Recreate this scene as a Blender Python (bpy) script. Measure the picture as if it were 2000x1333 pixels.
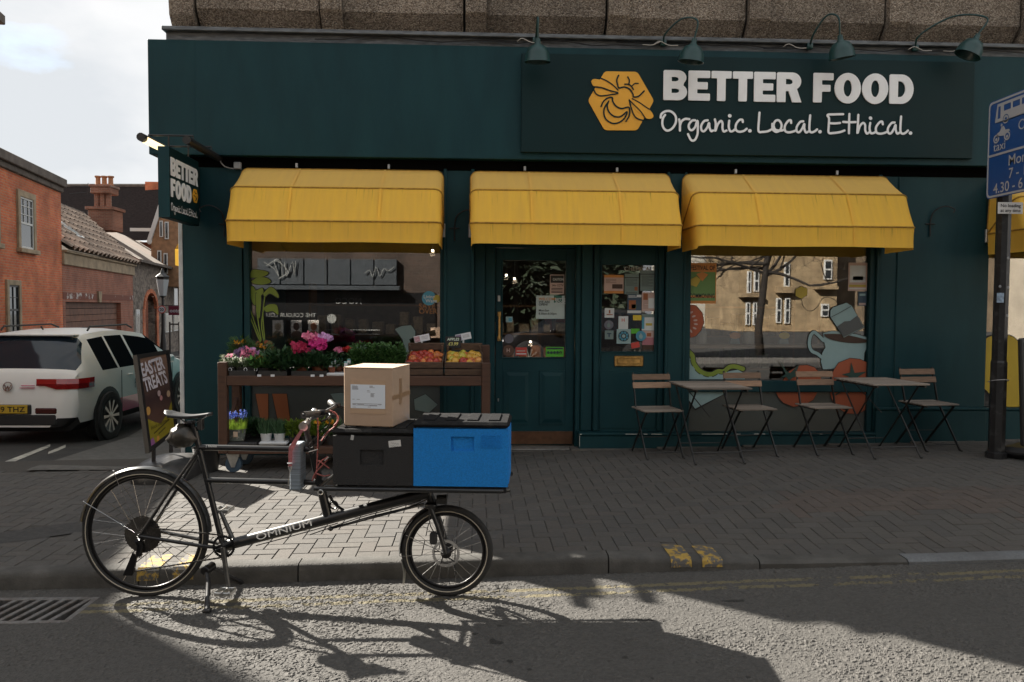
import bpy, bmesh, math, random
import numpy as np
from mathutils import Vector, Matrix
random.seed(7); rng = np.random.default_rng(7)
for o in list(bpy.data.objects): bpy.data.objects.remove(o)
SC = bpy.context.scene; COL = SC.collection; PI = math.pi

# ---------------------------------------------------------------- camera
# world: X along the shop front (right), Y into the shop, Z up; shop wall plane y = 0
FPX, IW, IH = 1555.0, 2000, 1333
CAM = Vector((0, -8.2, 1.6))
YAW, PIT, ROL = math.radians(2.6), math.radians(2.45), 0.0058
VF = Vector((math.sin(YAW)*math.cos(PIT), math.cos(YAW)*math.cos(PIT), -math.sin(PIT)))
_r = Vector((math.cos(YAW), -math.sin(YAW), 0)); _u = _r.cross(VF)
VR = math.cos(ROL)*_r + math.sin(ROL)*_u; VU = -math.sin(ROL)*_r + math.cos(ROL)*_u
cd = bpy.data.cameras.new('camera'); cam = bpy.data.objects.new('camera', cd); COL.objects.link(cam)
cd.sensor_fit = 'HORIZONTAL'; cd.sensor_width = 36; cd.lens = 36*FPX/IW; cd.clip_start = .05; cd.clip_end = 2000
cam.matrix_world = Matrix(((VR.x, VU.x, -VF.x, CAM.x), (VR.y, VU.y, -VF.y, CAM.y), (VR.z, VU.z, -VF.z, CAM.z), (0, 0, 0, 1)))
SC.camera = cam
def proj(p):
    d = Vector(p)-CAM; z = d.dot(VF); return (IW/2+FPX*d.dot(VR)/z, IH/2-FPX*d.dot(VU)/z, z)
def ray(px, py): return VF + VR*((px-IW/2)/FPX) - VU*((py-IH/2)/FPX)
def onY(px, py, y=0.):
    d = ray(px, py); return CAM + d*((y-CAM.y)/d.y)
def onX(px, py, x):
    d = ray(px, py); return CAM + d*((x-CAM.x)/d.x)
def onZ(px, py, z=0., m=.019):
    d = ray(px, py); return CAM + d*((z-CAM.z)/(d.z-m*d.x))
# ---------------------------------------------------------------- world, sun, exposure
SUN_EL = math.radians(33); SUN_H = Vector((-.749, .663)).normalized()     # towards the sun
w = bpy.data.worlds.new('World'); SC.world = w; w.use_nodes = True
N = w.node_tree.nodes; L = w.node_tree.links; N.clear()
wo = N.new('ShaderNodeOutputWorld'); bg = N.new('ShaderNodeBackground'); sky = N.new('ShaderNodeTexSky')
sky.sky_type = 'NISHITA'; sky.sun_disc = False; sky.sun_elevation = SUN_EL
sky.sun_rotation = math.atan2(SUN_H.x, SUN_H.y); sky.air_density = 1.0; sky.dust_density = .3
tc = N.new('ShaderNodeTexCoord'); mp = N.new('ShaderNodeMapping'); mp.inputs['Scale'].default_value = (1.0, 1.0, 2.4); mp.inputs['Location'].default_value = (.35, .6, .12)
nz = N.new('ShaderNodeTexNoise'); nz.inputs['Scale'].default_value = 2.6; nz.inputs['Detail'].default_value = 7; nz.inputs['Roughness'].default_value = .52
rp = N.new('ShaderNodeValToRGB'); rp.color_ramp.elements[0].position = .22; rp.color_ramp.elements[1].position = .37
mix = N.new('ShaderNodeMix'); mix.data_type = 'RGBA'; cl = N.new('ShaderNodeValToRGB'); cl.color_ramp.elements[0].position = .43; cl.color_ramp.elements[0].color = (.78, .81, .84, 1); cl.color_ramp.elements[1].position = .60; cl.color_ramp.elements[1].color = (1, 1, 1, 1)
n2 = N.new('ShaderNodeTexNoise'); n2.inputs['Scale'].default_value = 3.4; n2.inputs['Detail'].default_value = 6; mp2 = N.new('ShaderNodeMapping'); mp2.inputs['Scale'].default_value = (1, 1, 2.); mp2.inputs['Location'].default_value = (1.3, 3.4, .4)
cs = N.new('ShaderNodeVectorMath'); cs.operation = 'SCALE'; cs.inputs['Scale'].default_value = 4.7
mul = N.new('ShaderNodeMath'); mul.operation = 'MULTIPLY'; mul.inputs[1].default_value = .985
L.new(tc.outputs['Generated'], mp.inputs[0]); L.new(mp.outputs[0], nz.inputs[0]); L.new(nz.outputs[0], rp.inputs[0]); L.new(rp.outputs[0], mul.inputs[0])
L.new(tc.outputs['Generated'], mp2.inputs[0]); L.new(mp2.outputs[0], n2.inputs[0]); L.new(n2.outputs[0], cl.inputs[0]); L.new(cl.outputs[0], cs.inputs[0]); L.new(cs.outputs[0], mix.inputs[7]); L.new(mul.outputs[0], mix.inputs[0]); L.new(sky.outputs[0], mix.inputs[6]); L.new(mix.outputs[2], bg.inputs[0]); bg.inputs[1].default_value = .052; L.new(bg.outputs[0], wo.inputs[0])
sl = bpy.data.lights.new('sun', 'SUN'); sl.energy = 5.0; sl.angle = math.radians(.53); sl.color = (1, .93, .82)
so = bpy.data.objects.new('sun', sl); COL.objects.link(so)
so.rotation_euler = Vector((SUN_H.x*math.cos(SUN_EL), SUN_H.y*math.cos(SUN_EL), math.sin(SUN_EL))).to_track_quat('Z', 'Y').to_euler()
so.location = (-20, 15, 20)
SC.view_settings.view_transform = 'Standard'; SC.view_settings.look = 'None'; SC.view_settings.exposure = 2.02; SC.view_settings.gamma = 1; SC.view_settings.use_curve_mapping = False
SC.render.engine = 'CYCLES'; SC.cycles.use_denoising = True; SC.cycles.max_bounces = 7; SC.cycles.diffuse_bounces = 3; SC.cycles.glossy_bounces = 4; SC.cycles.transparent_max_bounces = 10; SC.cycles.transmission_bounces = 4
SC.cycles.caustics_reflective = False; SC.cycles.caustics_refractive = False; SC.cycles.sample_clamp_indirect = 6

# ---------------------------------------------------------------- materials
MATS = {}
def mat(name, col, rough=.6, metal=0., var=0., scale=8., bump=0., bscale=60., dirt=None, coat=0., emit=None, attr=None, spec=.5, stretch=(1, 1, 1), det=4, dscale=3., dlo=.45, dhi=.65, obj=False, trans=0.):
    """procedural principled material: colour noise, optional dirt patches (colour, strength), fine bump"""
    if name in MATS: return MATS[name]
    m = bpy.data.materials.new(name); m.use_nodes = True; n = m.node_tree.nodes; l = m.node_tree.links
    b = n['Principled BSDF']; b.inputs['Roughness'].default_value = rough; b.inputs['Metallic'].default_value = metal
    b.inputs['Specular IOR Level'].default_value = spec; b.inputs['Coat Weight'].default_value = coat; b.inputs['Coat Roughness'].default_value = .08
    t = n.new('ShaderNodeTexCoord'); mpn = n.new('ShaderNodeMapping'); mpn.inputs['Scale'].default_value = stretch; l.new(t.outputs['Object'], mpn.inputs[0]); vec = mpn.outputs[0]
    rgb = n.new('ShaderNodeRGB'); rgb.outputs[0].default_value = (*col, 1); c = rgb.outputs[0]
    if attr:
        a = n.new('ShaderNodeAttribute'); a.attribute_name = attr; mm = n.new('ShaderNodeMix'); mm.data_type = 'RGBA'; mm.blend_type = 'MULTIPLY'; mm.inputs[0].default_value = 1
        l.new(c, mm.inputs[6]); l.new(a.outputs['Color'], mm.inputs[7]); c = mm.outputs[2]
    if var:
        nn = n.new('ShaderNodeTexNoise'); nn.inputs['Scale'].default_value = scale; nn.inputs['Detail'].default_value = det; l.new(vec, nn.inputs[0])
        mr = n.new('ShaderNodeMapRange'); mr.inputs[1].default_value = .3; mr.inputs[2].default_value = .7; mr.inputs[3].default_value = 1-var; mr.inputs[4].default_value = 1+var; l.new(nn.outputs[0], mr.inputs[0])
        mm = n.new('ShaderNodeMix'); mm.data_type = 'RGBA'; mm.blend_type = 'MULTIPLY'; mm.inputs[0].default_value = 1; l.new(c, mm.inputs[6]); l.new(mr.outputs[0], mm.inputs[7]); c = mm.outputs[2]
    if obj:
        oi = n.new('ShaderNodeObjectInfo'); hs = n.new('ShaderNodeHueSaturation'); mr = n.new('ShaderNodeMapRange'); mr.inputs[3].default_value = .58; mr.inputs[4].default_value = 1.34
        l.new(oi.outputs['Random'], mr.inputs[0]); l.new(mr.outputs[0], hs.inputs['Value']); l.new(c, hs.inputs['Color']); c = hs.outputs[0]
    if dirt:
        nn = n.new('ShaderNodeTexNoise'); nn.inputs['Scale'].default_value = dscale; nn.inputs['Detail'].default_value = 8; nn.inputs['Roughness'].default_value = .65; l.new(vec, nn.inputs[0])
        mr = n.new('ShaderNodeMapRange'); mr.inputs[1].default_value = dlo; mr.inputs[2].default_value = dhi; mr.inputs[4].default_value = dirt[1]; l.new(nn.outputs[0], mr.inputs[0])
        mm = n.new('ShaderNodeMix'); mm.data_type = 'RGBA'; l.new(mr.outputs[0], mm.inputs[0]); l.new(c, mm.inputs[6]); mm.inputs[7].default_value = (*dirt[0], 1); c = mm.outputs[2]
    l.new(c, b.inputs['Base Color'])
    if bump:
        nn = n.new('ShaderNodeTexNoise'); nn.inputs['Scale'].default_value = bscale; nn.inputs['Detail'].default_value = 3; l.new(vec, nn.inputs[0])
        bp = n.new('ShaderNodeBump'); bp.inputs['Strength'].default_value = bump; bp.inputs['Distance'].default_value = .01; l.new(nn.outputs[0], bp.inputs['Height']); l.new(bp.outputs[0], b.inputs['Normal'])
    if emit:
        b.inputs['Emission Color'].default_value = (*emit[0], 1); b.inputs['Emission Strength'].default_value = emit[1]
    if trans:
        b.inputs['Subsurface Weight'].default_value = 0
        tr = n.new('ShaderNodeBsdfTranslucent'); l.new(c, tr.inputs[0]); mx = n.new('ShaderNodeMixShader'); mx.inputs[0].default_value = trans
        l.new(b.outputs[0], mx.inputs[1]); l.new(tr.outputs[0], mx.inputs[2]); l.new(mx.outputs[0], n['Material Output'].inputs[0])
    MATS[name] = m; return m
def glass(name, refl, tint=(1, 1, 1)):
    if name in MATS: return MATS[name]
    m = bpy.data.materials.new(name); m.use_nodes = True; n = m.node_tree.nodes; l = m.node_tree.links; n.remove(n['Principled BSDF'])
    g = n.new('ShaderNodeBsdfGlossy'); g.inputs['Roughness'].default_value = .0; t = n.new('ShaderNodeBsdfTransparent'); t.inputs[0].default_value = (*tint, 1)
    fr = n.new('ShaderNodeFresnel'); fr.inputs[0].default_value = 1.5; ad = n.new('ShaderNodeMath'); ad.use_clamp = True; ad.inputs[1].default_value = refl; l.new(fr.outputs[0], ad.inputs[0])
    mx = n.new('ShaderNodeMixShader'); l.new(ad.outputs[0], mx.inputs[0]); l.new(t.outputs[0], mx.inputs[1]); l.new(g.outputs[0], mx.inputs[2]); l.new(mx.outputs[0], n['Material Output'].inputs[0])
    MATS[name] = m; return m
def brickmat(name, c1, c2, mortar, bw=.225, bh=.075, vec_axis='XZ', bump=.6, rough=.85):
    if name in MATS: return MATS[name]
    m = bpy.data.materials.new(name); m.use_nodes = True; n = m.node_tree.nodes; l = m.node_tree.links; b = n['Principled BSDF']; b.inputs['Roughness'].default_value = rough
    t = n.new('ShaderNodeTexCoord'); sp = n.new('ShaderNodeSeparateXYZ'); cb = n.new('ShaderNodeCombineXYZ'); l.new(t.outputs['Object'], sp.inputs[0])
    l.new(sp.outputs['X' if vec_axis[0] == 'X' else 'Y'], cb.inputs[0]); l.new(sp.outputs['Z'], cb.inputs[1])
    bt = n.new('ShaderNodeTexBrick'); bt.inputs['Color1'].default_value = (*c1, 1); bt.inputs['Color2'].default_value = (*c2, 1); bt.inputs['Mortar'].default_value = (*mortar, 1)
    bt.inputs['Scale'].default_value = 1; bt.inputs['Brick Width'].default_value = bw; bt.inputs['Row Height'].default_value = bh; bt.inputs['Mortar Size'].default_value = .008; bt.inputs['Bias'].default_value = -.1
    l.new(cb.outputs[0], bt.inputs[0]); nn = n.new('ShaderNodeTexNoise'); nn.inputs['Scale'].default_value = 1.3; nn.inputs['Detail'].default_value = 6; l.new(t.outputs['Object'], nn.inputs[0])
    mr = n.new('ShaderNodeMapRange'); mr.inputs[1].default_value = .3; mr.inputs[2].default_value = .7; mr.inputs[3].default_value = .62; mr.inputs[4].default_value = 1.25; l.new(nn.outputs[0], mr.inputs[0])
    mm = n.new('ShaderNodeMix'); mm.data_type = 'RGBA'; mm.blend_type = 'MULTIPLY'; mm.inputs[0].default_value = 1; l.new(bt.outputs[0], mm.inputs[6]); l.new(mr.outputs[0], mm.inputs[7]); l.new(mm.outputs[2], b.inputs['Base Color'])
    bp = n.new('ShaderNodeBump'); bp.invert = True; bp.inputs['Strength'].default_value = bump; bp.inputs['Distance'].default_value = .01; l.new(bt.outputs['Fac'], bp.inputs['Height']); l.new(bp.outputs[0], b.inputs['Normal'])
    MATS[name] = m; return m
# ---------------------------------------------------------------- mesh builder
class MB:
    def __init__(s): s.v = []; s.f = []
    def add(s, vs, fs):
        b = len(s.v); s.v += [tuple(v) for v in vs]; s.f += [tuple(b+i for i in f) for f in fs]; return s
    def box(s, x0, x1, y0, y1, z0, z1, ch=0., M=None):
        if ch <= 0:
            vs = [(x, y, z) for x in (x0, x1) for y in (y0, y1) for z in (z0, z1)]
            fs = [(0, 1, 3, 2), (4, 6, 7, 5), (0, 4, 5, 1), (2, 3, 7, 6), (0, 2, 6, 4), (1, 5, 7, 3)]
        else:                                                # chamfered box, 24 vertices
            c = min(ch, abs(x1-x0)*.45, abs(y1-y0)*.45, abs(z1-z0)*.45); lo = (x0, y0, z0); hi = (x1, y1, z1); vs = []; ix = {}
            for a in range(3):
                for sg in ((0, 0, 0), (0, 0, 1), (0, 1, 0), (0, 1, 1), (1, 0, 0), (1, 0, 1), (1, 1, 0), (1, 1, 1)):
                    p = [(hi[k] if sg[k] else lo[k]) for k in range(3)]
                    for k in range(3):
                        if k != a: p[k] += -c if sg[k] else c
                    ix[(a, sg)] = len(vs); vs.append(p)
            fs = []
            for a in range(3):
                o1, o2 = (a+1) % 3, (a+2) % 3
                for e in (0, 1):
                    q = []
                    for (i, j) in ((0, 0), (1, 0), (1, 1), (0, 1)):
                        sg = [0, 0, 0]; sg[a] = e; sg[o1] = i; sg[o2] = j; q.append(ix[(a, tuple(sg))])
                    fs.append(q if e else q[::-1])
                for i in (0, 1):
                    for j in (0, 1):
                        q = []
                        for (ax, e) in ((o1, 0), (o1, 1), (o2, 1), (o2, 0)):
                            sg = [0, 0, 0]; sg[o1] = i; sg[o2] = j; sg[a] = e; q.append(ix[(ax, tuple(sg))])
                        fs.append(q if i == j else q[::-1])
            for sg in ((i, j, k) for i in (0, 1) for j in (0, 1) for k in (0, 1)):
                q = [ix[(0, sg)], ix[(1, sg)], ix[(2, sg)]]; fs.append(q if sum(sg) % 2 else q[::-1])
        if M is not None: vs = [M @ Vector(v) for v in vs]
        return s.add(vs, fs)
    def tube(s, pts, r, n=8, cap=True, closed=False):
        pts = [Vector(p) for p in pts]; k = len(pts); rr = r if hasattr(r, '__len__') else [r]*k; rings = []; prev = None
        for i, p in enumerate(pts):
            if closed: t = pts[(i+1) % k]-pts[i-1]
            else: t = (pts[min(i+1, k-1)]-pts[max(i-1, 0)])
            t.normalize()
            if prev is None: a = t.orthogonal().normalized()
            else: a = (prev-t*prev.dot(t)); a = a.normalized() if a.length > 1e-6 else t.orthogonal().normalized()
            prev = a; b = t.cross(a); rings.append([p+(a*math.cos(2*PI*j/n)+b*math.sin(2*PI*j/n))*rr[i] for j in range(n)])
        vs = [v for q in rings for v in q]; fs = []
        for i in range(k if closed else k-1):
            i2 = (i+1) % k
            for j in range(n): fs.append((i*n+j, i*n+(j+1) % n, i2*n+(j+1) % n, i2*n+j))
        if cap and not closed: fs += [tuple(range(n))[::-1], tuple((k-1)*n+j for j in range(n))]
        return s.add(vs, fs)
    def lathe(s, prof, n=16, M=None, cap=False):
        """prof: (radius, height) pairs round local Z"""
        vs = []; fs = []; k = len(prof)
        for (r, z) in prof:
            for j in range(n): vs.append(Vector((r*math.cos(2*PI*j/n), r*math.sin(2*PI*j/n), z)))
        for i in range(k-1):
            for j in range(n): fs.append((i*n+j, i*n+(j+1) % n, (i+1)*n+(j+1) % n, (i+1)*n+j))
        if cap: fs += [tuple(range(n))[::-1], tuple((k-1)*n+j for j in range(n))]
        if M is not None: vs = [M @ v for v in vs]
        return s.add(vs, fs)
    def prism(s, poly, d0, d1, plane='XZ', M=None):
        """extrude a 2D polygon; XZ plane -> depth along Y, XY -> Z, YZ -> X"""
        k = len(poly); f = {'XZ': lambda a, b, d: (a, d, b), 'XY': lambda a, b, d: (a, b, d), 'YZ': lambda a, b, d: (d, a, b)}[plane]
        vs = [f(a, b, d0) for a, b in poly]+[f(a, b, d1) for a, b in poly]
        fs = [tuple(range(k)), tuple(range(2*k-1, k-1, -1))]+[(i, k+i, k+(i+1) % k, (i+1) % k) for i in range(k)]
        if M is not None: vs = [M @ Vector(v) for v in vs]
        return s.add(vs, fs)
    def quad(s, a, b, c, d): return s.add([a, b, c, d], [(0, 1, 2, 3)])
    def ball(s, c, r, n=10, m=7, sc=(1, 1, 1), M=None):
        prof = []; vs = []; fs = []
        for i in range(m+1):
            th = PI*i/m
            for j in range(n): vs.append(Vector((c[0]+r*sc[0]*math.sin(th)*math.cos(2*PI*j/n), c[1]+r*sc[1]*math.sin(th)*math.sin(2*PI*j/n), c[2]+r*sc[2]*math.cos(th))))
        for i in range(m):
            for j in range(n): fs.append((i*n+j, (i+1)*n+j, (i+1)*n+(j+1) % n, i*n+(j+1) % n))
        if M is not None: vs = [M @ v for v in vs]
        return s.add(vs, fs)
    def mesh(s, name, smooth=False, fix=True):
        me = bpy.data.meshes.new(name); me.from_pydata([tuple(v) for v in s.v], [], s.f)
        if fix:
            bm = bmesh.new(); bm.from_mesh(me); bmesh.ops.recalc_face_normals(bm, faces=bm.faces); bm.to_mesh(me); bm.free()
        if smooth:
            me.polygons.foreach_set('use_smooth', [True]*len(me.polygons))
            if smooth is not True: me.set_sharp_from_angle(angle=math.radians(smooth))
        me.update(); return me
    def build(s, name, m, parent=None, smooth=False, fix=True, keep=False):
        return link(name, s.mesh(name, smooth, fix), m, parent, keep)
def build_each(mb, name, m, parent=None, keep=False, **k):
    """every loose piece of the builder becomes an object of its own"""
    par = list(range(len(mb.v)))
    def root(i):
        while par[i] != i: par[i] = par[par[i]]; i = par[i]
        return i
    for f in mb.f:
        for i in f[1:]: par[root(i)] = root(f[0])
    groups = {}
    for f in mb.f: groups.setdefault(root(f[0]), []).append(f)
    for fs in groups.values():
        ids = sorted({i for f in fs for i in f}); mp_ = {i: j for j, i in enumerate(ids)}; MB().add([mb.v[i] for i in ids], [tuple(mp_[i] for i in f) for f in fs]).build(name, m, parent, keep=keep, **k)
def link(name, me, m, parent=None, keep=False):
    """keep=True: the mesh is already in the parent's local frame; otherwise it is in world coordinates"""
    o = bpy.data.objects.new(name, me); COL.objects.link(o)
    if m is not None and not me.materials: me.materials.append(m)
    if parent is not None:
        o.parent = parent
        if not keep:
            r = parent
            while r.parent: r = r.parent
            if parent is r: o.location = -r.location if r.rotation_euler.z == 0 else (0, 0, 0)
    return o
def tag(o, label=None, cat=None, group=None, kind=None):
    if label: o['label'] = label
    if cat: o['category'] = cat
    if group: o['group'] = group
    if kind: o['kind'] = kind
    return o
def thing(name, label, cat, loc=(0, 0, 0), rz=0., group=None):
    o = bpy.data.objects.new(name, None); COL.objects.link(o); o.location = loc; o.rotation_euler = (0, 0, rz); o.empty_display_size = .1
    return tag(o, label, cat, group)
def copy_tree(o, parent=None, label=None, m=None):
    c = o.copy(); COL.objects.link(c); c.parent = parent
    if label: c['label'] = label
    for ch in o.children: copy_tree(ch, c)
    return c
# ---------------------------------------------------------------- lettering
def rpoly(pts, r, n=4):
    """polygon with rounded corners"""
    out = []; k = len(pts)
    for i in range(k):
        p = Vector(pts[i]); a = (Vector(pts[i-1])-p); b = (Vector(pts[(i+1) % k])-p); q = min(r, a.length*.45, b.length*.45)
        s, e = p+a.normalized()*q, p+b.normalized()*q
        for j in range(n+1):
            t = j/n; out.append(tuple(s*(1-t)**2+p*2*t*(1-t)+e*t*t))
    return out
def ell(cx, cy, rx, ry, n=28, a0=0, a1=2*PI): return [(cx+rx*math.cos(a0+(a1-a0)*i/n), cy+ry*math.sin(a0+(a1-a0)*i/n)) for i in range(n+(a1-a0 < 6.28))]
LET = {
 'B': (.81, [rpoly([(0, 0), (0, 1), (.5, 1)], .04)[0:0]+[(0, .03), (0, .97), (.03, 1)]+[(.5+.28*math.cos(a), .755+.245*math.sin(a)) for a in np.linspace(PI/2, -.75, 10)]+[(.5+.31*math.cos(a), .275+.275*math.sin(a)) for a in np.linspace(.95, -PI/2, 10)]+[(.03, 0)],
            [(.28, .63), (.28, .78), (.42, .78), (.5, .75), (.52, .705), (.5, .66), (.42, .63)], [(.28, .24), (.28, .39), (.44, .39), (.52, .36), (.54, .315), (.52, .27), (.44, .24)]]),
 'E': (.74, [rpoly([(0, 0), (0, 1), (.74, 1), (.74, .76), (.3, .76), (.3, .62), (.66, .62), (.66, .38), (.3, .38), (.3, .24), (.74, .24), (.74, 0)], .035)]),
 'T': (.69, [rpoly([(.2, 0), (.2, .76), (0, .76), (0, 1), (.69, 1), (.69, .76), (.49, .76), (.49, 0)], .035)]),
 'R': (.86, [[(0, .03), (0, .97), (.03, 1)]+[(.53+.31*math.cos(a), .7+.3*math.sin(a)) for a in np.linspace(PI/2, -1.0, 12)]+[(.71, .41), (.86, 0), (.54, 0), (.41, .37), (.31, .37), (.31, 0), (.03, 0)],
            [(.31, .6), (.31, .78), (.45, .78), (.53, .74), (.55, .69), (.53, .63), (.45, .6)]]),
 'F': (.70, [rpoly([(0, 0), (0, 1), (.7, 1), (.7, .76), (.3, .76), (.3, .6), (.6, .6), (.6, .37), (.3, .37), (.3, 0)], .035)]),
 'O': (.92, [ell(.46, .5, .46, .52, 32), ell(.46, .5, .145, .285, 24)]),
 'D': (.85, [[(0, .03), (0, .97), (.03, 1), (.42, 1)]+[(.42+.43*math.cos(a), .5+.5*math.sin(a)) for a in np.linspace(PI/2, -PI/2, 18)][1:]+[(.03, 0)],
            [(.3, .23), (.3, .77), (.36, .77)]+[(.36+.2*math.cos(a), .5+.27*math.sin(a)) for a in np.linspace(PI/2, -PI/2, 10)]]),
}
def curve_mesh(polys, ext=0., name='shape'):
    """flat 2D outline(s), inner outlines become holes"""
    cu = bpy.data.curves.new(name, 'CURVE'); cu.dimensions = '2D'; cu.fill_mode = 'BOTH'; cu.extrude = ext
    for p in polys:
        sp = cu.splines.new('POLY'); sp.points.add(len(p)-1); sp.use_cyclic_u = True
        for i, q in enumerate(p): sp.points[i].co = (q[0], q[1], 0, 1)
    o = bpy.data.objects.new(name, cu); me = bpy.data.meshes.new_from_object(o); bpy.data.objects.remove(o); bpy.data.curves.remove(cu); me.materials.clear(); return me
def text_mesh(body, size, ext=.0, off=0., align='LEFT', sx=1., shear=0., sp=1.):
    cu = bpy.data.curves.new('text', 'FONT'); cu.body = body; cu.size = size; cu.extrude = ext; cu.offset = off; cu.align_x = align; cu.shear = shear; cu.space_character = sp; cu.resolution_u = 3
    o = bpy.data.objects.new('text', cu); me = bpy.data.meshes.new_from_object(o); bpy.data.objects.remove(o); bpy.data.curves.remove(cu); me.materials.clear()
    if sx != 1.: me.transform(Matrix.Diagonal((sx, 1, 1, 1)))
    return me
FRONT = Matrix.Rotation(PI/2, 4, 'X')                                # flat art drawn in x,y -> stands facing -Y
def place(me, x, y, z, R=FRONT): me.transform(Matrix.Translation((x, y, z)) @ R); return me
def catmull(pts, n=6):
    P = [Vector(p) for p in pts]; P = [P[0]*2-P[1]]+P+[P[-1]*2-P[-2]]; out = []
    for i in range(1, len(P)-2):
        for j in range(n):
            t = j/n; out.append(.5*((2*P[i])+(P[i+1]-P[i-1])*t+(2*P[i-1]-5*P[i]+4*P[i+1]-P[i+2])*t*t+(3*P[i]-P[i-1]-3*P[i+1]+P[i+2])*t**3))
    return out+[P[-2]]
def stroke(mb, pts, wd, y, smooth=True, taper=False, n=6):
    """flat ribbon (x,z points) standing at depth y"""
    P = catmull([(p[0], p[1]) for p in pts], n) if smooth else [Vector(p) for p in pts]; k = len(P); vs = []; fs = []
    for i, p in enumerate(P):
        t = (P[min(i+1, k-1)]-P[max(i-1, 0)]); t = t.normalized() if t.length > 1e-9 else Vector((1, 0)); nn = Vector((-t.y, t.x))
        ww = wd/2*((.25+.75*math.sin(PI*(i+.4)/(k-.2))) if taper else 1.)
        yy = y-.00012*(i % 7); vs += [(p.x+nn.x*ww, yy, p.y+nn.y*ww), (p.x-nn.x*ww, yy, p.y-nn.y*ww)]
    for i in range(k-1): fs.append((2*i, 2*i+1, 2*i+3, 2*i+2))
    mb.add(vs, fs)
    if not taper:
        for ii, p in enumerate((P[0], P[-1])): mb.add([(p.x+wd/2*math.cos(a), y-.0009-.0004*ii, p.y+wd/2*math.sin(a)) for a in np.linspace(0, 2*PI, 11)[:-1]], [tuple(range(10))])
def GP(x): return .112+.019*x                                         # pavement level along the shop
def GR(x): return .019*x                                              # road level at the kerb
# ================================================================ ground
SD = Vector((-.183, .983)).normalized(); SRt = Vector((SD.y, -SD.x))    # side street direction and its right
def sst(t, r, z=0.): p = Vector((-10.9, 4.07))+SD*t+SRt*r; return Vector((p.x, p.y, z))   # t along left house line, r to the right of it
ASPH = mat('asphalt', (0.0344, 0.0336, 0.0324), .9, var=.35, scale=40, bump=.9, bscale=160, dirt=((0.0728, 0.0700, 0.0644), .6), dscale=1.2)
def SRZ(y): return .012 if y < -.5 else (.012-.085*(y+.5) if y < 3.2 else -.3025-.022*(y-3.2))
g = MB(); g.quad((-400, -400, -3), (400, -400, -3), (400, 400, -3), (-400, 400, -3)); tag(g.build('ground', ASPH, fix=False), kind='structure')
g = MB()
def rq(x0, x1, y0, y1): g.quad((x0, y0, GR(x0)-.012), (x1, y0, GR(x1)-.012), (x1, y1, GR(x1)-.012), (x0, y1, GR(x0)-.012))
rq(-48, 48, -12.6, -5.28); rq(-48, -3.48, -5.28, -3.5); rq(4.28, 48, -5.28, -3.5)
road = tag(g.build('road', ASPH, fix=False), kind='structure')
g = MB(); ys_ = [-.62, -.5, 3.2, 70]; g.quad((-48, -3.5, -.03), (-4.1, -3.5, -.03), (-4.1, -.62, SRZ(-1)), (-48, -.62, SRZ(-1)))
for y0, y1 in zip(ys_, ys_[1:]): g.quad((-48, y0, SRZ(y0)), (-2.9, y0, SRZ(y0)), (-2.9, y1, SRZ(y1)), (-48, y1, SRZ(y1)))
side = tag(g.build('side_road', ASPH, fix=False), kind='structure')
# --- chip-sealed road surface near the camera: every stone is relief in the mesh
def voro(X, Y, cell, seed):
    r = np.random.default_rng(seed); n = 4096; jx = r.random(n); jy = r.random(n); hh = r.random(n); tx = r.normal(0, 1, n); ty = r.normal(0, 1, n)
    ix = np.floor(X/cell).astype(int); iy = np.floor(Y/(cell*.72)).astype(int)
    f1 = np.full(X.shape, 9.); f2 = f1.copy(); H = np.zeros(X.shape); T = np.zeros(X.shape)
    for dx in (-1, 0, 1):
        for dy in (-1, 0, 1):
            k = ((ix+dx)*73856093 ^ (iy+dy)*19349663) % n; cx = (ix+dx+jx[k])*cell; cy = (iy+dy+jy[k])*cell*.72
            d = np.hypot(X-cx, (Y-cy)*1.35)/cell; closer = d < f1; f2 = np.where(closer, f1, np.minimum(f2, d)); f1 = np.where(closer, d, f1)
            H = np.where(closer, hh[k], H); T = np.where(closer, (tx[k]*(X-cx)+ty[k]*(Y-cy))/cell, T)
    return f1, f2-f1, H, T
def smooth_noise(X, Y, sc, seed):
    r = np.random.default_rng(seed); n = 64; t = r.random((n, n)); x = X/sc; y = Y/sc; i = np.floor(x).astype(int); j = np.floor(y).astype(int); u = x-i; v = y-j; u = u*u*(3-2*u); v = v*v*(3-2*v)
    a = t[i % n, j % n]; b = t[(i+1) % n, j % n]; c = t[i % n, (j+1) % n]; d = t[(i+1) % n, (j+1) % n]
    return (a*(1-u)+b*u)*(1-v)+(c*(1-u)+d*u)*v
GX0, GX1, GY0, GY1 = -2.66, -2.1, -4.06, -3.69                       # gully opening
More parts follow.
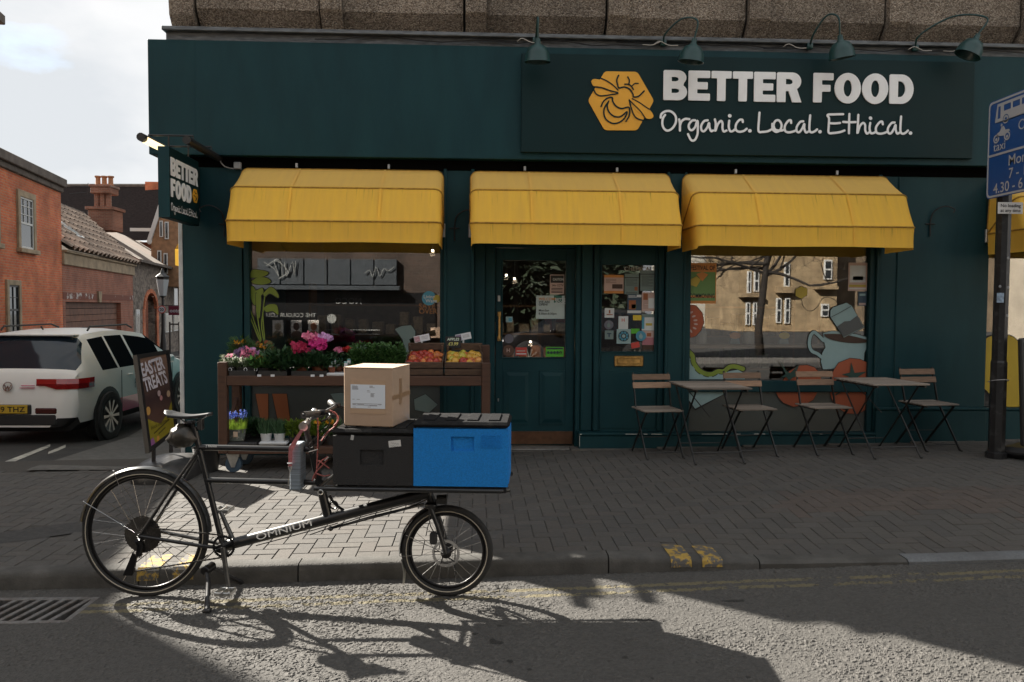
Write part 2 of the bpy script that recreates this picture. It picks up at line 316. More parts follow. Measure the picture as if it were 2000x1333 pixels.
def chip_road():
    st = .0044; xs = np.arange(-3.5, 4.3, st); ys = np.arange(-5.3, -3.548, st); X, Y = np.meshgrid(xs, ys, indexing='ij')
    X2 = X+.006*smooth_noise(X, Y, .02, 3); Y2 = Y+.006*smooth_noise(X, Y, .02, 4)
    f1, e, H, T = voro(X2, Y2, .0175, 11); f1b, eb, Hb, Tb = voro(X2+3, Y2+7, .009, 12)
    worn = smooth_noise(X, Y, .35, 5)*.5+smooth_noise(X, Y, .11, 6)*.3+smooth_noise(X, Y, .9, 8)*.35
    stone = np.clip(e*9, 0, 1)*np.clip((H-.18)*2.6, 0, 1)
    amp = np.clip((worn-.30)*3.0, .5, 1.)
    Z = amp*stone*(.0050*(.4+.6*H)+.0026*T)+.0016*np.clip(eb*4, 0, 1)*Hb
    Z = Z+.006*(smooth_noise(X, Y, .5, 9)-.5)
    tint = .80+.32*(H-.5)*stone*amp+.12*(Hb-.5)+.16*(worn-.55); tint = np.where(stone < .12, tint*.86, tint)
    spots = (smooth_noise(X+9, Y*1.5, .16, 21)*.7+smooth_noise(X, Y, .04, 22)*.3)
    oil = ((spots > .845) & (X > -.2) & (X < 1.6) & (Y < -3.95)); tint = np.where(oil, tint*.42, tint)
    Rr, Gg, Bb = tint*1.0, tint*.965, tint*.905
    # worn double yellow line on the stone tops
    yl = -3.80-.03*np.clip(-X, 0, 2)*.6+.028*np.clip(X, 0, 4)
    wob = .012*(smooth_noise(X, Y, .12, 31)-.5); keep = smooth_noise(X, Y, .05, 32)*.5+smooth_noise(X, Y, .2, 33)*.5
    for k, yy in enumerate((yl, yl-.095)):
        on = (np.abs(Y-yy+wob) < .022) & (keep+.25*stone > (.50, .58)[k])
        Rr = np.where(on, 1.5, Rr); Gg = np.where(on, 1.32, Gg); Bb = np.where(on, .82, Bb); Z = np.where(on, Z+.0012, Z)
    lit = (smooth_noise(X, Y, .03, 41) > .975); Rr, Gg, Bb = [np.where(lit, c*1.45, c) for c in (Rr, Gg, Bb)]  # random specks in a paler stone colour
    nx, ny = X.shape; Zw = Z+.019*X; idx = np.arange(nx*ny).reshape(nx, ny)
    q = np.stack([idx[:-1, :-1], idx[1:, :-1], idx[1:, 1:], idx[:-1, 1:]], -1).reshape(-1, 4)
    cx = (X[:-1, :-1]+st/2).ravel(); cy = (Y[:-1, :-1]+st/2).ravel(); q = q[~((cx > GX0) & (cx < GX1) & (cy > GY0) & (cy < GY1))]
    me = bpy.data.meshes.new('road_chippings'); me.vertices.add(nx*ny); me.vertices.foreach_set('co', np.stack([X, Y, Zw], -1).ravel())
    me.loops.add(len(q)*4); me.loops.foreach_set('vertex_index', q.ravel()); me.polygons.add(len(q)); me.polygons.foreach_set('loop_start', np.arange(len(q))*4); me.polygons.foreach_set('loop_total', np.full(len(q), 4))
    at = me.color_attributes.new('tint', 'FLOAT_COLOR', 'POINT'); at.data.foreach_set('color', np.stack([Rr, Gg, Bb, np.ones_like(Rr)], -1).ravel())
    me.update(calc_edges=True); me.validate(); me.shade_flat(); return me
CHIP = mat('chip_seal', (0.0887, 0.0877, 0.0871), .8, attr='tint', var=.12, scale=90, spec=.35, bump=.25, bscale=700)
tag(link('road_chippings', chip_road(), CHIP, road), kind='stuff')
# --- kerb
def kh(x): return float(np.interp(x, [-20, .795, 1.71, 2.625, 30], [.105, .105, .052, .030, .030]))
def PV(x, y):
    k = min(1, max(0, 1-(y+3.43)/1.15)); return GR(x)+.105+.007*(y+3.43)/3.43-(.105-kh(x))*k*k*(3-2*k)
KERB = mat('kerb_concrete', (0.0722, 0.0695, 0.0644), .85, var=.22, scale=14, bump=.35, bscale=90, dirt=((0.0392, 0.0375, 0.0336), .75), dscale=5, dlo=.42)
KGRAN = mat('kerb_granite', (0.1190, 0.1261, 0.1333), .7, var=.2, scale=60, bump=.2, bscale=120, dirt=((0.0672, 0.0672, 0.0672), .5))
YP = mat('yellow_paint', (.36, .235, .045), .8, var=.25, scale=50, dirt=((.09, .085, .078), 1.), dscale=22, dlo=.46, dhi=.52)
kerb = tag(thing('kerb', None, None), kind='structure')
for k in range(-8, 9):
    x0 = .795+.915*k+.004; x1 = x0+.915-.008; vs = []; fs = []; nseg = 4
    for i in range(nseg+1):
        x = x0+(x1-x0)*i/nseg; h = kh(x)+random.uniform(-.0015, .0015); b = GR(x)
        vs += [(x, -3.553, b-.1), (x, -3.551, b+h*.62), (x, -3.545, b+h-.014), (x, -3.528, b+h), (x, -3.43, b+h+.002), (x, -3.43, b-.1)]
    for i in range(nseg): fs += [(i*6+j, i*6+j+1, i*6+6+j+1, i*6+6+j) for j in range(5)]
    fs += [tuple(range(6)), tuple(nseg*6+j for j in range(5, -1, -1))]
    MB().add(vs, fs).build('kerb_stone', KGRAN if x0 > 2.5 else KERB, kerb, smooth=40)
def kerb_mark(xa, xb):
    m = MB(); w_ = .002
    for (p, q) in ((-3.5535, None),):
        pr = lambda x: [(x, -3.5555, GR(x)+kh(x)*.35), (x, -3.5535, GR(x)+kh(x)*.62), (x, -3.5475, GR(x)+kh(x)-.012), (x, -3.53, GR(x)+kh(x)+.004), (x, -3.432, GR(x)+kh(x)+.006), (x, -3.30, PV(x, -3.30)+.006)]
        a, b = pr(xa), pr(xb); m.add(a+b, [(i, i+1, 7+i, 6+i) for i in range(5)])
    return m.build('kerb_mark', YP, kerb)
for xa in (1.17, 1.36, -1.96, -1.76): kerb_mark(xa, xa+.125)
# --- block paving: herringbone, each block its own piece
PAVE = mat('paving_block', (0.0725, 0.0689, 0.0649), .9, attr='tint', var=.14, scale=30, bump=.35, bscale=220, dirt=((0.0672, 0.0633, 0.0577), .45), dscale=1.3, dlo=.42, dhi=.85)
SAND = mat('joint_sand', (0.0546, 0.0495, 0.0437), 1., var=.3, scale=80)
pave = MB()
for i in range(-26, 36):
    for (ya, yb) in [(-3.43+.1*k, -3.33+.1*k) for k in range(13)]+[(-2.13, -.02)]: pave.quad(*[(x, y, PV(x, y)-.0065) for x, y in ((i*.25, ya), (i*.25+.25, ya), (i*.25+.25, yb), (i*.25, yb))])
pavement = tag(pave.build('pavement', SAND, fix=False), kind='structure')
def blk(m, lx, ly, M, h=.05):
    a, b = lx/2-.0018, ly/2-.0018; c = .0035
    vs = [(-a, -b, -.03), (a, -b, -.03), (a, b, -.03), (-a, b, -.03), (-a, -b, -c), (a, -b, -c), (a, b, -c), (-a, b, -c), (-a+c, -b+c, 0), (a-c, -b+c, 0), (a-c, b-c, 0), (-a+c, b-c, 0)]
    fs = [(8, 9, 10, 11)]+[(i, (i+1) % 4, 4+(i+1) % 4, 4+i) for i in range(4)]+[(4+i, 4+(i+1) % 4, 8+(i+1) % 4, 8+i) for i in range(4)]
    m.add([M @ Vector(v) for v in vs], fs)
TINTS = [(.92, .92, .92), (1.0, .985, .96), (1.05, 1.03, .99), (.97, .95, .92), (1.07, 1.05, 1.03), (.88, .87, .86), (1.03, .98, .94)]
def setcol(me, cols):
    at = me.color_attributes.new('tint', 'FLOAT_COLOR', 'POINT'); at.data.foreach_set('color', np.array(cols, dtype=np.float32).ravel())
proto = {}
for o_ in (0, 1, 2):
    for ti, t_ in enumerate(TINTS):
        m = MB(); blk(m, *((.2, .1), (.1, .2), (.1, .1))[o_], Matrix()); me = m.mesh('block', fix=False); setcol(me, [(*t_, 1)]*len(me.vertices)); me.materials.append(PAVE); proto[(o_, ti)] = me
strip = [(onZ(*p, .11)) for p in ((-30, 1044), (228, 1008), (246, 1026), (-30, 1066))]
def inpoly(x, y, P):
    c = False; j = len(P)-1
    for i in range(len(P)):
        if (P[i].y > y) != (P[j].y > y) and x < (P[j].x-P[i].x)*(y-P[i].y)/(P[j].y-P[i].y)+P[i].x: c = not c
        j = i
    return c
cells = []
for i in range(-62, 86):
    for j in range(-36, 2):
        d = (i-j) % 4
        if d == 0: x, y, o_ = i*.1+.1, j*.1+.05, 0
        elif d == 3: x, y, o_ = i*.1+.05, j*.1+.1, 1
        else: continue
        x -= .02; y += .07
        if d == 3 and j == -36: y += .05; o_ = 2                     # half blocks along the kerb
        if j < -35 and o_ != 2 or y > (-.10 if x > -3.05 else -.62): continue
        if inpoly(x, y, strip): continue
        q = proj((x, y, .1)); vis = q[2] > 0 and -10 < q[0] < 2010 and q[1] < 1340
        hidden = (x > .95 and y > -.1)
        cells.append((q[2] if vis else 99+q[2], x, y, o_))
cells.sort(); rest = MB(); rcol = []
for n_, (d, x, y, o_) in enumerate(cells):
    ti = random.randrange(7); z = PV(x, y)+random.uniform(-.0016, .0016); tl = (PV(x+.1, y)-PV(x-.1, y))/.2; ty = (PV(x, y+.05)-PV(x, y-.05))/.1
    reddish = x > 2.35+.30*(y+2.2) and y < -2.05 and x < 6
    R_ = Matrix.Rotation(-tl+random.gauss(0, .004), 4, 'Y') @ Matrix.Rotation(ty+random.gauss(0, .005), 4, 'X') @ Matrix.Rotation(random.gauss(0, .006), 4, 'Z')
    if n_ < 300:
        b = bpy.data.objects.new('paving_block', proto[(o_, ti)]); COL.objects.link(b); b.parent = pavement; b.matrix_local = Matrix.Translation((x, y, z)) @ R_
    else:
        k = len(rest.v); blk(rest, *((.2, .1), (.1, .2), (.1, .1))[o_], Matrix.Translation((x, y, z)) @ R_)
        t_ = TINTS[ti]; t_ = (t_[0]*1.12, t_[1]*.98, t_[2]*.93) if reddish else t_; rcol += [(*t_, 1)]*(len(rest.v)-k)
me = rest.mesh('paving_blocks', fix=False); setcol(me, rcol); tag(link('paving_blocks', me, PAVE, pavement), kind='stuff')
EDGE = mat('edging_slab', (0.1047, 0.0976, 0.0881), .9, var=.2, scale=20, bump=.3, bscale=120, dirt=((0.0560, 0.0532, 0.0504), .7), dscale=4)
for i in range(-3, 9):                                               # worn slab course at the foot of the shop
    x0 = i*.9+.08; MB().box(x0, x0+.893, -.105, .06, PV(x0+.45, -.05)-.06, PV(x0+.45, -.05)+.001, .004).build('edging_slab', EDGE, pavement)
p_ = [Vector((s.x, s.y, PV(s.x, s.y)+.001)) for s in strip]; MB().quad(*p_).build('tarmac_patch', mat('tarmac_patch', (0.0420, 0.0409, 0.0392), .9, var=.3, scale=30, bump=.6, bscale=120), pavement, fix=False)
FAR = mat('far_paving', (0.0952, 0.0904, 0.0819), .9, var=.25, scale=14, bump=.5, bscale=60)
fwm = MB()
for y0, y1 in ((-.6, -.5), (-.5, 3.2), (3.2, 30)): fwm.quad(*[(x-.186*(y+.5), y, SRZ(y)+.035) for x, y in ((-4.22, y0), (-2.6, y0), (-2.6, y1), (-4.22, y1))])
fwm.build('side_footway', FAR, pavement, fix=False)
WL = mat('white_line', (.55, .53, .46), .8, var=.2, scale=20, dirt=((.1, .1, .1), .8), dscale=6)
def on_side(px, py):
    z = 0.
    for _ in range(12): q = onZ(px, py, z, 0); z = SRZ(q.y)+.006
    return q
for (p0, p1, w0, w1) in (((-20, 913), (98, 868), 9, 5), ((-20, 931), (128, 869), 9, 5)):
    MB().quad(on_side(*p0), on_side(p0[0], p0[1]+w0), on_side(p1[0], p1[1]+w1), on_side(*p1)).build('road_line', WL, side, fix=False)
# --- gully grate
IRON = mat('cast_iron', (.16, .155, .15), .55, metal=.6, var=.3, scale=30, bump=.3, bscale=200, dirt=((.10, .07, .05), .6), dscale=10)
DARK = mat('black_void', (.008, .008, .008), 1.)
gz = GR(-2.4)+.004
grate = thing('drain_grate', 'rectangular iron road gully grate with slanted slots beside the kerb', 'drain', (-2.38, -3.87, gz))
m = MB(); fw = .035
m.box(GX0, GX1, GY0, GY0+fw, gz-.05, gz+.002, .003); m.box(GX0, GX1, GY1-fw, GY1, gz-.05, gz+.002, .003); m.box(GX0, GX0+fw, GY0+fw, GY1-fw, gz-.05, gz+.002, .003); m.box(GX1-fw, GX1, GY0+fw, GY1-fw, gz-.05, gz+.002, .003); m.build('frame', IRON, grate)
for i in range(7):
    x = GX0+fw+.03+i*.0655; MB().box(-.014, .014, -.16, .16, -.04, 0, .003, M=Matrix.Translation((x+.02, (GY0+GY1)/2, gz)) @ Matrix.Rotation(-.18, 4, 'Z')).build('bar', IRON, grate)
m = MB(); m.quad((GX0, GY0, gz-.17), (GX1, GY0, gz-.17), (GX1, GY1, gz-.17), (GX0, GY1, gz-.17))
for (xa, ya, xb, yb) in ((GX0, GY0, GX1, GY0), (GX1, GY0, GX1, GY1), (GX1, GY1, GX0, GY1), (GX0, GY1, GX0, GY0)): m.quad((xa, ya, gz-.17), (xb, yb, gz-.17), (xb, yb, gz-.02), (xa, ya, gz-.02))
m.build('pit', DARK, grate, fix=False)
# ================================================================ shop building
TEAL = mat('teal_paint', (.0062, .037, .046), .5, var=.10, scale=2.5, bump=.06, bscale=45, stretch=(2.5, 2.5, .7), dirt=((.010, .050, .058), .5), dscale=1.2, spec=.2)
TEALD = mat('sign_teal', (.004, .022, .025), .5, var=.08, scale=3, spec=.18)
CHIPW = mat('chipped_paint', (.55, .55, .52), .8, var=.2, scale=60)
BLACK = mat('black_paint', (.012, .012, .013), .5)
LEAD = mat('lead_flashing', (.12, .13, .14), .5, metal=.3, var=.4, scale=9, bump=.3, bscale=30, stretch=(1, 1, 6))
LWHITE = mat('sign_white', (.88, .89, .90), .5, var=.04)
GOLD = mat('logo_amber', (.82, .40, .03), .5, var=.06, scale=6)
BRASS = mat('brass', (.55, .34, .12), .35, metal=.9, var=.25, scale=30, dirt=((.2, .11, .04), .6), dscale=14)
GLASS = glass('window_glass', .10); FROST = mat('frosted_panel', (0.0595, 0.0700, 0.0683), .35, var=.1, scale=2, dirt=((.045, .054, .053), .5))
AGG = None
def aggregate():
    m = bpy.data.materials.new('exposed_aggregate'); m.use_nodes = True; n = m.node_tree.nodes; l = m.node_tree.links; b = n['Principled BSDF']; b.inputs['Roughness'].default_value = .85
    t = n.new('ShaderNodeTexCoord'); v = n.new('ShaderNodeTexVoronoi'); v.inputs['Scale'].default_value = 92; l.new(t.outputs['Object'], v.inputs[0])
    cr = n.new('ShaderNodeValToRGB'); e = cr.color_ramp.elements; e[0].color = (.10, .075, .055, 1); e[1].color = (.42, .36, .29, 1); x = e.new(.45); x.color = (.22, .175, .135, 1)
    sp = n.new('ShaderNodeSeparateColor'); l.new(v.outputs['Color'], sp.inputs[0]); l.new(sp.outputs[0], cr.inputs[0])
    nn = n.new('ShaderNodeTexNoise'); nn.inputs['Scale'].default_value = 1.6; nn.inputs['Detail'].default_value = 6; l.new(t.outputs['Object'], nn.inputs[0]); mr = n.new('ShaderNodeMapRange'); mr.inputs[1].default_value = .3; mr.inputs[2].default_value = .7; mr.inputs[3].default_value = .6; mr.inputs[4].default_value = 1.15; l.new(nn.outputs[0], mr.inputs[0])
    mm = n.new('ShaderNodeMix'); mm.data_type = 'RGBA'; mm.blend_type = 'MULTIPLY'; mm.inputs[0].default_value = 1; l.new(cr.outputs[0], mm.inputs[6]); l.new(mr.outputs[0], mm.inputs[7]); l.new(mm.outputs[2], b.inputs['Base Color'])
    bp = n.new('ShaderNodeBump'); bp.invert = True; bp.inputs['Strength'].default_value = 1.; bp.inputs['Distance'].default_value = .012; l.new(v.outputs['Distance'], bp.inputs['Height']); l.new(bp.outputs[0], b.inputs['Normal']); return m
AGG = aggregate()
shop = thing('shop_building', 'corner shop with dark teal front under pebbled concrete upper storey', 'building', (-2.98, 0, .05))
def S(name, m, mb, par=None, **k):
    o = mb.build(name, m, par or shop, **k)
    return o
def sub(name, m, mb, par, **k): return mb.build(name, m, par, keep=True, **k)
# walls: front piers, header, side wall, back
w_ = MB(); w_.box(-2.98, -2.37, 0, .3, -.05, 3.1); w_.box(-.31, -.02, 0, .3, -.05, 3.1); w_.box(1.97, 2.17, 0, .3, -.05, 3.1); w_.box(4.20, 5.36, 0, .3, -.05, 3.1); w_.box(9.2, 10, 0, .3, -.05, 3.1)
w_.box(-2.37, -.31, .02, .3, 2.62, 3.1); w_.box(-.02, 1.97, .02, .3, 2.42, 3.1); w_.box(2.17, 4.20, .02, .3, 2.62, 3.1); w_.box(5.36, 9.2, .02, .3, 2.62, 3.1)
S('wall', TEAL, w_)
w_ = MB(); sdv = lambda t, r: Vector((-2.98, .3, 0))+Vector((SD.x, SD.y, 0))*t+Vector((SRt.x, SRt.y, 0))*r
vs = []
for z in (-.05, 3.1): vs += [(-2.98, .3, z), tuple(sdv(14, 0)+Vector((0, 0, z))), tuple(sdv(14, .3)+Vector((0, 0, z))), (-2.66, .3, z)]
w_.add(vs, [(0, 1, 5, 4), (1, 2, 6, 5), (2, 3, 7, 6), (0, 4, 7, 3), (0, 3, 2, 1), (4, 5, 6, 7)]); S('side_wall', TEAL, w_)
m = MB(); m.box(-2.995, -2.955, -.012, .2, GP(-3)-.05, 3.05, .004); S('corner_trim', mat('pale_trim', (.55, .57, .58), .6, var=.15), m)
# plinths
for (a, b, zt, y0) in ((-2.37, -.31, .33, -.02), (1.07, 4.20, .302, -.055), (4.205, 5.40, .565, -.05), (5.40, 9.2, .56, -.03)):
    m = MB(); m.box(a, b, y0, .28, -.1, zt-.03, .006); m.box(a-.004, b+.004, y0-.012, .28, zt-.028, zt, .008); S('plinth', TEAL, m)
m = MB()
for (a, b) in ((1.075, 1.10), (1.55, 1.70), (1.74, 1.78), (1.82, 1.93), (2.35, 2.62), (2.7, 2.76), (2.9, 3.02), (3.6, 3.63)): m.box(a, b, -.0688, -.05, .288, .294)
m.box(1.0745, 1.078, -.0565, -.04, .16, .28); S('paint_chips', CHIPW, m)
# windows: frame, rail, panes
def window(x0, x1, z0, z1, rail=None, zlow=None, yg=.07):
    f = MB(); fw = .06
    f.box(x0-fw, x0, .015, .13, zlow or z0, z1, .006); f.box(x1, x1+fw, .015, .13, zlow or z0, z1, .006); f.box(x0, x1, .018, .128, z1-.05, z1, .006)
    if rail: f.box(x0, x1, .012, .132, rail[0], rail[1], .008)
    else: f.box(x0, x1, .012, .132, z0-.06, z0, .008)
    wi = S('window', TEAL, f)
    g_ = MB(); g_.box(x0, x1, yg, yg+.008, rail[1] if rail else z0, z1-.05); sub('pane', GLASS, g_, wi)
    if rail: g_ = MB(); g_.box(x0, x1, yg-.01, yg+.02, zlow, rail[0]); sub('lower_panel', FROST, g_, wi)
    return wi
win1 = window(-2.30, -.37, .93, 2.62, (.80, .93), .33)
win3 = window(2.235, 4.14, .84, 2.62, (.72, .84), .302)
win4 = window(5.42, 9.1, .56, 2.62)
# mouldings between the openings
for (a, b, y0, y1, z0, z1) in ((-.335, -.30, -.018, .02, .1, 3.0), (-.055, -.02, -.02, .02, .1, 3.0), (4.41, 4.425, -.014, .02, .57, 2.98), (1.965, 1.995, -.016, .02, .3, 3.0), (2.15, 2.175, -.016, .02, .3, 3.0), (4.195, 4.235, -.016, .02, .3, 3.0)):
    S('moulding', TEAL, MB().box(a, b, y0, y1, z0, z1, .006))
# door bay
m = MB(); m.box(-.02, .09, .06, .2, .1, 2.42, .006); m.box(.09, .20, .12, .24, .1, 2.42, .008); m.box(1.045, 1.10, .10, .25, .1, 2.42, .008); m.box(1.10, 1.22, .07, .25, .302, 2.42, .008); m.box(1.225, 1.285, .045, .25, .302, 2.42, .01); m.box(1.905, 1.97, .045, .25, .302, 2.42, .01); m.box(.2, 1.045, .14, .25, 2.22, 2.42); S('door_frame', TEAL, m)
def leaf(x0, x1, z0, z1, gx0, gx1, gz0, gz1, y, name):
    d = MB(); d.box(x0, gx0, y, y+.045, z0, z1, .004); d.box(gx1, x1, y, y+.045, z0, z1, .004); d.box(gx0, gx1, y, y+.045, gz1, z1); d.box(gx0, gx1, y, y+.045, z0, gz0)
    o = S(name, TEAL, d); sub('pane', GLASS, MB().box(gx0, gx1, y+.02, y+.026, gz0, gz1), o)
    b = MB(); t = .014
    for (a, b2, c, e) in ((gx0-t, gx0, gz0-t, gz1+t), (gx1, gx1+t, gz0-t, gz1+t), (gx0, gx1, gz0-t, gz0), (gx0, gx1, gz1, gz1+t)): b.box(a, b2, y-.012, y, c, e, .003)
    sub('glazing_bead', TEAL, b, o); return o
door = leaf(.205, 1.04, .14, 2.215, .28, .945, 1.07, 2.09, .17, 'door')
for (a, b) in ((.30, .575), (.675, .945)):
    p = MB(); q0, q1 = .36, .93
    p.box(a, b, .158, .17, q0, q1); vs = [(a+.02, .157, q0+.02), (b-.02, .157, q0+.02), (b-.02, .157, q1-.02), (a+.02, .157, q1-.02), (a+.055, .148, q0+.055), (b-.055, .148, q0+.055), (b-.055, .148, q1-.055), (a+.055, .148, q1-.055)]
    p.add(vs, [(0, 1, 5, 4), (1, 2, 6, 5), (2, 3, 7, 6), (3, 0, 4, 7), (4, 5, 6, 7)]); sub('door_panel', TEAL, p, door)
sub('kick_plate', mat('worn_bronze', (.11, .055, .03), .45, metal=.5, var=.3, scale=14), MB().box(.22, 1.03, .155, .169, .15, .285, .003), door)
h = MB(); h.tube([(.245, .17, 1.52), (.245, .10, 1.52), (.245, .10, 1.27), (.245, .17, 1.27)], .013, 8); h.box(.225, .265, .16, .17, 1.50, 1.55, .003); h.box(.225, .265, .16, .17, 1.24, 1.29, .003); sub('pull_handle', BRASS, h, door)
sub('lock', mat('steel', (.5, .5, .48), .35, metal=.9), MB().box(.225, .255, .158, .17, 1.655, 1.72, .004).box(.23, .245, .16, .17, .60, .635, .003), door)
S('threshold', mat('threshold_alu', (.32, .32, .31), .5, metal=.6, var=.3, scale=20), MB().box(.1, 1.05, -.02, .22, .08, .128, .004))
notice = leaf(1.285, 1.905, .302, 2.40, 1.31, 1.87, 1.14, 2.045, .075, 'notice_door')
l_ = MB(); l_.box(1.45, 1.755, .055, .075, .985, 1.095, .006); lb = sub('letter_box', BRASS, l_, notice)
sub('flap', BRASS, MB().box(1.48, 1.725, .046, .056, 1.01, 1.07, .006), lb)
sub('lower_panel', TEAL, MB().box(1.30, 1.89, .068, .076, .33, .93, .004), notice)
# interior
INW = mat('interior_wall', (0.0960, 0.0780, 0.0600), .9, var=.2); INF = mat('interior_floor', (0.0600, 0.0450, 0.0330), .5, var=.3, scale=3)
m = MB(); m.box(-2.6, 10, 5.6, 5.75, 0, 3); m.box(9.9, 10, .3, 5.6, 0, 3); m.quad((-2.66, .3, 3.0), (10, .3, 3.0), (10, 5.7, 3.0), (-3.6, 5.7, 3.0)); S('interior_wall', INW, m, fix=False)
S('interior_floor', INF, MB().quad((-2.66, .25, .12), (10, .25, .12), (10, 5.7, .12), (-3.6, 5.7, .12)), fix=False)
# fascia, sign board, flashing, concrete storey
S('fascia', TEAL, MB().box(-3.23, 10, -.12, .25, 3.085, 4.205, .006).box(-2.78, -2.772, -.1215, -.1, 3.09, 4.2))
m = MB(); vs = []
for z in (3.085, 4.205): vs += [(-3.23, .25, z), tuple(Vector((-3.23, .25, z))+Vector((SD.x, SD.y, 0))*14), tuple(Vector((-2.9, .25, z))+Vector((SD.x, SD.y, 0))*14), (-2.9, .25, z)]
m.add(vs, [(0, 1, 5, 4), (1, 2, 6, 5), (2, 3, 7, 6), (0, 4, 7, 3), (0, 3, 2, 1), (4, 5, 6, 7)]); S('side_fascia', TEAL, m)
S('soffit_shadow_strip', mat('soffit_shade_black', (.004, .004, .004), 1., spec=0.), MB().box(-2.9, 10, -.008, .02, 2.985, 3.084))  # solid black strip paints in the shadow gap under the fascia
S('flashing', LEAD, MB().box(-3.08, 10, -.16, .1, 4.285, 4.325, .006).box(-3.06, 10, -.09, .1, 4.207, 4.284))
m = MB()
for k in range(7):
    x0 = -1.6+k*1.5; m.tube([(x0+i*.25, -.125-.02*random.random(), 4.225+.05*random.random()) for i in range(9)], .006, 5)
build_each(m, 'cable', BLACK, shop)
m = MB()
for (x0, q) in ((.40, 1), (1.78, 1), (1.9, -1), (4.4, 1), (5.0, -1), (3.1, 1)): m.tube(catmull([(x0, -.14, 4.25), (x0+.05*q, -.17, 4.27), (x0+.14*q, -.165, 4.235), (x0+.24*q, -.15, 4.24)], 4), .004, 5)
build_each(m, 'loose_cable', mat('pale_cable', (.5, .48, .44), .6), shop)
def conc(a, b, y0, name):
    m = MB(); zs = [(y0+.16, 4.33), (y0, 4.52), (y0, 8.0), (.5, 8.0), (.5, 4.33)]
    m.prism([(y, z) for y, z in zs], a, b, 'YZ'); return S(name, AGG, m)
P = [-2.76, -1.33, .10, 1.53, 2.97, 4.40, 5.83, 7.26, 8.69]
for i, x in enumerate(P): conc(x, x+1.19, -.10, 'concrete_panel'); conc(x+1.215, x+1.425, -.165, 'concrete_rib')
m = MB(); m.prism([(-.02, 4.33), (-.11, 4.45), (-.13, 4.62), (-.13, 8), (.5, 8), (.5, 4.33)], -3.02, -2.785, 'YZ'); S('concrete_corner', AGG, m)
m = MB()
for (r0, r1, z0) in ((0, 14, 4.33),):
    vs = []
    for z, q in ((4.35, .05), (4.6, -.06), (8, -.06)): vs += [tuple(Vector((-3.02+q, .3, z))), tuple(Vector((-3.02+q, .3, z))+Vector((SD.x, SD.y, 0))*14), tuple(Vector((-2.6, .3, z))+Vector((SD.x, SD.y, 0))*14), (-2.6, .3, z)]
    m.add(vs, [(0, 1, 5, 4), (1, 2, 6, 5), (2, 3, 7, 6), (3, 0, 4, 7), (4, 5, 9, 8), (5, 6, 10, 9), (6, 7, 11, 10), (7, 4, 8, 11), (0, 3, 2, 1), (8, 9, 10, 11)])
S('concrete_return', AGG, m)
m = MB(); vs = [(-3.0, -.1, 8.0), (10, -.1, 8.0), (10, 14, 8.0), (-5.5, 14, 8.0)]; m.quad(*vs); m.box(9.9, 10, 0, 14, 0, 8); m.box(-5.5, 10, 13.9, 14, 0, 8); S('roof', mat('roof_felt', (.1, .1, .1), .9), m, fix=False)
# ---- the big sign
sign = thing('shop_sign', 'dark green fascia sign board with amber bee hexagon and white shop name', 'sign', (.45, -.13, 3.15))
MB().box(.445, 5.09, -.165, -.1205, 3.15, 4.13, .005).build('board', TEALD, sign)
def word(txt, x, z, h, y, par, m, sx=1., ext=.006, R=FRONT, ox=None, gap=.045):
    for c in txt:
        if c == ' ': x += .24*h*sx; continue
        wd, pl = LET[c]; me = curve_mesh([[(p[0]*h*sx, p[1]*h) for p in q] for q in pl], ext); 
        place(me, x, y, z, R) if R is FRONT else place(me, *ox(x), z, R)
        link('letter', me, m, par, keep=(R is not FRONT)); x += (wd+gap)*h*sx
    return x
word('BETTER', 1.872, 3.687, .297, -.175, sign, LWHITE, 1.0); word('FOOD', 3.405, 3.69, .295, -.175, sign, LWHITE, 1.0)
# bee hexagon (pixel outline of the photographed logo, 5.714 px per source pixel)
def lg(px, py): p = onY(1130+px/5.714, 120+py/5.714, -.175); return (p.x, p.z)
def art(points, y=-.175): return [lg(*p) for p in points]
me = curve_mesh([rpoly([lg(*p) for p in ((292, 113), (655, 118), (842, 440), (655, 772), (290, 770), (104, 438))], .03)], .004); place(me, 0, -.172, 0); hexo = link('logo_hexagon', me, GOLD, sign)
wg = [(140, 225), (160, 203), (215, 203), (300, 235), (400, 300), (440, 350), (400, 365), (300, 300), (215, 280), (165, 275)]
wg2 = [(600, 420), (700, 470), (790, 540), (832, 600), (826, 632), (790, 644), (745, 632), (690, 590), (620, 520)]
for q in (wg, wg2):
    me = curve_mesh([[(p.x, p.y) for p in catmull([lg(*p) for p in q+[q[0]]], 4)][:-1]], .004); place(me, 0, -.1755, 0); link('bee_wing', me, GOLD, sign)
ln = MB(); LNS = [([(445, 160), (425, 210), (435, 265), (450, 300), (510, 290), (570, 315), (605, 370), (615, 400), (670, 392), (730, 335)], 17),
 ([(548, 178), (566, 215), (560, 255)], 15), ([(515, 258), (560, 262), (590, 285), (610, 318)], 16), ([(598, 275), (630, 250), (665, 250)], 13),
 ([(245, 190), (320, 225), (390, 275), (438, 325)], 14), ([(170, 288), (260, 300), (350, 330), (440, 358), (340, 378), (240, 388), (190, 360), (165, 310)], 15),
 ([(250, 508), (275, 455), (320, 415), (375, 408), (380, 450), (420, 505), (480, 530), (555, 515), (570, 560), (560, 620), (528, 672)], 17),
 ([(335, 448), (318, 500), (340, 570), (400, 618), (470, 618), (540, 565), (510, 640), (450, 685), (380, 695), (310, 655), (282, 590), (290, 520), (335, 448)], 17),
 ([(598, 420), (680, 465), (760, 520), (805, 545)], 13), ([(565, 435), (580, 500), (610, 590), (650, 640), (715, 662)], 16), ([(565, 435), (620, 490), (690, 560), (745, 640)], 13)]
for pts, wd in LNS: stroke(ln, [lg(*p) for p in pts], wd/5.714*.0051, -.182)
link('bee_lines', ln.mesh('bee_lines', fix=False), TEALD, sign)
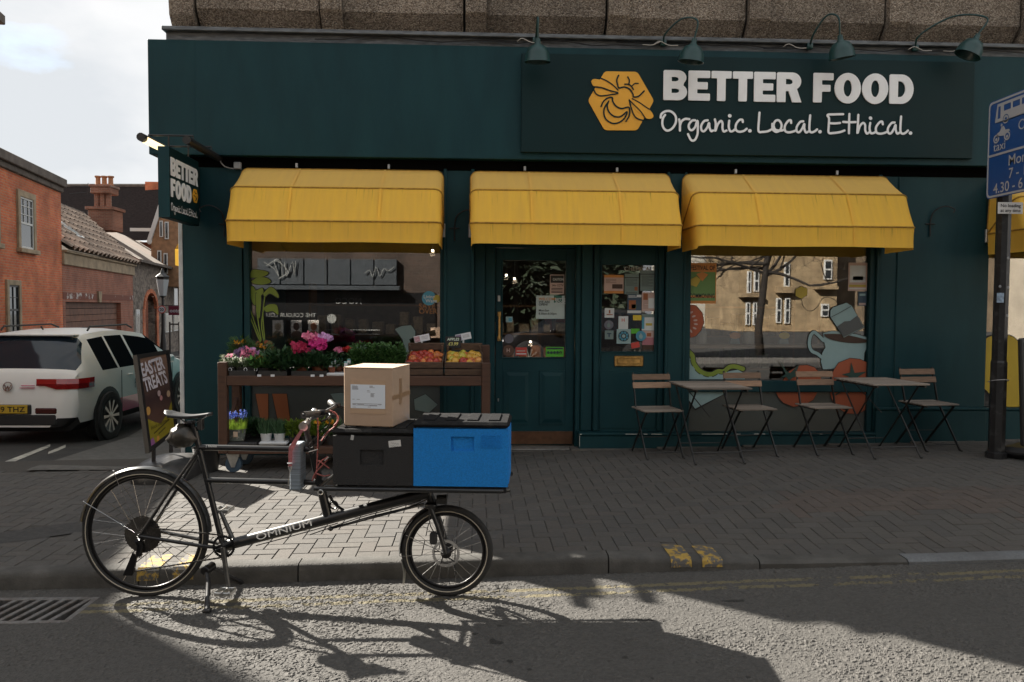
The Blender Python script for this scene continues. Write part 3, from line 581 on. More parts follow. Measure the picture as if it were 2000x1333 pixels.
# handwriting: traced strokes of the tagline, source pixels of the two enlargements
def t1(q): return [(lambda p: (p.x, p.z))(onY(1130+a/5.714, 120+b/5.714, -.175)) for a, b in q]
def t2(q): return [(lambda p: (p.x, p.z))(onY(1460+a/5.714, 120+b/5.714, -.175)) for a, b in q]
TAG = [t1([(965, 600), (940, 640), (935, 710), (960, 760), (1000, 775), (1050, 745), (1085, 680), (1080, 610), (1030, 562), (970, 560), (925, 590), (915, 630)]),
 t1([(1122, 650), (1130, 700), (1130, 775)]), t1([(1130, 720), (1150, 670), (1190, 645), (1235, 648)]),
 t1([(1300, 660), (1265, 665), (1230, 710), (1235, 755), (1265, 770), (1300, 735), (1325, 665), (1330, 740), (1325, 820), (1295, 880), (1255, 880), (1220, 815)]),
 t1([(1440, 660), (1400, 670), (1368, 720), (1372, 770), (1400, 782), (1435, 740), (1455, 690), (1460, 740), (1478, 780), (1500, 775)]),
 t1([(1520, 650), (1530, 700), (1525, 780), (1550, 710), (1585, 668), (1605, 690), (1605, 750), (1620, 785), (1650, 775)]), t1([(1680, 665), (1675, 730), (1690, 780), (1720, 780), (1750, 755)]), t1([(1684, 610), (1688, 612)]),
 t1([(1832, 680), (1825, 655), (1790, 660), (1755, 710), (1755, 765), (1790, 788), (1840, 780), (1875, 755)]), t1([(1908, 778), (1912, 778)]),
 t2([(132, 575), (126, 660), (122, 780), (170, 790), (225, 782), (270, 760)]), t2([(275, 700), (280, 760), (320, 790), (365, 765), (378, 710), (350, 662), (310, 668), (290, 715), (310, 765), (370, 775), (410, 765)]),
 t2([(485, 690), (480, 660), (450, 670), (415, 725), (420, 780), (460, 795), (510, 785), (545, 770)]), t2([(620, 672), (585, 680), (548, 735), (550, 785), (580, 790), (612, 745), (632, 700), (632, 750), (650, 795), (680, 785)]),
 t2([(698, 605), (690, 700), (690, 770), (710, 795), (745, 785), (775, 762)]), t2([(805, 788), (808, 788)]),
 t2([(1065, 592), (980, 594), (893, 600), (908, 640), (905, 720), (905, 798), (960, 802), (1030, 792), (1080, 775)]), t2([(910, 692), (970, 695), (1030, 690)]),
 t2([(1135, 590), (1132, 700), (1130, 805)]), t2([(1065, 678), (1140, 682), (1205, 680)]), t2([(1235, 600), (1230, 700), (1225, 805), (1250, 730), (1285, 690), (1310, 710), (1312, 770), (1330, 808), (1355, 795)]),
 t2([(1368, 690), (1360, 750), (1375, 803), (1410, 800), (1430, 785)]), t2([(1369, 636), (1372, 638)]), t2([(1508, 705), (1500, 675), (1470, 685), (1432, 740), (1438, 795), (1480, 810), (1530, 800), (1560, 785)]),
 t2([(1640, 685), (1605, 692), (1565, 750), (1570, 800), (1598, 805), (1630, 760), (1650, 712), (1652, 765), (1668, 808), (1695, 798)]), t2([(1712, 618), (1706, 710), (1706, 785), (1728, 810), (1760, 800), (1788, 775)]), t2([(1815, 803), (1818, 803)])]
tg = MB()
for q in TAG: stroke(tg, q, (.036 if len(q) == 2 else .0232), -.178, smooth=len(q) > 2)
link('tagline', tg.mesh('tagline', fix=False), LWHITE, sign)
# ---- gooseneck lamps over the sign
LAMPG = mat('lamp_enamel', (0.0088, 0.0468, 0.0468), .38, var=.1, scale=12)
def goose(px, py, tw, base, name_lab):
    c = onY(px, py, -.42)
    t = thing('gooseneck_lamp', name_lab, 'lamp', (c.x, -.42, c.z), 0, 'gooseneck lamps over the sign board')
    M = Matrix.Translation(c) @ Matrix.Rotation(tw, 4, 'Y') @ Matrix.Rotation(.12, 4, 'X')
    m = MB(); m.lathe([(.024, .13), (.028, .09), (.034, .075), (.082, .05), (.114, -.01), (.124, -.085), (.128, -.09), (.12, -.088), (.105, -.01), (.07, .035), (.02, .05)], 20, M); m.build('shade', LAMPG, t, smooth=50)
    m = MB(); m.ball((0, 0, -.01), .032, 8, 6, M=M); m.build('bulb', mat('dead_bulb', (.5, .5, .48), .2), t, smooth=True)
    top = M @ Vector((0, 0, .13)); b = Vector((c.x+base, -.14, 4.26))
    up = M @ Vector((0, 0, .30)); m = MB(); m.tube(catmull([tuple(top), tuple(up), ((up.x+b.x)/2, -.36, up.z+.045), (b.x+.02*base, -.25, (up.z+b.z)/2), tuple(b)], 7), .0095, 7); m.box(b.x-.03, b.x+.03, -.165, -.12, b.z-.03, b.z+.03, .006); m.build('arm', LAMPG, t, smooth=60)
for px, py, tw, bs, lb in ((1050, 103, 0, .0, 'green gooseneck lamp with upright shade at the bee end of the sign'), (1352, 103, .12, -.22, 'green gooseneck lamp leaning a little above the shop name lettering'), (1643, 96, -.18, -.20, 'green gooseneck lamp with shade tipped outward above the last letters'), (1898, 92, .42, -.42, 'green gooseneck lamp strongly tilted by the end of the sign nearest the pole')): goose(px, py, tw, bs, lb)
# ================================================================ awnings
def awning_mat():
    m = bpy.data.materials.new('awning_canvas'); m.use_nodes = True; n = m.node_tree.nodes; l = m.node_tree.links; b = n['Principled BSDF']; b.inputs['Roughness'].default_value = .85; b.inputs['Specular IOR Level'].default_value = .2
    t = n.new('ShaderNodeTexCoord'); sp = n.new('ShaderNodeSeparateXYZ'); l.new(t.outputs['Object'], sp.inputs[0])
    mp_ = n.new('ShaderNodeMapping'); mp_.inputs['Scale'].default_value = (9, 1, .9); l.new(t.outputs['Object'], mp_.inputs[0])
    nn = n.new('ShaderNodeTexNoise'); nn.inputs['Scale'].default_value = 2.2; nn.inputs['Detail'].default_value = 5; l.new(mp_.outputs[0], nn.inputs[0])
    mp2 = n.new('ShaderNodeMapping'); mp2.inputs['Scale'].default_value = (55, 3, 2.); l.new(t.outputs['Object'], mp2.inputs[0])
    n2 = n.new('ShaderNodeTexNoise'); n2.inputs['Scale'].default_value = 1.; n2.inputs['Detail'].default_value = 4; l.new(mp2.outputs[0], n2.inputs[0])
    def mr(src, a, b_, c, d):
        x = n.new('ShaderNodeMapRange'); x.inputs[1].default_value = a; x.inputs[2].default_value = b_; x.inputs[3].default_value = c; x.inputs[4].default_value = d; l.new(src, x.inputs[0]); return x.outputs[0]
    def mth(op, a, b_):
        x = n.new('ShaderNodeMath'); x.operation = op; l.new(a, x.inputs[0]); (l.new(b_, x.inputs[1]) if not isinstance(b_, float) else setattr(x.inputs[1], 'default_value', b_)); return x.outputs[0]
    st = mr(n2.outputs[0], .60, .74, 0, 1)                                # mildew runs below the two seams
    s1 = mth('MULTIPLY', mr(sp.outputs['Z'], 2.722, 2.56, 1, 0), mr(sp.outputs['Z'], 2.722, 2.73, 1, 0)); s2 = mth('MULTIPLY', mr(sp.outputs['Z'], 2.397, 2.22, 1, 0), mr(sp.outputs['Z'], 2.397, 2.40, 1, 0))
    run = mth('MULTIPLY', st, mth('ADD', s1, s2)); run = mth('MULTIPLY', run, .5)
    soft = mr(nn.outputs[0], .35, .7, 0, .5)
    c1 = n.new('ShaderNodeMix'); c1.data_type = 'RGBA'; c1.inputs[6].default_value = (.97, .59, .085, 1); c1.inputs[7].default_value = (.82, .48, .10, 1); l.new(soft, c1.inputs[0])
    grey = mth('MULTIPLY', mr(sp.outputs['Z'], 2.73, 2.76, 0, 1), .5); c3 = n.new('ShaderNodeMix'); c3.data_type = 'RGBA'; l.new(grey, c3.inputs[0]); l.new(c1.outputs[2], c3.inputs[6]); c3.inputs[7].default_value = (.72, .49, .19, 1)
    c2 = n.new('ShaderNodeMix'); c2.data_type = 'RGBA'; l.new(run, c2.inputs[0]); l.new(c3.outputs[2], c2.inputs[6]); c2.inputs[7].default_value = (.12, .075, .02, 1)
    l.new(c2.outputs[2], b.inputs['Base Color'])
    tr = n.new('ShaderNodeBsdfTranslucent'); l.new(c2.outputs[2], tr.inputs[0]); mx = n.new('ShaderNodeMixShader'); mx.inputs[0].default_value = .22; l.new(b.outputs[0], mx.inputs[1]); l.new(tr.outputs[0], mx.inputs[2]); l.new(mx.outputs[0], n['Material Output'].inputs[0])
    n3 = n.new('ShaderNodeTexNoise'); n3.inputs['Scale'].default_value = 5; n3.inputs['Detail'].default_value = 3; l.new(t.outputs['Object'], n3.inputs[0]); bp = n.new('ShaderNodeBump'); bp.inputs['Strength'].default_value = .35; bp.inputs['Distance'].default_value = .02; l.new(n3.outputs[0], bp.inputs['Height']); l.new(bp.outputs[0], b.inputs['Normal'])
    return m
CANV = awning_mat(); SEAM = mat('awning_seam', (.36, .2, .03), .9, var=.3, scale=30); ALU = mat('alu_bracket', (.4, .41, .42), .4, metal=.8)
def awning(x0, x1, label):
    zp = 2.395; a = thing('awning', label, 'awning', ((x0+x1)/2, -.3, 2.19), 0, 'yellow window awnings')
    def U(r, rho=.075):
        pts = [(x0, 0.)]+[(x0, (r-rho)*k/4) for k in range(1, 5)]+[(x0+rho-rho*math.cos(t), r-rho+rho*math.sin(t)) for t in np.linspace(0, PI/2, 7)][1:]
        n = 22; pts += [(x0+rho+(x1-x0-2*rho)*i/n, r) for i in range(1, n)]
        return pts+[(x1-(p[0]-x0), p[1]) for p in pts[:11][::-1]]
    def hoop(th, r): return [(x, -d*math.cos(th)-.015, zp+d*math.sin(th)) for x, d in U(r)]
    H0, H1, H2 = hoop(0, .60), hoop(math.radians(38), .545), hoop(math.radians(86), .575)
    def panel(A, B, sag, n=4):
        m = MB(); k = len(A); vs = []
        for j in range(n+1):
            t = j/n
            for i in range(k):
                p = Vector(A[i]).lerp(Vector(B[i]), t); c = (Vector((min(max(p.x, x0+.4), x1-.4), -.12, zp+.12))-p); c = c.normalized() if c.length > .01 else c; vs.append(p+c*sag*math.sin(PI*t))
        for j in range(n):
            for i in range(k-1): m.add([], []); m.f.append((j*k+i, j*k+i+1, (j+1)*k+i+1, (j+1)*k+i))
        m.v = [tuple(v) for v in vs]; return m
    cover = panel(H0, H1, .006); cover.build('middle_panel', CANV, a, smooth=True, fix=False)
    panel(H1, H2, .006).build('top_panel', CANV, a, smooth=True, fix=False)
    V = [(x+(.012 if i < 11 else -.012 if i > len(H0)-12 else 0), y*1.01-.008, z-.198-.003*math.sin(i*.45)-(.02 if (i < 6 or i > len(H0)-7) else 0)) for i, (x, y, z) in enumerate(H0)]
    panel(V, H0, .004, 3).build('valance', CANV, a, smooth=True, fix=False)
    m = MB(); m.tube(H0, .009, 6); m.tube(H1, .009, 6); m.tube(H2, .007, 6); build_each(m, 'seam', SEAM, a)
    for i in (16, len(H0)-17):                                         # stitched joins of the canvas widths
        m = MB()
        for A_, B_ in ((V, H0), (H0, H1), (H1, H2)): a0, b0_ = Vector(A_[i]), Vector(B_[i]); q = Vector((.011, 0, 0)); u = Vector((0, -.0035, .0035)); m.quad(a0-q+u, a0+q+u, b0_+q+u, b0_-q+u)
        m.build('stitched_join', CANV, a, fix=False)
    m = MB(); [m.box(x-.02, x+.02, -.03, 0, zp-.09, zp+.05, .004) for x in (x0+.0, x1-.0)]; build_each(m, 'bracket', ALU, a)
    m = MB(); [m.box(x-.012, x+.012, -.06, -.03, 2.985, 3.03, .003) for x in (x0+.55, x1-.55)]; build_each(m, 'clip', ALU, a)
    return a
awning(-2.355, -.335, 'yellow canvas awning over the flower display window')
awning(-.06, 1.985, 'yellow canvas awning over the shop door')
awning(2.115, 4.28, 'yellow canvas awning over the window with the painted tea cup')
awning(5.37, 7.5, 'yellow canvas awning behind the bus lane sign pole')
sa = thing('side_awning', 'sliver of yellow awning on the side street wall', 'awning', (-3.2, 1.5, 2.3))
b0 = onY(350, 525, 2.2); m = MB(); e0 = Vector((-3.36, 2.1, 0)); dd = Vector((SD.x, SD.y, 0))*2.2; out = Vector((-.42, -.08, 0))
vs = [e0+Vector((0, 0, 2.8)), e0+out*.6+Vector((0, 0, 2.62)), e0+out+Vector((0, 0, 2.3)), e0+out+Vector((0, 0, 2.1))]; vs += [v+dd for v in vs]+[e0+Vector((0, 0, 2.3))]
m.add(vs, [(0, 1, 5, 4), (1, 2, 6, 5), (2, 3, 7, 6), (0, 1, 2, 8)]); m.build('canopy', CANV, sa, fix=False)
# ================================================================ projecting sign
ps = thing('projecting_sign', 'double sided hanging shop sign with tube lamps on the building corner', 'sign', (-2.8, -.5, 2.4))
MB().box(-2.845, -2.75, -.88, -.11, 2.385, 3.02, .006).build('sign_box', TEALD, ps)
MB().box(-2.847, -2.748, -.884, -.878, 2.387, 3.018).build('edge_strip', TEAL, ps)
RR = Matrix(((0, 0, 1, 0), (1, 0, 0, 0), (0, 1, 0, 0), (0, 0, 0, 1)))         # drawn x -> +Y (into street wall), y -> Z, facing +X
def pword(t, y0, z, h, sx):
    for c in t:
        wd, pl = LET[c]; me = curve_mesh([[(p[0]*h*sx, p[1]*h) for p in q] for q in pl], .003); me.transform(Matrix.Translation((-2.745, y0, z)) @ RR); link('letter', me, LWHITE, ps); y0 += (wd+.05)*h*sx
pword('BETTER', -.855, 2.765, .165, .88); pword('FOOD', -.855, 2.575, .165, .88)
me = curve_mesh([rpoly([(.075*math.cos(a), .075*math.sin(a)) for a in np.linspace(0, 2*PI, 7)[:-1]], .01)], .003); me.transform(Matrix.Translation((-2.745, -.235, 2.665)) @ RR); link('logo_hexagon', me, GOLD, ps)
b = MB()
for q in ([(-.03, .04), (.0, .02), (.03, .03)], [(-.05, .0), (0, -.01), (.02, -.04)], [(-.02, -.05), (.02, -.03), (.04, -.0)]): b.tube([tuple(Matrix.Translation((-2.7405, -.235, 2.665)) @ RR @ Vector((x, y, 0))) for x, y in q], .003, 4)
b.build('bee_lines', TEALD, ps)
me = tg.mesh('tagline', fix=False); x0t, x1t = 1.865, 4.49; me.transform(Matrix.Translation((-2.745, -.85, 2.465)) @ RR @ Matrix.Diagonal((.68/(x1t-x0t), .78/(x1t-x0t)*1.1, 1, 1)) @ Matrix.Rotation(-PI/2, 4, 'X') @ Matrix.Translation((-x0t, .178, -3.41))); link('tagline', me, LWHITE, ps)
m = MB()
for xo, zz in ((-2.98, 3.09), (-2.58, 3.07)): m.tube([(xo, -.92, zz), (xo, -.02, zz)], .038, 12)
build_each(m, 'tube_lamp', BLACK, ps, smooth=50)
MB().tube([(-2.965, -.86, 3.075), (-2.965, -.12, 3.075)], .034, 10).build('lamp_tube', mat('warm_tube', (.8, .7, .45), .5, emit=((1, .78, .42), .5)), ps, smooth=60)
m = MB(); m.tube([(-2.98, -.75, 3.1), (-2.98, -.75, 3.14), (-2.58, -.75, 3.14), (-2.58, -.75, 3.1)], .009, 6); m.tube([(-2.98, -.25, 3.1), (-2.98, -.25, 3.14), (-2.58, -.25, 3.14), (-2.58, -.25, 3.1)], .009, 6); m.box(-2.82, -2.78, -.11, .0, 2.45, 2.98, .004); m.tube([(-2.8, -.75, 3.02), (-2.8, -.75, 3.14)], .008, 6); m.tube([(-2.8, -.25, 3.02), (-2.8, -.25, 3.14)], .008, 6); build_each(m, 'bracket', BLACK, ps)
m = MB(); m.tube(catmull([(-2.58, -.05, 3.07), (-2.52, -.04, 2.99), (-2.42, -.03, 2.97), (-2.40, -.03, 3.0)], 5), .006, 5); m.build('cable', mat('grey_cable', (.3, .3, .3), .6), ps)
jb = MB(); jb.box(-2.43, -2.36, -.05, 0, 2.965, 3.035, .006); tag(jb.build('junction_box', mat('grey_plastic', (.28, .29, .3), .5)), 'small grey junction box on the wall above the flower window awning', 'junction box')
def hook(px, py, q, lab):
    c = onY(px, py, -.02); t = thing('wall_hook', lab, 'hook', (c.x, -.02, c.z)); x, z = c.x, c.z
    MB().tube(catmull([(x, -.015, z-.16), (x, -.015, z), (x+q*.03, -.03, z+.1), (x+q*.13, -.05, z+.15), (x+q*.22, -.07, z+.12), (x+q*.21, -.07, z+.08)], 5), .007, 6).tube([(x-.05, -.012, z-.03), (x+.05, -.012, z-.03)], .006, 6).build('scroll', BLACK, t)
hook(437, 432, -1, 'black scrolled basket hook beside the hanging sign'); hook(1818, 432, 1, 'black scrolled basket hook between awning and bus sign'); hook(888, 440, 1, 'black basket hook between flower window and door awnings')
# ================================================================ painted glass, posters, stickers
def flat(name, col, **k): return mat(name, col, k.pop('rough', .6), var=.05, scale=9, **k)
INK = flat('ink_black', (.01, .01, .01)); PALE = flat('art_pale_blue', (.24, .36, .38)); TOM = flat('art_tomato', (.32, .075, .03)); LEAF = flat('art_leaf', (.17, .24, .03)); DKG = flat('art_dark_green', (.015, .05, .04)); SLATE = flat('art_slate', (.075, .085, .09)); TERRA = flat('art_terracotta', (.26, .085, .03)); YEL = flat('art_yellow', (.42, .33, .05)); TEA = flat('art_tea', (.04, .018, .01)); GREYB = flat('art_grey_blue', (.14, .20, .20)); CREAMP = flat('paper', (.52, .56, .58)); ORG = flat('poster_orange', (.48, .20, .05)); GRN = flat('poster_green', (.12, .24, .08)); PINKP = flat('poster_pink', (.45, .33, .30)); DBL = flat('poster_navy', (.03, .06, .10)); BLU = flat('sticker_blue', (.06, .26, .38)); LIME = flat('sticker_green', (.08, .38, .03)); REDS = flat('sticker_red', (.45, .05, .04)); YELS = flat('sticker_yellow', (.6, .45, .04))
dz = [0]
def decal(par, m, pts, y, o=.006, smooth=False, name='decal'):
    dz[0] += 1; y = y-.00025*(dz[0] % 30); P = [(lambda q: (q.x, q.z))(onY(*p, y)) for p in pts]
    if smooth: P = [(p.x, p.y) for p in catmull(P+[P[0]], 5)][:-1]
    if o:
        c = sum((Vector(p) for p in P), Vector((0, 0)))/len(P); Q = []; k = len(P)
        area = sum(P[i-1][0]*P[i][1]-P[i][0]*P[i-1][1] for i in range(k)); sg = 1 if area > 0 else -1
        for i in range(k):
            t = (Vector(P[(i+1) % k])-Vector(P[i-1])); t = t.normalized() if t.length else Vector((1, 0)); Q.append((P[i][0]+t.y*sg*o, P[i][1]-t.x*sg*o))
        me = curve_mesh([Q]); place(me, 0, y+.0009, 0); link(name+'_outline', me, INK, par, keep=True)
    me = curve_mesh([P]); place(me, 0, y, 0); return link(name, me, m, par, keep=True)
def line(par, pts, wd, y, m=INK, name='decal_line'):
    mb = MB(); stroke(mb, [(lambda q: (q.x, q.z))(onY(*p, y)) for p in pts], wd, y); return link(name, mb.mesh(name, fix=False), m, par, keep=True)
def paper(par, x0, y0, x1, y1, m, y, bars=(), txt=(), rot=0, name='notice'):
    """sheet from photo corners; bars (fx0,fy0,fx1,fy1,mat) and text (string, fx, fy, size, mat)"""
    dz[0] += 1; y = y-.0003*(dz[0] % 9); a, b = onY(x0, y1, y), onY(x1, y0, y); W_, H_ = b.x-a.x, b.z-a.z; c = Vector(((a.x+b.x)/2, y, (a.z+b.z)/2)); R_ = Matrix.Translation(c) @ Matrix.Rotation(rot, 4, 'Y')
    o = MB().box(-W_/2, W_/2, 0, .0008, -H_/2, H_/2, M=R_).build(name, m, par, keep=True)
    q = MB(); mats = {}
    for (p, r, s, t, mm) in bars: mats.setdefault(mm.name, (mm, MB()))[1].box(-W_/2+p*W_, -W_/2+s*W_, -.0007, 0, H_/2-t*H_, H_/2-r*H_, M=R_)
    for mm, mb in mats.values(): build_each(mb, name+'_print', mm, par, keep=True)
    for (s, fx, fy, sz, mm) in txt:
        me = text_mesh(s, sz*H_, 0, sz*H_*.02); wt = max(v.co.x for v in me.vertices); me.transform(Matrix.Diagonal((min(1, (.95-fx)*W_/wt), 1, 1, 1))); me.transform(R_ @ Matrix.Translation((-W_/2+fx*W_, -.0014, H_/2-fy*H_)) @ FRONT); link(name+'_text', me, mm, par, keep=True)
    return o
c8 = lambda q: [(1330+x/3.6026, 490+y/3.6026) for x, y in q]
Y3 = .066
decal(win3, TOM, c8([(50, 378), (105, 388), (150, 440), (160, 505), (140, 560), (105, 600), (70, 612), (50, 560)]), Y3)
for (x, y, r) in ((72, 435, .5), (90, 462, .7), (102, 490, .9), (105, 517, 1.1), (96, 546, 1.4), (70, 566, 2.0), (54, 428, .3)): decal(win3, PINKP, c8([(x+15*math.cos(t)*math.cos(r-1)-7*math.sin(t)*math.sin(r-1), y+15*math.cos(t)*math.sin(r-1)+7*math.sin(t)*math.cos(r-1)) for t in np.linspace(0, 6.28, 9)[:-1]]), Y3-.006, 0)
decal(win3, PALE, c8([(48, 740), (90, 790), (130, 860), (210, 880), (330, 850), (400, 838), (440, 860), (450, 905), (48, 905)]), Y3)
line(win3, c8([(50, 705), (80, 740), (90, 790), (125, 840), (170, 865), (215, 870), (260, 850), (300, 850), (340, 820), (380, 815), (440, 832)]), .062, Y3-.002, INK); line(win3, c8([(50, 705), (80, 740), (90, 790), (125, 840), (170, 865), (215, 870), (260, 850), (300, 850), (340, 820), (380, 815), (436, 832)]), .046, Y3-.006, LEAF)
decal(win3, PALE, c8([(48, 995), (330, 995), (100, 1112), (48, 1040)]), .05, .02)
decal(win3, PALE, c8([(1000, 580), (1060, 567), (1130, 570), (1240, 590), (1316, 612), (1316, 665), (1290, 720), (1288, 770), (1220, 830), (1080, 830), (1000, 835), (985, 780), (995, 720), (1018, 680), (1005, 630)]), Y3)
decal(win3, TEA, c8([(1005, 588), (1090, 585), (1200, 600), (1312, 628), (1312, 645), (1200, 650), (1080, 632), (1020, 608)]), Y3-.007, 0, True)
line(win3, c8([(1003, 632), (960, 590), (935, 575), (912, 600), (903, 660), (920, 705), (960, 725), (990, 750)]), .046, Y3, INK); line(win3, c8([(1003, 632), (960, 590), (935, 575), (912, 600), (903, 660), (920, 705), (960, 725), (990, 750)]), .034, Y3-.008, PALE)
decal(win3, PALE, c8([(1052, 422), (1070, 400), (1165, 367), (1200, 388), (1290, 540), (1145, 612), (1052, 465)]), Y3-.0075); decal(win3, SLATE, c8([(1098, 535), (1150, 498), (1190, 495), (1240, 457), (1285, 538), (1146, 608)]), Y3-.0165, 0); line(win3, c8([(1056, 468), (1120, 435), (1196, 392)]), .005, Y3-.026)
line(win3, c8([(848, 338), (858, 385), (890, 420), (930, 420), (965, 390), (995, 340), (1040, 330), (1085, 348), (1112, 378)]), .005, Y3)
decal(win3, YEL, c8([(808, 272), (848, 250), (888, 268), (888, 312), (846, 338), (806, 318)]), Y3, .004)
decal(win3, TOM, c8([(1070, 850), (1110, 790), (1190, 758), (1260, 765), (1316, 790), (1316, 918), (1060, 918)]), Y3-.012); decal(win3, TOM, c8([(715, 918), (760, 850), (830, 808), (890, 806), (940, 822), (975, 860), (990, 918)]), Y3-.002)
decal(win3, DKG, c8([(1130, 870), (1190, 858), (1197, 782), (1222, 860), (1310, 850), (1250, 885), (1230, 918), (1180, 918), (1180, 885)]), Y3-.02, 0); decal(win3, DKG, c8([(695, 770), (740, 845), (768, 862), (836, 795), (810, 860), (850, 880), (790, 890), (760, 916), (742, 890), (695, 895), (735, 870)]), Y3-.018, 0)
decal(win3, TOM, c8([(668, 997), (960, 997), (930, 1050), (860, 1090), (790, 1098), (720, 1070), (685, 1030)]), .05); decal(win3, TOM, c8([(1050, 997), (1312, 997), (1312, 1110), (1250, 1148), (1160, 1145), (1090, 1090), (1060, 1040)]), .052); line(win3, c8([(1090, 1015), (1140, 985), (1180, 998)]), .014, .045, DKG)
paper(win3, *c8([(55, 88)])[0], *c8([(250, 372)])[0], ORG, Y3, [(.03, .22, .97, .80, GRN), (.03, .86, .97, .93, GRN)], [('FESTIVAL OF', .04, .17, .155, INK), ('COMMONING', .02, .86, .155, INK)])
decal(win3, ORG, c8([(108, 165), (150, 150), (192, 168), (150, 215)]), Y3-.006, 0); decal(win3, YEL, c8([(60, 205), (110, 180), (140, 205), (110, 255), (60, 240)]), Y3-.005, 0)
paper(win3, *c8([(1175, 85)])[0], *c8([(1312, 283)])[0], PINKP, Y3, [(.08, .1, .92, .7, CREAMP), (.05, .78, .95, .86, YEL), (.05, .9, .95, .94, CREAMP), (.25, .48, .8, .62, LEAF)])
paper(win3, *c8([(1246, 288)])[0], *c8([(1307, 388)])[0], DBL, Y3, [(.15, .15, .85, .3, PALE), (.1, .8, .9, .95, PINKP)])
for (x, t_) in ((345, 0), (690, 1)):                                                     # snack packs on the window shelf
    bag = thing('snack_bag', ('blue snack bag with orange print on the window shelf beside a jar', 'blue snack bag with yellow badge on the window shelf')[t_], 'packet', (0, 0, 0)); a, b2 = onY(*c8([(x-5, 655)])[0], .17), onY(*c8([(x+68, 566)])[0], .17); bag.location = (a.x, .17, a.z)
    MB().prism([(a.x, a.z), (b2.x, a.z), (b2.x-.03, b2.z), (a.x+.03, b2.z)], .15, .20).build('pouch', flat('pack_blue', (.10, .17, .19)), bag); me = curve_mesh([ell((a.x+b2.x)/2, (a.z+b2.z)/2+.02, .06, .035, 14)]); place(me, 0, .1485, 0); link('print', me, (ORG, YELS)[t_], bag)
for x in (478, 148):
    a = onY(*c8([(x, 655)])[0], .2); j = MB(); j.lathe([(.055, 0), (.06, .02), (.06, .12), (.045, .15), (.045, .17)], 12, Matrix.Translation((a.x, .22, a.z)), cap=True); tag(j.build('glass_jar', flat('jar_cloudy', (.30, .30, .26), rough=.2)), 'cloudy storage jar on the window shelf '+('between the snack bags' if x == 478 else 'near the festival poster'), 'jar')
a, b2 = onY(*c8([(48, 664)])[0], .15), onY(*c8([(880, 664)])[0], .15); tag(MB().box(a.x, b2.x+.5, .135, .5, a.z-.035, a.z, .004).build('window_shelf', flat('pale_wood', (.24, .17, .10))), 'pale wooden ledge shelf inside the tea cup window', 'shelf')
c6 = lambda q: [(1650+x/3.174, 480+y/3.174) for x, y in q]
decal(win4, flat('art_banana', (.42, .30, .02)), c6([(857, 610), (880, 575), (930, 558), (1030, 560), (1090, 620), (1150, 740), (1160, 900), (1100, 985), (1050, 1000), (960, 985), (890, 910), (858, 850)]), .064, .008, True)
for q in ([(940, 560), (910, 640), (920, 740), (960, 850)], [(975, 560), (945, 650), (950, 760), (1000, 880)], [(1030, 562), (1070, 660), (1100, 760)], [(1010, 560), (1030, 700), (1080, 830)]): line(win4, c6(q), .012, .058)
# flower window
c4 = lambda q: [(410+x/2.898, 470+y/2.898) for x, y in q]; Y1 = .066
for q in ([(225, 190), (250, 165), (330, 180), (300, 205), (230, 210)], [(232, 232), (270, 210), (320, 212), (345, 235), (300, 250), (250, 245)], [(225, 262), (245, 262), (262, 300), (258, 365), (240, 350), (226, 300)], [(258, 285), (298, 270), (300, 300), (270, 320)], [(302, 300), (340, 265), (375, 285), (388, 325), (340, 300), (310, 320)], [(300, 385), (335, 362), (378, 368), (386, 420), (355, 400), (320, 405)], [(262, 310), (288, 312), (284, 420), (275, 440), (262, 400)]): decal(win1, LEAF, c4(q), Y1, .006, True)
for q in ([(262, 300), (268, 420), (290, 560)], [(300, 410), (292, 480), (305, 570)], [(225, 380), (255, 470), (290, 570)], [(230, 440), (262, 520), (285, 575)], [(310, 320), (300, 430), (310, 560)]): line(win1, c4(q), .02, Y1, INK); line(win1, c4(q), .011, Y1-.006, LEAF)
decal(win1, TERRA, c4([(250, 600), (265, 572), (320, 565), (350, 575), (372, 640), (375, 720), (255, 720)]), Y1, .008); decal(win1, PINKP, c4([(275, 600), (335, 585), (345, 610), (310, 640), (280, 630)]), Y1-.008, 0)
decal(win1, GREYB, c4([(1048, 502), (1085, 485), (1140, 480), (1163, 515), (1160, 545), (1128, 560), (1145, 615), (1170, 720), (1100, 720), (1105, 620), (1090, 560)]), Y1, .008); decal(win1, GREYB, c4([(812, 620), (850, 595), (908, 590), (900, 610), (860, 640), (820, 645)]), Y1, .004)
for q in ([(258, 868), (330, 868), (330, 1090), (300, 1090)], [(352, 868), (435, 868), (462, 1090), (400, 1090)]): decal(win1, TERRA, c4(q), .05, .006)
decal(win1, GREYB, c4([(680, 868), (770, 868), (770, 940), (720, 925)]), .05, .005, True); decal(win1, GREYB, c4([(1155, 900), (1220, 870), (1290, 930), (1240, 975), (1160, 960)]), .05, .006)
for (x, y, r, m_) in ((838, 583, 14, BLU), (853, 584, 7.5, YEL)): decal(win1, m_, [(x+r*math.cos(t), y+r*math.sin(t)) for t in np.linspace(0, 6.28, 21)[:-1]], Y1, 0)
def glue(s, px, py, h, m_, par, y): p = onY(px, py, y); me = text_mesh(s, h, 0, h*.02); place(me, p.x, y, p.z); link('lettering', me, m_, par, keep=True)
glue('Living', 827, 583, .05, CREAMP, win1, Y1-.008); glue('Wage', 831, 591, .05, CREAMP, win1, Y1-.008)
FAINT = flat('faint_orange', (.20, .09, .03)); glue('SAVE', 818, 603, .075, FAINT, win1, Y1-.003); glue('OVER', 818, 613, .075, FAINT, win1, Y1-.003)
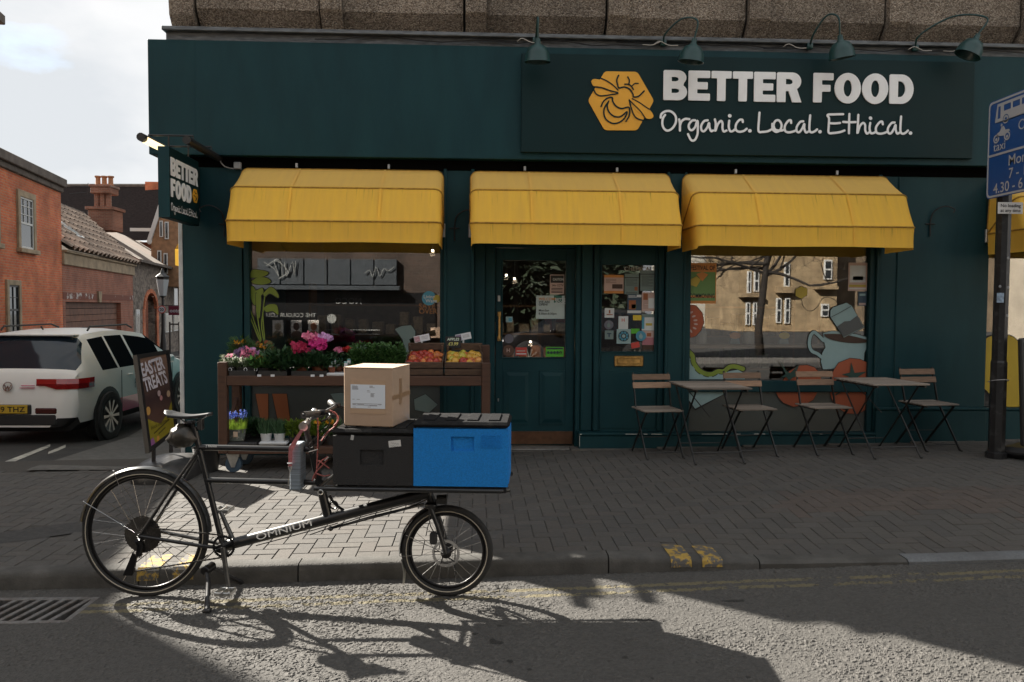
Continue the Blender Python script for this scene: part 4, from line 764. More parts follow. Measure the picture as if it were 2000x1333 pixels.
# door and notice door
YD = .186
paper(door, 1047, 578, 1103, 623, PALE if False else flat('welcome_sheet', (.38, .47, .48)), YD, [(.62, 0, .90, .30, flat('badge_green', (.02, .12, .09)))], [('WELCOME', .09, .20, .155, ORG), ('WE ARE', .09, .32, .135, INK), ('OPEN!', .09, .43, .135, INK), ('Mon-Sun', .09, .68, .125, INK), ('8.30am-8.30pm', .09, .82, .125, INK)]); glue('BETTER', 1084, 588, .04, CREAMP, door, YD-.006); glue('FOOD', 1085, 594, .04, CREAMP, door, YD-.006)
paper(door, 1074, 537, 1102, 575, PINKP, YD, [(.04, .04, .96, .42, INK), (.1, .68, .9, .72, INK), (.1, .76, .9, .8, INK), (.1, .86, .9, .92, INK)], [('CAUTION', .2, .30, .17, CREAMP), ('24hr CCTV', .12, .6, .15, INK)])
paper(door, 1066, 678, 1101, 697, LIME, YD, [(.05, .08, .95, .25, DKG)]); 
for i in range(5): decal(door, DKG if i < 4 else INK, [(1071+i*6+2.6*math.cos(t), 689+2.8*math.sin(t)) for t in np.linspace(0, 6.28, 13)[:-1]], YD-.004, 0)
glue('5', 1093.6, 691.5, .03, LIME, door, YD-.013)
paper(door, 1007, 679, 1029, 695, REDS, YD, [(.05, .72, .95, .85, CREAMP), (.1, .35, .85, .5, PINKP)], [])
decal(door, flat('badge_brown', (.09, .045, .03)), [(993+11*math.cos(t), 685+11*math.sin(t)) for t in np.linspace(0, 6.28, 21)[:-1]], YD, .004); glue('H', 989, 688, .055, PINKP, door, YD-.009)
decal(door, flat('badge_grey', (.12, .12, .15)), [(994+9*math.cos(t), 662+9*math.sin(t)) for t in np.linspace(0, 6.28, 21)[:-1]], YD, .004); paper(door, 988, 619, 1001, 630, PALE, YD, [(.4, .2, .9, .8, BLU)])
YN = .0905; c7 = lambda x, y: (1160+x/6.057, 500+y/6.057)
def nt(x0, y0, x1, y1, m_, bars=(), txt=(), rot=0): paper(notice, *c7(x0, y0), *c7(x1, y1), m_, YN, bars, txt, rot)
rows = lambda a, b, n, m_=INK, x1=.9: [(.1, a+(b-a)*i/n, x1-(.3 if i % 4 == 3 else 0), a+(b-a)*i/n+.011, m_) for i in range(n)]
nt(118, 228, 352, 445, PINKP, [(0, 0, 1, .14, ORG), (0, .86, 1, 1, ORG)]+rows(.22, .46, 6, INK, .62)+[(.42, .5, .95, .74, TEA)])
nt(362, 212, 532, 455, GREYB, [(0, .18, 1, .22, INK), (.7, .64, .92, .82, TERRA)]+rows(.28, .62, 9)+rows(.9, .98, 3)); nt(548, 175, 715, 415, GREYB, [(0, .16, 1, .20, INK)]+rows(.26, .8, 14))
nt(395, 455, 562, 695, DBL, [(0, .80, 1, .93, CREAMP), (.1, .3, .6, .75, TERRA), (.3, .5, .62, .7, LEAF), (.66, .03, 1, .15, CREAMP), (.07, .07, .58, .10, CREAMP), (.07, .13, .66, .16, CREAMP)], [])
nt(566, 435, 724, 655, PINKP, [(.1, .05, .45, .4, TERRA)]+rows(.45, .9, 7, INK, .5)+[(.5, .3, .95, .85, CREAMP)]); nt(566, 690, 720, 885, CREAMP, [(0, 0, 1, .2, GREYB), (0, .18, .2, .9, BLU), (.3, .55, .8, .7, YEL)]); nt(572, 890, 722, 1110, PINKP, [(0, .35, 1, .75, flat('poster_rose', (.35, .14, .17))), (.35, .1, .7, .3, TERRA), (0, .75, 1, 1, TEA)])
nt(126, 620, 240, 732, CREAMP, [(.2, .62, .85, .72, TERRA), (.44, .2, .6, .55, TERRA)]); nt(290, 715, 406, 868, CREAMP, [], [('H', .3, .42, .36, REDS)]); nt(462, 703, 562, 763, YELS); nt(440, 862, 540, 920, LIME); nt(440, 1025, 540, 1090, REDS, [], [], -.2); nt(128, 884, 232, 988, GREYB, [(.42, .3, .58, .75, DBL), (.25, .28, .75, .4, DBL)]); nt(268, 868, 438, 1040, PALE)
cc = c7(352, 950)
for r, m_ in ((10.5, INK), (9.3, BLU), (5.2, INK), (3.4, PALE)): decal(notice, m_, [(cc[0]+r*math.cos(t), cc[1]+r*math.sin(t)) for t in np.linspace(0, 6.28, 21)[:-1]], YN-.004-.002*(11-r)/3, 0)
for k in range(8): t0 = k*PI/4; decal(notice, INK, [(cc[0]+8*math.cos(t0)+1.3*math.cos(t), cc[1]+8*math.sin(t0)+1.3*math.sin(t)) for t in np.linspace(0, 6.28, 7)[:-1]], YN-.014, 0)
for (x, y, r, m_, m2) in ((556, 948, 10, BLU, PALE), (176, 818, 9, flat('badge_grey', (.12, .12, .15)), GREYB)):
    q = c7(x, y); decal(notice, m_, [(q[0]+r*math.cos(t), q[1]+r*math.sin(t)) for t in np.linspace(0, 6.28, 21)[:-1]], YN-.004, 0); decal(notice, m2, [(q[0], q[1]-r*.6), (q[0]+r*.4, q[1]+r*.1), (q[0]+r*.2, q[1]+r*.6), (q[0]-r*.3, q[1]+r*.5), (q[0]-r*.4, q[1])], YN-.013, 0)
glue('CHEMICALS', *c7(358, 178), .062, flat('faint_white', (.3, .3, .27)), notice, YN)
# ================================================================ cargo bicycle
BP0 = Vector((-1.854, -3.706, -.035)); BRZ = math.atan2(-.137, 1.697); BM = Matrix.Translation(BP0) @ Matrix.Rotation(BRZ, 4, 'Z'); BMI = BM.inverted()
def bk(px, py, v=0.):
    """photo point -> the bike's own frame, v metres off its centre plane (minus = towards the road)"""
    c = BMI @ CAM; d = BMI.to_3x3() @ ray(px, py); return c+d*((v-c.y)/d.y)
FRM = mat('black_frame_paint', (.006, .007, .009), .33, coat=.15, var=.15, scale=20, dirt=((.04, .037, .034), .2), dscale=9); RUB = mat('tyre_rubber', (.016, .016, .016), .8, var=.3, scale=30, bump=.3, bscale=150); ALB = mat('black_alloy', (.02, .02, .022), .35, metal=.7); ALS = mat('bare_alloy', (.55, .55, .54), .3, metal=.95, var=.15, scale=40); SPK = mat('spoke_steel', (.5, .5, .5), .25, metal=1.); PLA = mat('black_plastic', (.018, .018, .019), .45, var=.2, scale=30); REFL = mat('reflective_band', (.42, .38, .31), .5)
bike = thing('cargo_bicycle', 'black front loading cargo bicycle on its stand beside the kerb', 'bicycle', BP0, BRZ)
def K(name, m, mb, par=None, **k): return mb.build(name, m, par or bike, keep=True, **k)
RH, FH = bk(284, 1041), bk(873, 1076); RRAD = RH.z+.0; 
zf = (BMI @ Vector((-.157, -3.843, -.003))).z
def ring(c, R_, r, n=56, m=8, v=0., sq=1.):
    mb = MB(); vs = []; fs = []
    for i in range(n):
        a = 2*PI*i/n
        for j in range(m):
            b = 2*PI*j/m; q = R_+r*math.cos(b); vs.append((c.x+q*math.cos(a), c.y+v+r*sq*math.sin(b), c.z+q*math.sin(a)))
    for i in range(n):
        for j in range(m): fs.append((i*m+j, i*m+(j+1) % m, ((i+1) % n)*m+(j+1) % m, ((i+1) % n)*m+j))
    mb.add(vs, fs); return mb
def axis(c, pts, n=24):
    """lathe round the wheel axle; pts (radius, v)"""
    mb = MB(); mb.lathe(pts, n, Matrix.Translation(c) @ Matrix.Rotation(PI/2, 4, 'X'), cap=True); return mb
def wheel(c, R_, tr, rimd, ns, hubr, name):
    w = K(name, ALB, ring(c, R_-2*tr-rimd*.45, rimd*.55, 56, 8, sq=.55), smooth=True)
    K('tyre', RUB, ring(c, R_-tr, tr, 64, 10), w, smooth=True)
    b = ring(c, R_-1.45*tr, .0028, 64, 5, v=-tr*.93); K('reflective_band', REFL, b, w)
    K('hub', ALB, axis(c, [(.012, -.06), (hubr, -.045), (hubr, -.035), (.016, -.03), (.016, .03), (hubr, .035), (hubr, .045), (.012, .06)]), w, smooth=40)
    for i in range(ns):
        a = 2*PI*i/ns; s = 1 if i % 2 else -1; lead = (.75 if (i//2) % 2 else -.75); ro = R_-2*tr-rimd*.8
        p0 = Vector((c.x+hubr*.9*math.cos(a+lead), c.y+s*.04, c.z+hubr*.9*math.sin(a+lead))); p1 = Vector((c.x+ro*math.cos(a), c.y, c.z+ro*math.sin(a))); K('spoke', SPK, MB().tube([p0, p1], .0013, 4, cap=False), w)
    return w
rw = wheel(RH, RRAD, .0185, .019, 28, .028, 'rear_wheel'); fwh = wheel(FH, FH.z-zf, .022, .017, 24, .03, 'front_wheel')
# frame tubes
f = MB(); T = lambda a, b, r, n=12: f.tube([a, b], r, n)
BB = bk(436, 1068); st = bk(383, 852)
T(bk(379, 835), BB, .0165); T(bk(388, 874), bk(607, 878), .0165); T(bk(405, 938), bk(624, 943), .0165)
f.tube([BB, bk(455, 1062), bk(640, 1014), bk(838, 963)], .030, 14)
for s in (-1, 1):
    f.tube([bk(389, 882)+Vector((0, s*.02, 0)), bk(340, 955)+Vector((0, s*.055, 0)), RH+Vector((0, s*.065, 0))], .0095, 8); f.tube([BB+Vector((0, s*.025, 0)), bk(400, 1062)+Vector((0, s*.045, 0)), RH+Vector((0, s*.065, 0))], .0105, 8)
f.tube([bk(610, 880), bk(625, 946), bk(643, 1020)], [.02, .024, .026], 12); T(BB+Vector((0, -.045, 0)), BB+Vector((0, .045, 0)), .024); T(bk(832, 950), bk(846, 992), .024)
g1 = [bk(x, y) for x, y in ((643, 968), (655, 985), (680, 1000), (715, 998), (760, 985))]; f.tube(catmull(g1, 4), .008, 6)
K('frame', FRM, f, smooth=50)
K('gusset_ring', FRM, ring(bk(652, 987), .021, .005, 20, 6))
# fork, steering rod, column, bars
f = MB(); cr = bk(843, 985)
for s in (-1, 1): f.tube([cr+Vector((-.005, s*.045, .0)), bk(856, 1020)+Vector((0, s*.055, 0)), FH+Vector((0, s*.058, 0))], [.014, .013, .011], 8)
f.box(cr.x-.03, cr.x+.03, -.06, .06, cr.z-.015, cr.z+.015, .006); K('fork', FRM, f, smooth=50)
K('steering_rod', FRM, MB().tube([bk(648, 1032, -.05), bk(828, 985, -.05)], .007, 8).ball(bk(646, 1033, -.05), .014, 8, 6), smooth=True)
sc_ = bk(597, 834); f = MB(); f.tube([bk(612, 895), sc_], .0165, 10); K('steering_column', PLA, f, smooth=50)
K('stem_clamp', ALS, MB().tube([sc_+Vector((-.005, -.03, .005)), sc_+Vector((-.005, .03, .005))], .026, 12).tube([sc_+Vector((0, 0, .0)), sc_+Vector((.02, 0, .045))], .015, 8), smooth=50)
hc = sc_+Vector((.03, 0, .055)); gi, go = bk(630, 806, -.13), bk(592, 811, -.27); gi2, go2 = Vector((gi.x, -gi.y, gi.z)), Vector((go.x, -go.y, go.z))
hb = K('handlebar', PLA, MB().tube(catmull([go, gi, hc+Vector((.02, -.05, 0)), hc+Vector((.02, .05, 0)), gi2, go2], 5), .0112, 8), smooth=True)
for a, b in ((go, gi), (go2, gi2)): K('grip', mat('grip_rubber', (.035, .035, .034), .6, var=.2, scale=40), MB().tube([a, a.lerp(b, .12), a.lerp(b, .75)], [.019, .018, .0155], 10), hb, smooth=40)
for a, b in ((go, gi), (go2, gi2)):
    q = a.lerp(b, .85); K('brake_lever', ALB, MB().tube(catmull([q, q+Vector((.05, 0, -.005)), q+Vector((.06, (a-b).y*.35, -.02)), q+Vector((.035, (a-b).y*.75, -.03))], 4), .006, 6).box(q.x-.012, q.x+.035, q.y-.015, q.y+.015, q.z-.012, q.z+.016, .005), hb, smooth=50)
K('bell', ALS, MB().ball(hc+Vector((.0, .07, .02)), .02, 10, 6), hb, smooth=True)
CBL = mat('red_cord', (.33, .10, .09), .7, var=.5, scale=120); CBB = mat('brake_cable', (.012, .012, .012), .5); CBW = mat('pale_cable_tie', (.55, .53, .5), .6)
for i, q in enumerate(([(620, 814), (621, 850), (619, 910), (616, 935)], [(614, 935), (624, 905), (640, 893)], [(610, 940), (616, 925), (640, 898)], [(622, 900), (634, 908), (644, 916)], [(618, 925), (632, 930), (645, 928)], [(650, 805), (660, 815), (655, 832), (640, 845), (628, 862)], [(644, 802), (656, 808), (660, 822), (652, 832)])): K('cord', CBL, MB().tube(catmull([tuple(bk(x, y, -.06-.01*i)) for x, y in q], 5), .0042, 5), smooth=True)
for q in ([(646, 812), (640, 840), (615, 870), (606, 875), (606, 866), (640, 832)], [(648, 838), (625, 870), (608, 888), (605, 872)], [(630, 810), (662, 812), (658, 830), (640, 850)], [(500, 1066), (560, 1050), (640, 1028), (660, 1022)], [(605, 1045), (700, 1012), (760, 996), (822, 978)], [(640, 1035), (662, 1028), (720, 1010), (800, 990), (835, 975)]): K('cable', CBB, MB().tube(catmull([tuple(bk(x, y, -.045)) for x, y in q], 5), .003, 5), smooth=True)
build_each(MB().tube([bk(603, 883, -.07), bk(621, 878, -.07)], .003, 5).tube([bk(625, 862, -.07), bk(644, 842, -.07)], .0025, 5).tube([bk(634, 900, -.09), bk(642, 893, -.09)], .0028, 5), 'cable_tie', CBW, bike, keep=True)
# strap and pad slung over the tubes
WEB = mat('grey_webbing', (.20, .24, .28), .8, var=.35, scale=2, stretch=(1, 1, 160), bump=.5, bscale=3, det=1)
p0, p1 = bk(566, 957, -.06), bk(588, 867, -.06); K('frame_pad', WEB, MB().box(p0.x+.003, p1.x, -.075, .03, p0.z, p1.z, .006))
K('pink_strap', mat('pink_strap', (.38, .13, .14), .8, var=.3, scale=40), MB().prism([(q.x, q.z) for q in (bk(592, 841, -.1), bk(586, 840, -.1), bk(563, 875, -.1), bk(562, 912, -.1), bk(569, 912, -.1), bk(570, 882, -.1))], -.092, -.088), bike)
K('strap_buckle', ALS, MB().tube([bk(561, 905, -.1), bk(571, 905, -.1)], .004, 5).tube([bk(563, 911, -.1), bk(566, 922, -.1), bk(563, 945, -.1)], .0025, 5).tube([bk(570, 911, -.1), bk(567, 922, -.1)], .0025, 5))
# load platform
zr = bk(800, 958, -.24).z; xa, xb = bk(613, 951, -.24).x, bk(993, 962, -.24).x; f = MB()
for s in (-1, 1): f.tube([(xa, s*.235, zr), (xb-.04, s*.235, zr), (xb, s*.20, zr)], .0125, 10)
for k in range(6): x = xa+.02+(xb-xa-.04)*k/5; f.tube([(x, -.235, zr), (x, .235, zr)], .011, 8)
pl = K('load_platform', FRM, f, smooth=50)
K('deck', PLA, MB().box(xa+.05, xb-.01, -.222, .222, zr+.006, zr+.016, .003), pl)
K('rail_loops', ALS, ring(bk(626, 962, -.25), .012, .003, 16, 5))
# saddle, post, bag
S0, S1 = bk(322, 806), bk(414, 807); sd = MB(); vs = []; fs = []; n = 14; mm = 10
for i in range(n):
    t = i/(n-1); x = S0.x+(S1.x-S0.x)*t; hw = .075*(1-t)**1.3*(math.sin(min(1, t*5)*PI/2))+.016*(1 if t > .05 else .6); zc = S0.z-.016*math.sin(PI*t)-.004*t+(.006 if t < .12 else 0)
    for j in range(mm): a = 2*PI*j/mm; vs.append((x, hw*math.cos(a), zc+(.009 if math.sin(a) > 0 else .022*(1-t*.5))*math.sin(a)))
for i in range(n-1):
    for j in range(mm): fs.append((i*mm+j, i*mm+(j+1) % mm, (i+1)*mm+(j+1) % mm, (i+1)*mm+j))
fs += [tuple(range(mm)), tuple((n-1)*mm+j for j in range(mm-1, -1, -1))]; sd.add(vs, fs); sad = K('saddle', mat('saddle_vinyl', (.02, .022, .025), .4, var=.15, scale=30), sd, smooth=True)
K('saddle_rails', SPK, MB().tube([bk(345, 814, -.02), bk(360, 824, -.02), bk(385, 824, -.02), bk(405, 812, -.02)], .0035, 6).tube([bk(345, 814, .02), bk(360, 824, .02), bk(385, 824, .02), bk(405, 812, .02)], .0035, 6), sad)
K('seat_post', ALB, MB().tube([bk(374, 822), bk(381, 852)], .0135, 10).box(bk(370, 824).x-.02, bk(370, 824).x+.025, -.025, .025, bk(370, 826).z-.012, bk(370, 826).z+.01, .005), smooth=50)
bg_ = MB(); c = bk(357, 851); bg_.ball((0, 0, 0), 1, 18, 12); import mathutils.noise as mn
vs2 = []
for v in bg_.v:
    v = Vector(v); q = mn.noise(v*2.2)*.22+mn.noise(v*5)*.09; v = v*(1+q); vs2.append((c.x+v.x*.082*(1.12 if v.z < 0 else .9), c.y+v.y*.07, c.z+v.z*.066))
bg_.v = vs2; K('saddle_bag', mat('waxed_bag', (.03, .027, .022), .35, var=.3, scale=25, bump=.5, bscale=30), bg_, smooth=True)
K('rear_lamp', PLA, MB().box(bk(392, 826).x-.014, bk(392, 826).x+.014, -.02, .02, bk(392, 840).z, bk(392, 818).z, .005))
# drivetrain
CR = bk(437, 1068, -.06); DRK = mat('chain_steel', (.10, .095, .09), .32, metal=.8, var=.3, scale=80)
def gear(c, R_, teeth, v, wd, inner):
    mb = MB(); pts = []
    for i in range(teeth*2): a = PI*i/teeth; q = R_+(.0035 if i % 2 else -.0015); pts.append((c.x+q*math.cos(a), c.z+q*math.sin(a)))
    ins = [(c.x+inner*math.cos(a), c.z+inner*math.sin(a)) for a in np.linspace(0, 2*PI, len(pts)+1)[:-1]]
    k = len(pts); vs = [(x, v, z) for x, z in pts]+[(x, v, z) for x, z in ins]+[(x, v+wd, z) for x, z in pts]+[(x, v+wd, z) for x, z in ins]; fs = []
    for i in range(k): j = (i+1) % k; fs += [(i, j, k+j, k+i), (2*k+j, 2*k+i, 3*k+i, 3*k+j), (i, 2*k+i, 2*k+j, j), (k+j, 3*k+j, 3*k+i, k+i)]
    mb.add(vs, fs); return mb
crank = K('crankset', ALB, gear(CR, .062, 36, -.062, .004, .05)); f = MB()
for i in range(4): a = i*PI/2+.5; f.tube([(CR.x, -.06, CR.z), (CR.x+.054*math.cos(a), -.06, CR.z+.054*math.sin(a))], .007, 6)
K('spider', ALB, f, crank); pe, pe2 = bk(447, 1150, -.09), bk(431, 1000, .08)
K('crank_arm', mat('worn_crank', (.12, .12, .12), .35, metal=.8, var=.3, scale=20), MB().tube([(CR.x, -.075, CR.z), pe], [.016, .011], 8), crank, smooth=50); K('crank_arm', MATS['worn_crank'], MB().tube([(CR.x, .07, CR.z), pe2], [.015, .011], 8), crank, smooth=50)
for p, s in ((pe, -1), (pe2, 1)):
    f = MB()
    for dx in (-.038, .038): f.box(p.x+dx-.006, p.x+dx+.006, p.y+(s*.05)-.045, p.y+(s*.05)+.045, p.z-.012, p.z+.012, .003)
    f.tube([p, p+Vector((0, s*.095, 0))], .011, 8)
    for dy in (.008, .09): f.box(p.x-.04, p.x+.04, p.y+s*dy-.005, p.y+s*dy+.005, p.z-.01, p.z+.01, .002)
    K('pedal', ALS, f, crank)
f = MB()
for i in range(9): g_ = gear(RH, .024+.0098*i, 11+i*3, -.03-.0042*(8-i)-.0, .002, .018+.0085*i); f.add(g_.v, g_.f)
K('cassette', DRK, f); ch = MB(); top = [(RH.x+.02, -.048, RH.z+.045), (CR.x, -.06, CR.z+.062)]; jk = bk(258, 1113, -.05); bot = [(jk.x, -.05, jk.z-.012), (CR.x-.01, -.06, CR.z-.061)]
for a, b in (top, bot):
    ch = MB(); a, b = Vector(a), Vector(b); nl = int((b-a).length/.0127); 
    for i in range(nl): q = a.lerp(b, (i+.5)/nl); ch.box(q.x-.006, q.x+.006, q.y-.0035, q.y+.0035, q.z-.0042+.001*(i % 2), q.z+.0042-.001*(i % 2))
    tag(K('chain_run', DRK, ch), kind='stuff')
ja = bk(275, 1065, -.05); K('derailleur', ALB, MB().tube([RH+Vector((-.01, -.07, -.02)), ja, bk(270, 1085, -.06)], [.018, .022, .014], 8).prism([(q.x, q.z) for q in (bk(268, 1075), bk(277, 1082), bk(268, 1118), bk(250, 1118))], -.056, -.044), smooth=50)
K('jockey_wheel', DRK, gear(jk, .018, 11, -.054, .006, .006)); f = gear(bk(272, 1082, -.05), .018, 11, -.054, .006, .006); K('jockey_wheel', DRK, f)
# mudguards
def guard(c, R_, a0, a1, wd, n=40):
    mb = MB(); vs = []; fs = []; m_ = 7
    for i in range(n+1):
        a = a0+(a1-a0)*i/n
        for j in range(m_): b = -1+2*j/(m_-1); q = R_-.010*b*b; vs.append((c.x+q*math.cos(a), wd*b, c.z+q*math.sin(a)))
    for i in range(n):
        for j in range(m_-1): fs.append((i*m_+j, i*m_+j+1, (i+1)*m_+j+1, (i+1)*m_+j))
    return mb.add(vs, fs)
GRD = mat('mudguard_plastic', (.03, .032, .034), .25, var=.15, scale=12, coat=.3)
rg = K('rear_mudguard', GRD, guard(RH, RRAD+.016, math.radians(172), math.radians(2), .026), smooth=True)
K('guard_stay', SPK, MB().tube([RH+Vector((0, -.06, 0)), bk(222, 923, -.026)], .002, 5).tube([RH+Vector((0, -.06, 0)), bk(164, 981, -.026)], .002, 5).ball(bk(222, 921, -.03), .007, 6, 5).ball(bk(164, 981, -.03), .006, 6, 5), rg)
fr = FH.z-zf; fg = K('front_mudguard', GRD, guard(FH, fr+.012, math.radians(112), math.radians(186), .03, 20), smooth=True)
a, b = bk(784, 1092, 0), bk(790, 1141, 0); fl = MB(); vs = []
for i in range(6):
    t = i/5; x = a.x+(b.x-a.x)*t+.008*math.sin(t*4); wv = .022+.014*math.sin(t*PI*.8); z = a.z+(b.z-a.z)*t; vs += [(x, -wv, z), (x+.004, wv, z)]
fl.add(vs, [(2*i, 2*i+1, 2*i+3, 2*i+2) for i in range(5)]); K('mud_flap', mat('pale_flap', (.36, .35, .32), .6, var=.3, scale=20), fl, fg, smooth=True, fix=False)
K('guard_stay', SPK, MB().tube([FH+Vector((0, -.06, 0)), bk(792, 1045, -.03)], .0018, 5).tube([FH+Vector((0, -.06, 0)), bk(781, 1087, -.03)], .0018, 5), fg)
# disc brake, lamp, stand
K('brake_disc', SPK, gear(FH, .075, 40, -.05, .002, .06)); f = MB()
for i in range(5): a_ = i*2*PI/5; f.tube([FH+Vector((.02*math.cos(a_), -.049, .02*math.sin(a_))), FH+Vector((.065*math.cos(a_+.5), -.049, .065*math.sin(a_+.5)))], .004, 5)
K('disc_spider', ALB, f); p = bk(847, 1050, -.06); K('brake_caliper', PLA, MB().box(p.x-.02, p.x+.02, -.085, -.045, p.z-.035, p.z+.03, .008).tube(catmull([p+Vector((0, 0, .03)), p+Vector((-.02, -.01, .08)), bk(838, 990, -.05)], 4), .003, 5))
p = bk(862, 976, -.03); K('front_lamp', PLA, MB().tube([p+Vector((-.025, 0, 0)), p+Vector((.03, 0, .0))], [.024, .028], 12).box(p.x-.02, p.x+.025, -.05, -.01, p.z-.022, p.z+.022, .008), smooth=40)
ks = bk(408, 1112); gnd = BMI @ Vector((-1.415, -3.985, GR(-1.4)+.004)); g2 = gnd+Vector((.035, .5, 0)); f = MB()
f.tube([ks+Vector((0, -.03, .0)), ks.lerp(gnd, .35), gnd+Vector((0, .0, .01))], [.014, .0135, .016], 8).tube([ks+Vector((0, .03, 0)), Vector((g2.x, .22, 0)).lerp(ks, .02)], .012, 8).box(gnd.x-.02, gnd.x+.02, gnd.y-.02, gnd.y+.02, gnd.z, gnd.z+.02, .004)
kst = K('kickstand', PLA, f, smooth=50); K('stand_pivot', ALB, axis(bk(407, 1111), [(.02, -.05), (.026, -.045), (.026, .045), (.02, .05)]), kst, smooth=40)
T_ = bk(500, 1052, -.032); T2 = bk(607, 1023, -.032); ang = math.atan2(T2.z-T_.z, T2.x-T_.x); L_ = (T2-T_).length
me = text_mesh('OMNIUM', .052, .0, .0, sx=1.0); xs = [v.co.x for v in me.vertices]; me.transform(Matrix.Translation(T_+Vector((.004, -.002, -.012))) @ Matrix.Rotation(-ang, 4, 'Y') @ Matrix.Diagonal((L_/(max(xs)-min(xs)), 1, 1, 1)) @ FRONT); link('frame_lettering', me, mat('decal_white', (.82, .82, .8), .5), bike, keep=True)
me = text_mesh('J. Dennis', .017, 0, 0); q = bk(402, 873, -.018); place(me, q.x, -.0175, q.z-.002); link('name_decal', me, mat('decal_white', (.55, .55, .53), .5), bike, keep=True)
# ================================================================ boxes on the bicycle (things of their own)
def foam(px0, py0, px1, py1, lidpx, col, lidc, v0, v1, label, name='insulated_box'):
    a, b = bk(px0, py1, v0), bk(px1, py0, v0); l0 = bk(px0, lidpx, v0).z; t = thing(name, label, 'box', BM @ Vector(((a.x+b.x)/2, (v0+v1)/2, zr+.016)), BRZ); c = BMI @ t.location
    def lc(x): return x-c.x
    x0, x1, y0, y1 = a.x-c.x, b.x-c.x, v0-c.y, v1-c.y; H_ = l0-zr-.016; W_ = x1-x0
    m = mat(name+'_foam'+str(px0), col, .85, var=.13, scale=160, bump=.45, bscale=220, det=1); ml = mat('foam_lid'+str(px0), lidc, .95, spec=.04, var=.2, scale=120, bump=.4, bscale=200, dirt=((.05, .049, .047), .5), dscale=14, dlo=.54)
    f = MB(); hx0, hx1, hz0, hz1 = x0+W_*.40, x0+W_*.64, H_*.62, H_*.86                               # recessed hand hold in the front
    if px0 < 700: hx0, hx1, hz0, hz1 = x0+W_*.34, x0+W_*.63, H_*.42, H_*.72
    ch = .018; f.box(x0, x1, y0+.012, y1, 0, H_, ch)
    fr_ = [(x0+.004, hx0, .006, H_-.004), (hx1, x1-.004, .006, H_-.004), (hx0, hx1, .006, hz0), (hx0, hx1, hz1, H_-.004)]
    for (p, q, r, s) in fr_: f.box(p, q, y0, y0+.02, r, s)
    bo = f.build('body', m, t, keep=True); 
    g_ = MB(); g_.box(x0-.004, x1+.004, y0-.004, y1+.004, H_+.002, bk(px0, py0, v0).z-zr-.016, .014); ld = g_.build('lid', ml, t, keep=True)
    Ht = bk(px0, py0, v0).z-zr-.016; g_ = MB()
    for i in range(4): xx = x0+.05+(W_-.16)*i/3; g_.box(xx, xx+.06, y0+.05, y1-.05, Ht, Ht+.007, .004)
    g_.build('lid_ribs', ml, ld, keep=True)
    return t, x0, x1, y0, Ht, H_
bt = foam(806, 824, 994, 957, 836, (.003, .19, .58), (.02, .02, .021), -.235, .12, 'bright blue insulated foam box with black lid on the bicycle platform')
bz = MB(); tt, x0, x1, y0, Ht, H_ = bt; [bz.box(x1-.145+.011*i, x1-.138+.011*i, y0-.003, y0+.002, H_*.68+.012*j, H_*.68+.006+.012*j) for i in range(10) for j in range(6)]; bz.build('dot_grid', MATS['insulated_box_foam806'], tt, keep=True)
kt = foam(649, 839, 808, 953, 850, (.017, .017, .018), (.022, .022, .022), -.235, .19, 'black insulated foam box with a white sticker under the cardboard box'); tt, x0, x1, y0, Ht, H_ = kt; cc = BMI @ tt.location
def lab(px, py, w2, h2, m_, n_, rot=0): q = bk(px, py, -.236)-cc; return MB().box(-w2, w2, -.0015, 0, -h2, h2, M=Matrix.Translation((q.x, y0-.0005, q.z)) @ Matrix.Rotation(rot, 4, 'Y')).build(n_, m_, tt, keep=True)
lab(771, 867, .032, .017, mat('paper_white', (.55, .55, .54), .7), 'sticker', -.12); lab(688, 855, .008, .013, mat('torn_tape', (.4, .4, .39), .6), 'tape_scrap', .2)
sq = MB(); q = bk(763, 866, -.24)-cc
for i in range(2):
    P_ = [Vector((q.x+k*.0042, y0-.0022, q.z-.014*i+.004*math.sin(k*2.3+i)-.0005*k)) for k in range(11)]; sq.tube(P_, .0007, 4)
sq.build('handwriting', INK, tt, keep=True)
CARD = mat('cardboard', (.42, .30, .215), .85, var=.08, scale=6, bump=.12, bscale=40, dirt=((.34, .24, .165), .5), dscale=4)
a, b = bk(678, 832, -.16), bk(777, 720, -.16); W_, H_ = b.x-a.x, b.z-a.z; topz = (Ht+zr+.016)
cb = thing('cardboard_box', 'brown cardboard carton with white delivery note on top of the black box', 'box', BM @ Vector(((a.x+b.x)/2, -.16+.14, topz+.007)), BRZ-math.radians(8))
H_ = b.z-topz-.007; MB().box(-W_/2, W_/2, -.15, .15, .0, H_, .004).build('carton', CARD, cb, keep=True)
MB().box(-W_/2-.001, W_/2+.001, -.152, -.006, H_, H_+.004).box(-W_/2-.001, W_/2+.001, .004, .152, H_, H_+.004).build('flaps', CARD, cb, keep=True)
MB().box(W_/2, W_/2+.0015, -.15, .15, H_*.46, H_*.54).box(W_/2, W_/2+.002, -.04, .0, H_*.35, H_*.8).build('tape', mat('brown_tape', (.30, .19, .11), .4), cb, keep=True)
MB().box(-W_*.36, W_*.36, -.1518, -.15, H_*.22, H_*.80).build('packing_tape', mat('clear_tape', (.44, .31, .21), .25, coat=.5), cb, keep=True)
MB().box(-W_*.355, W_*.35, -.1535, -.152, H_*.31, H_*.72).build('delivery_note', mat('note_paper', (.62, .68, .76), .6), cb, keep=True)
pr = MB(); r_ = random.Random(3)
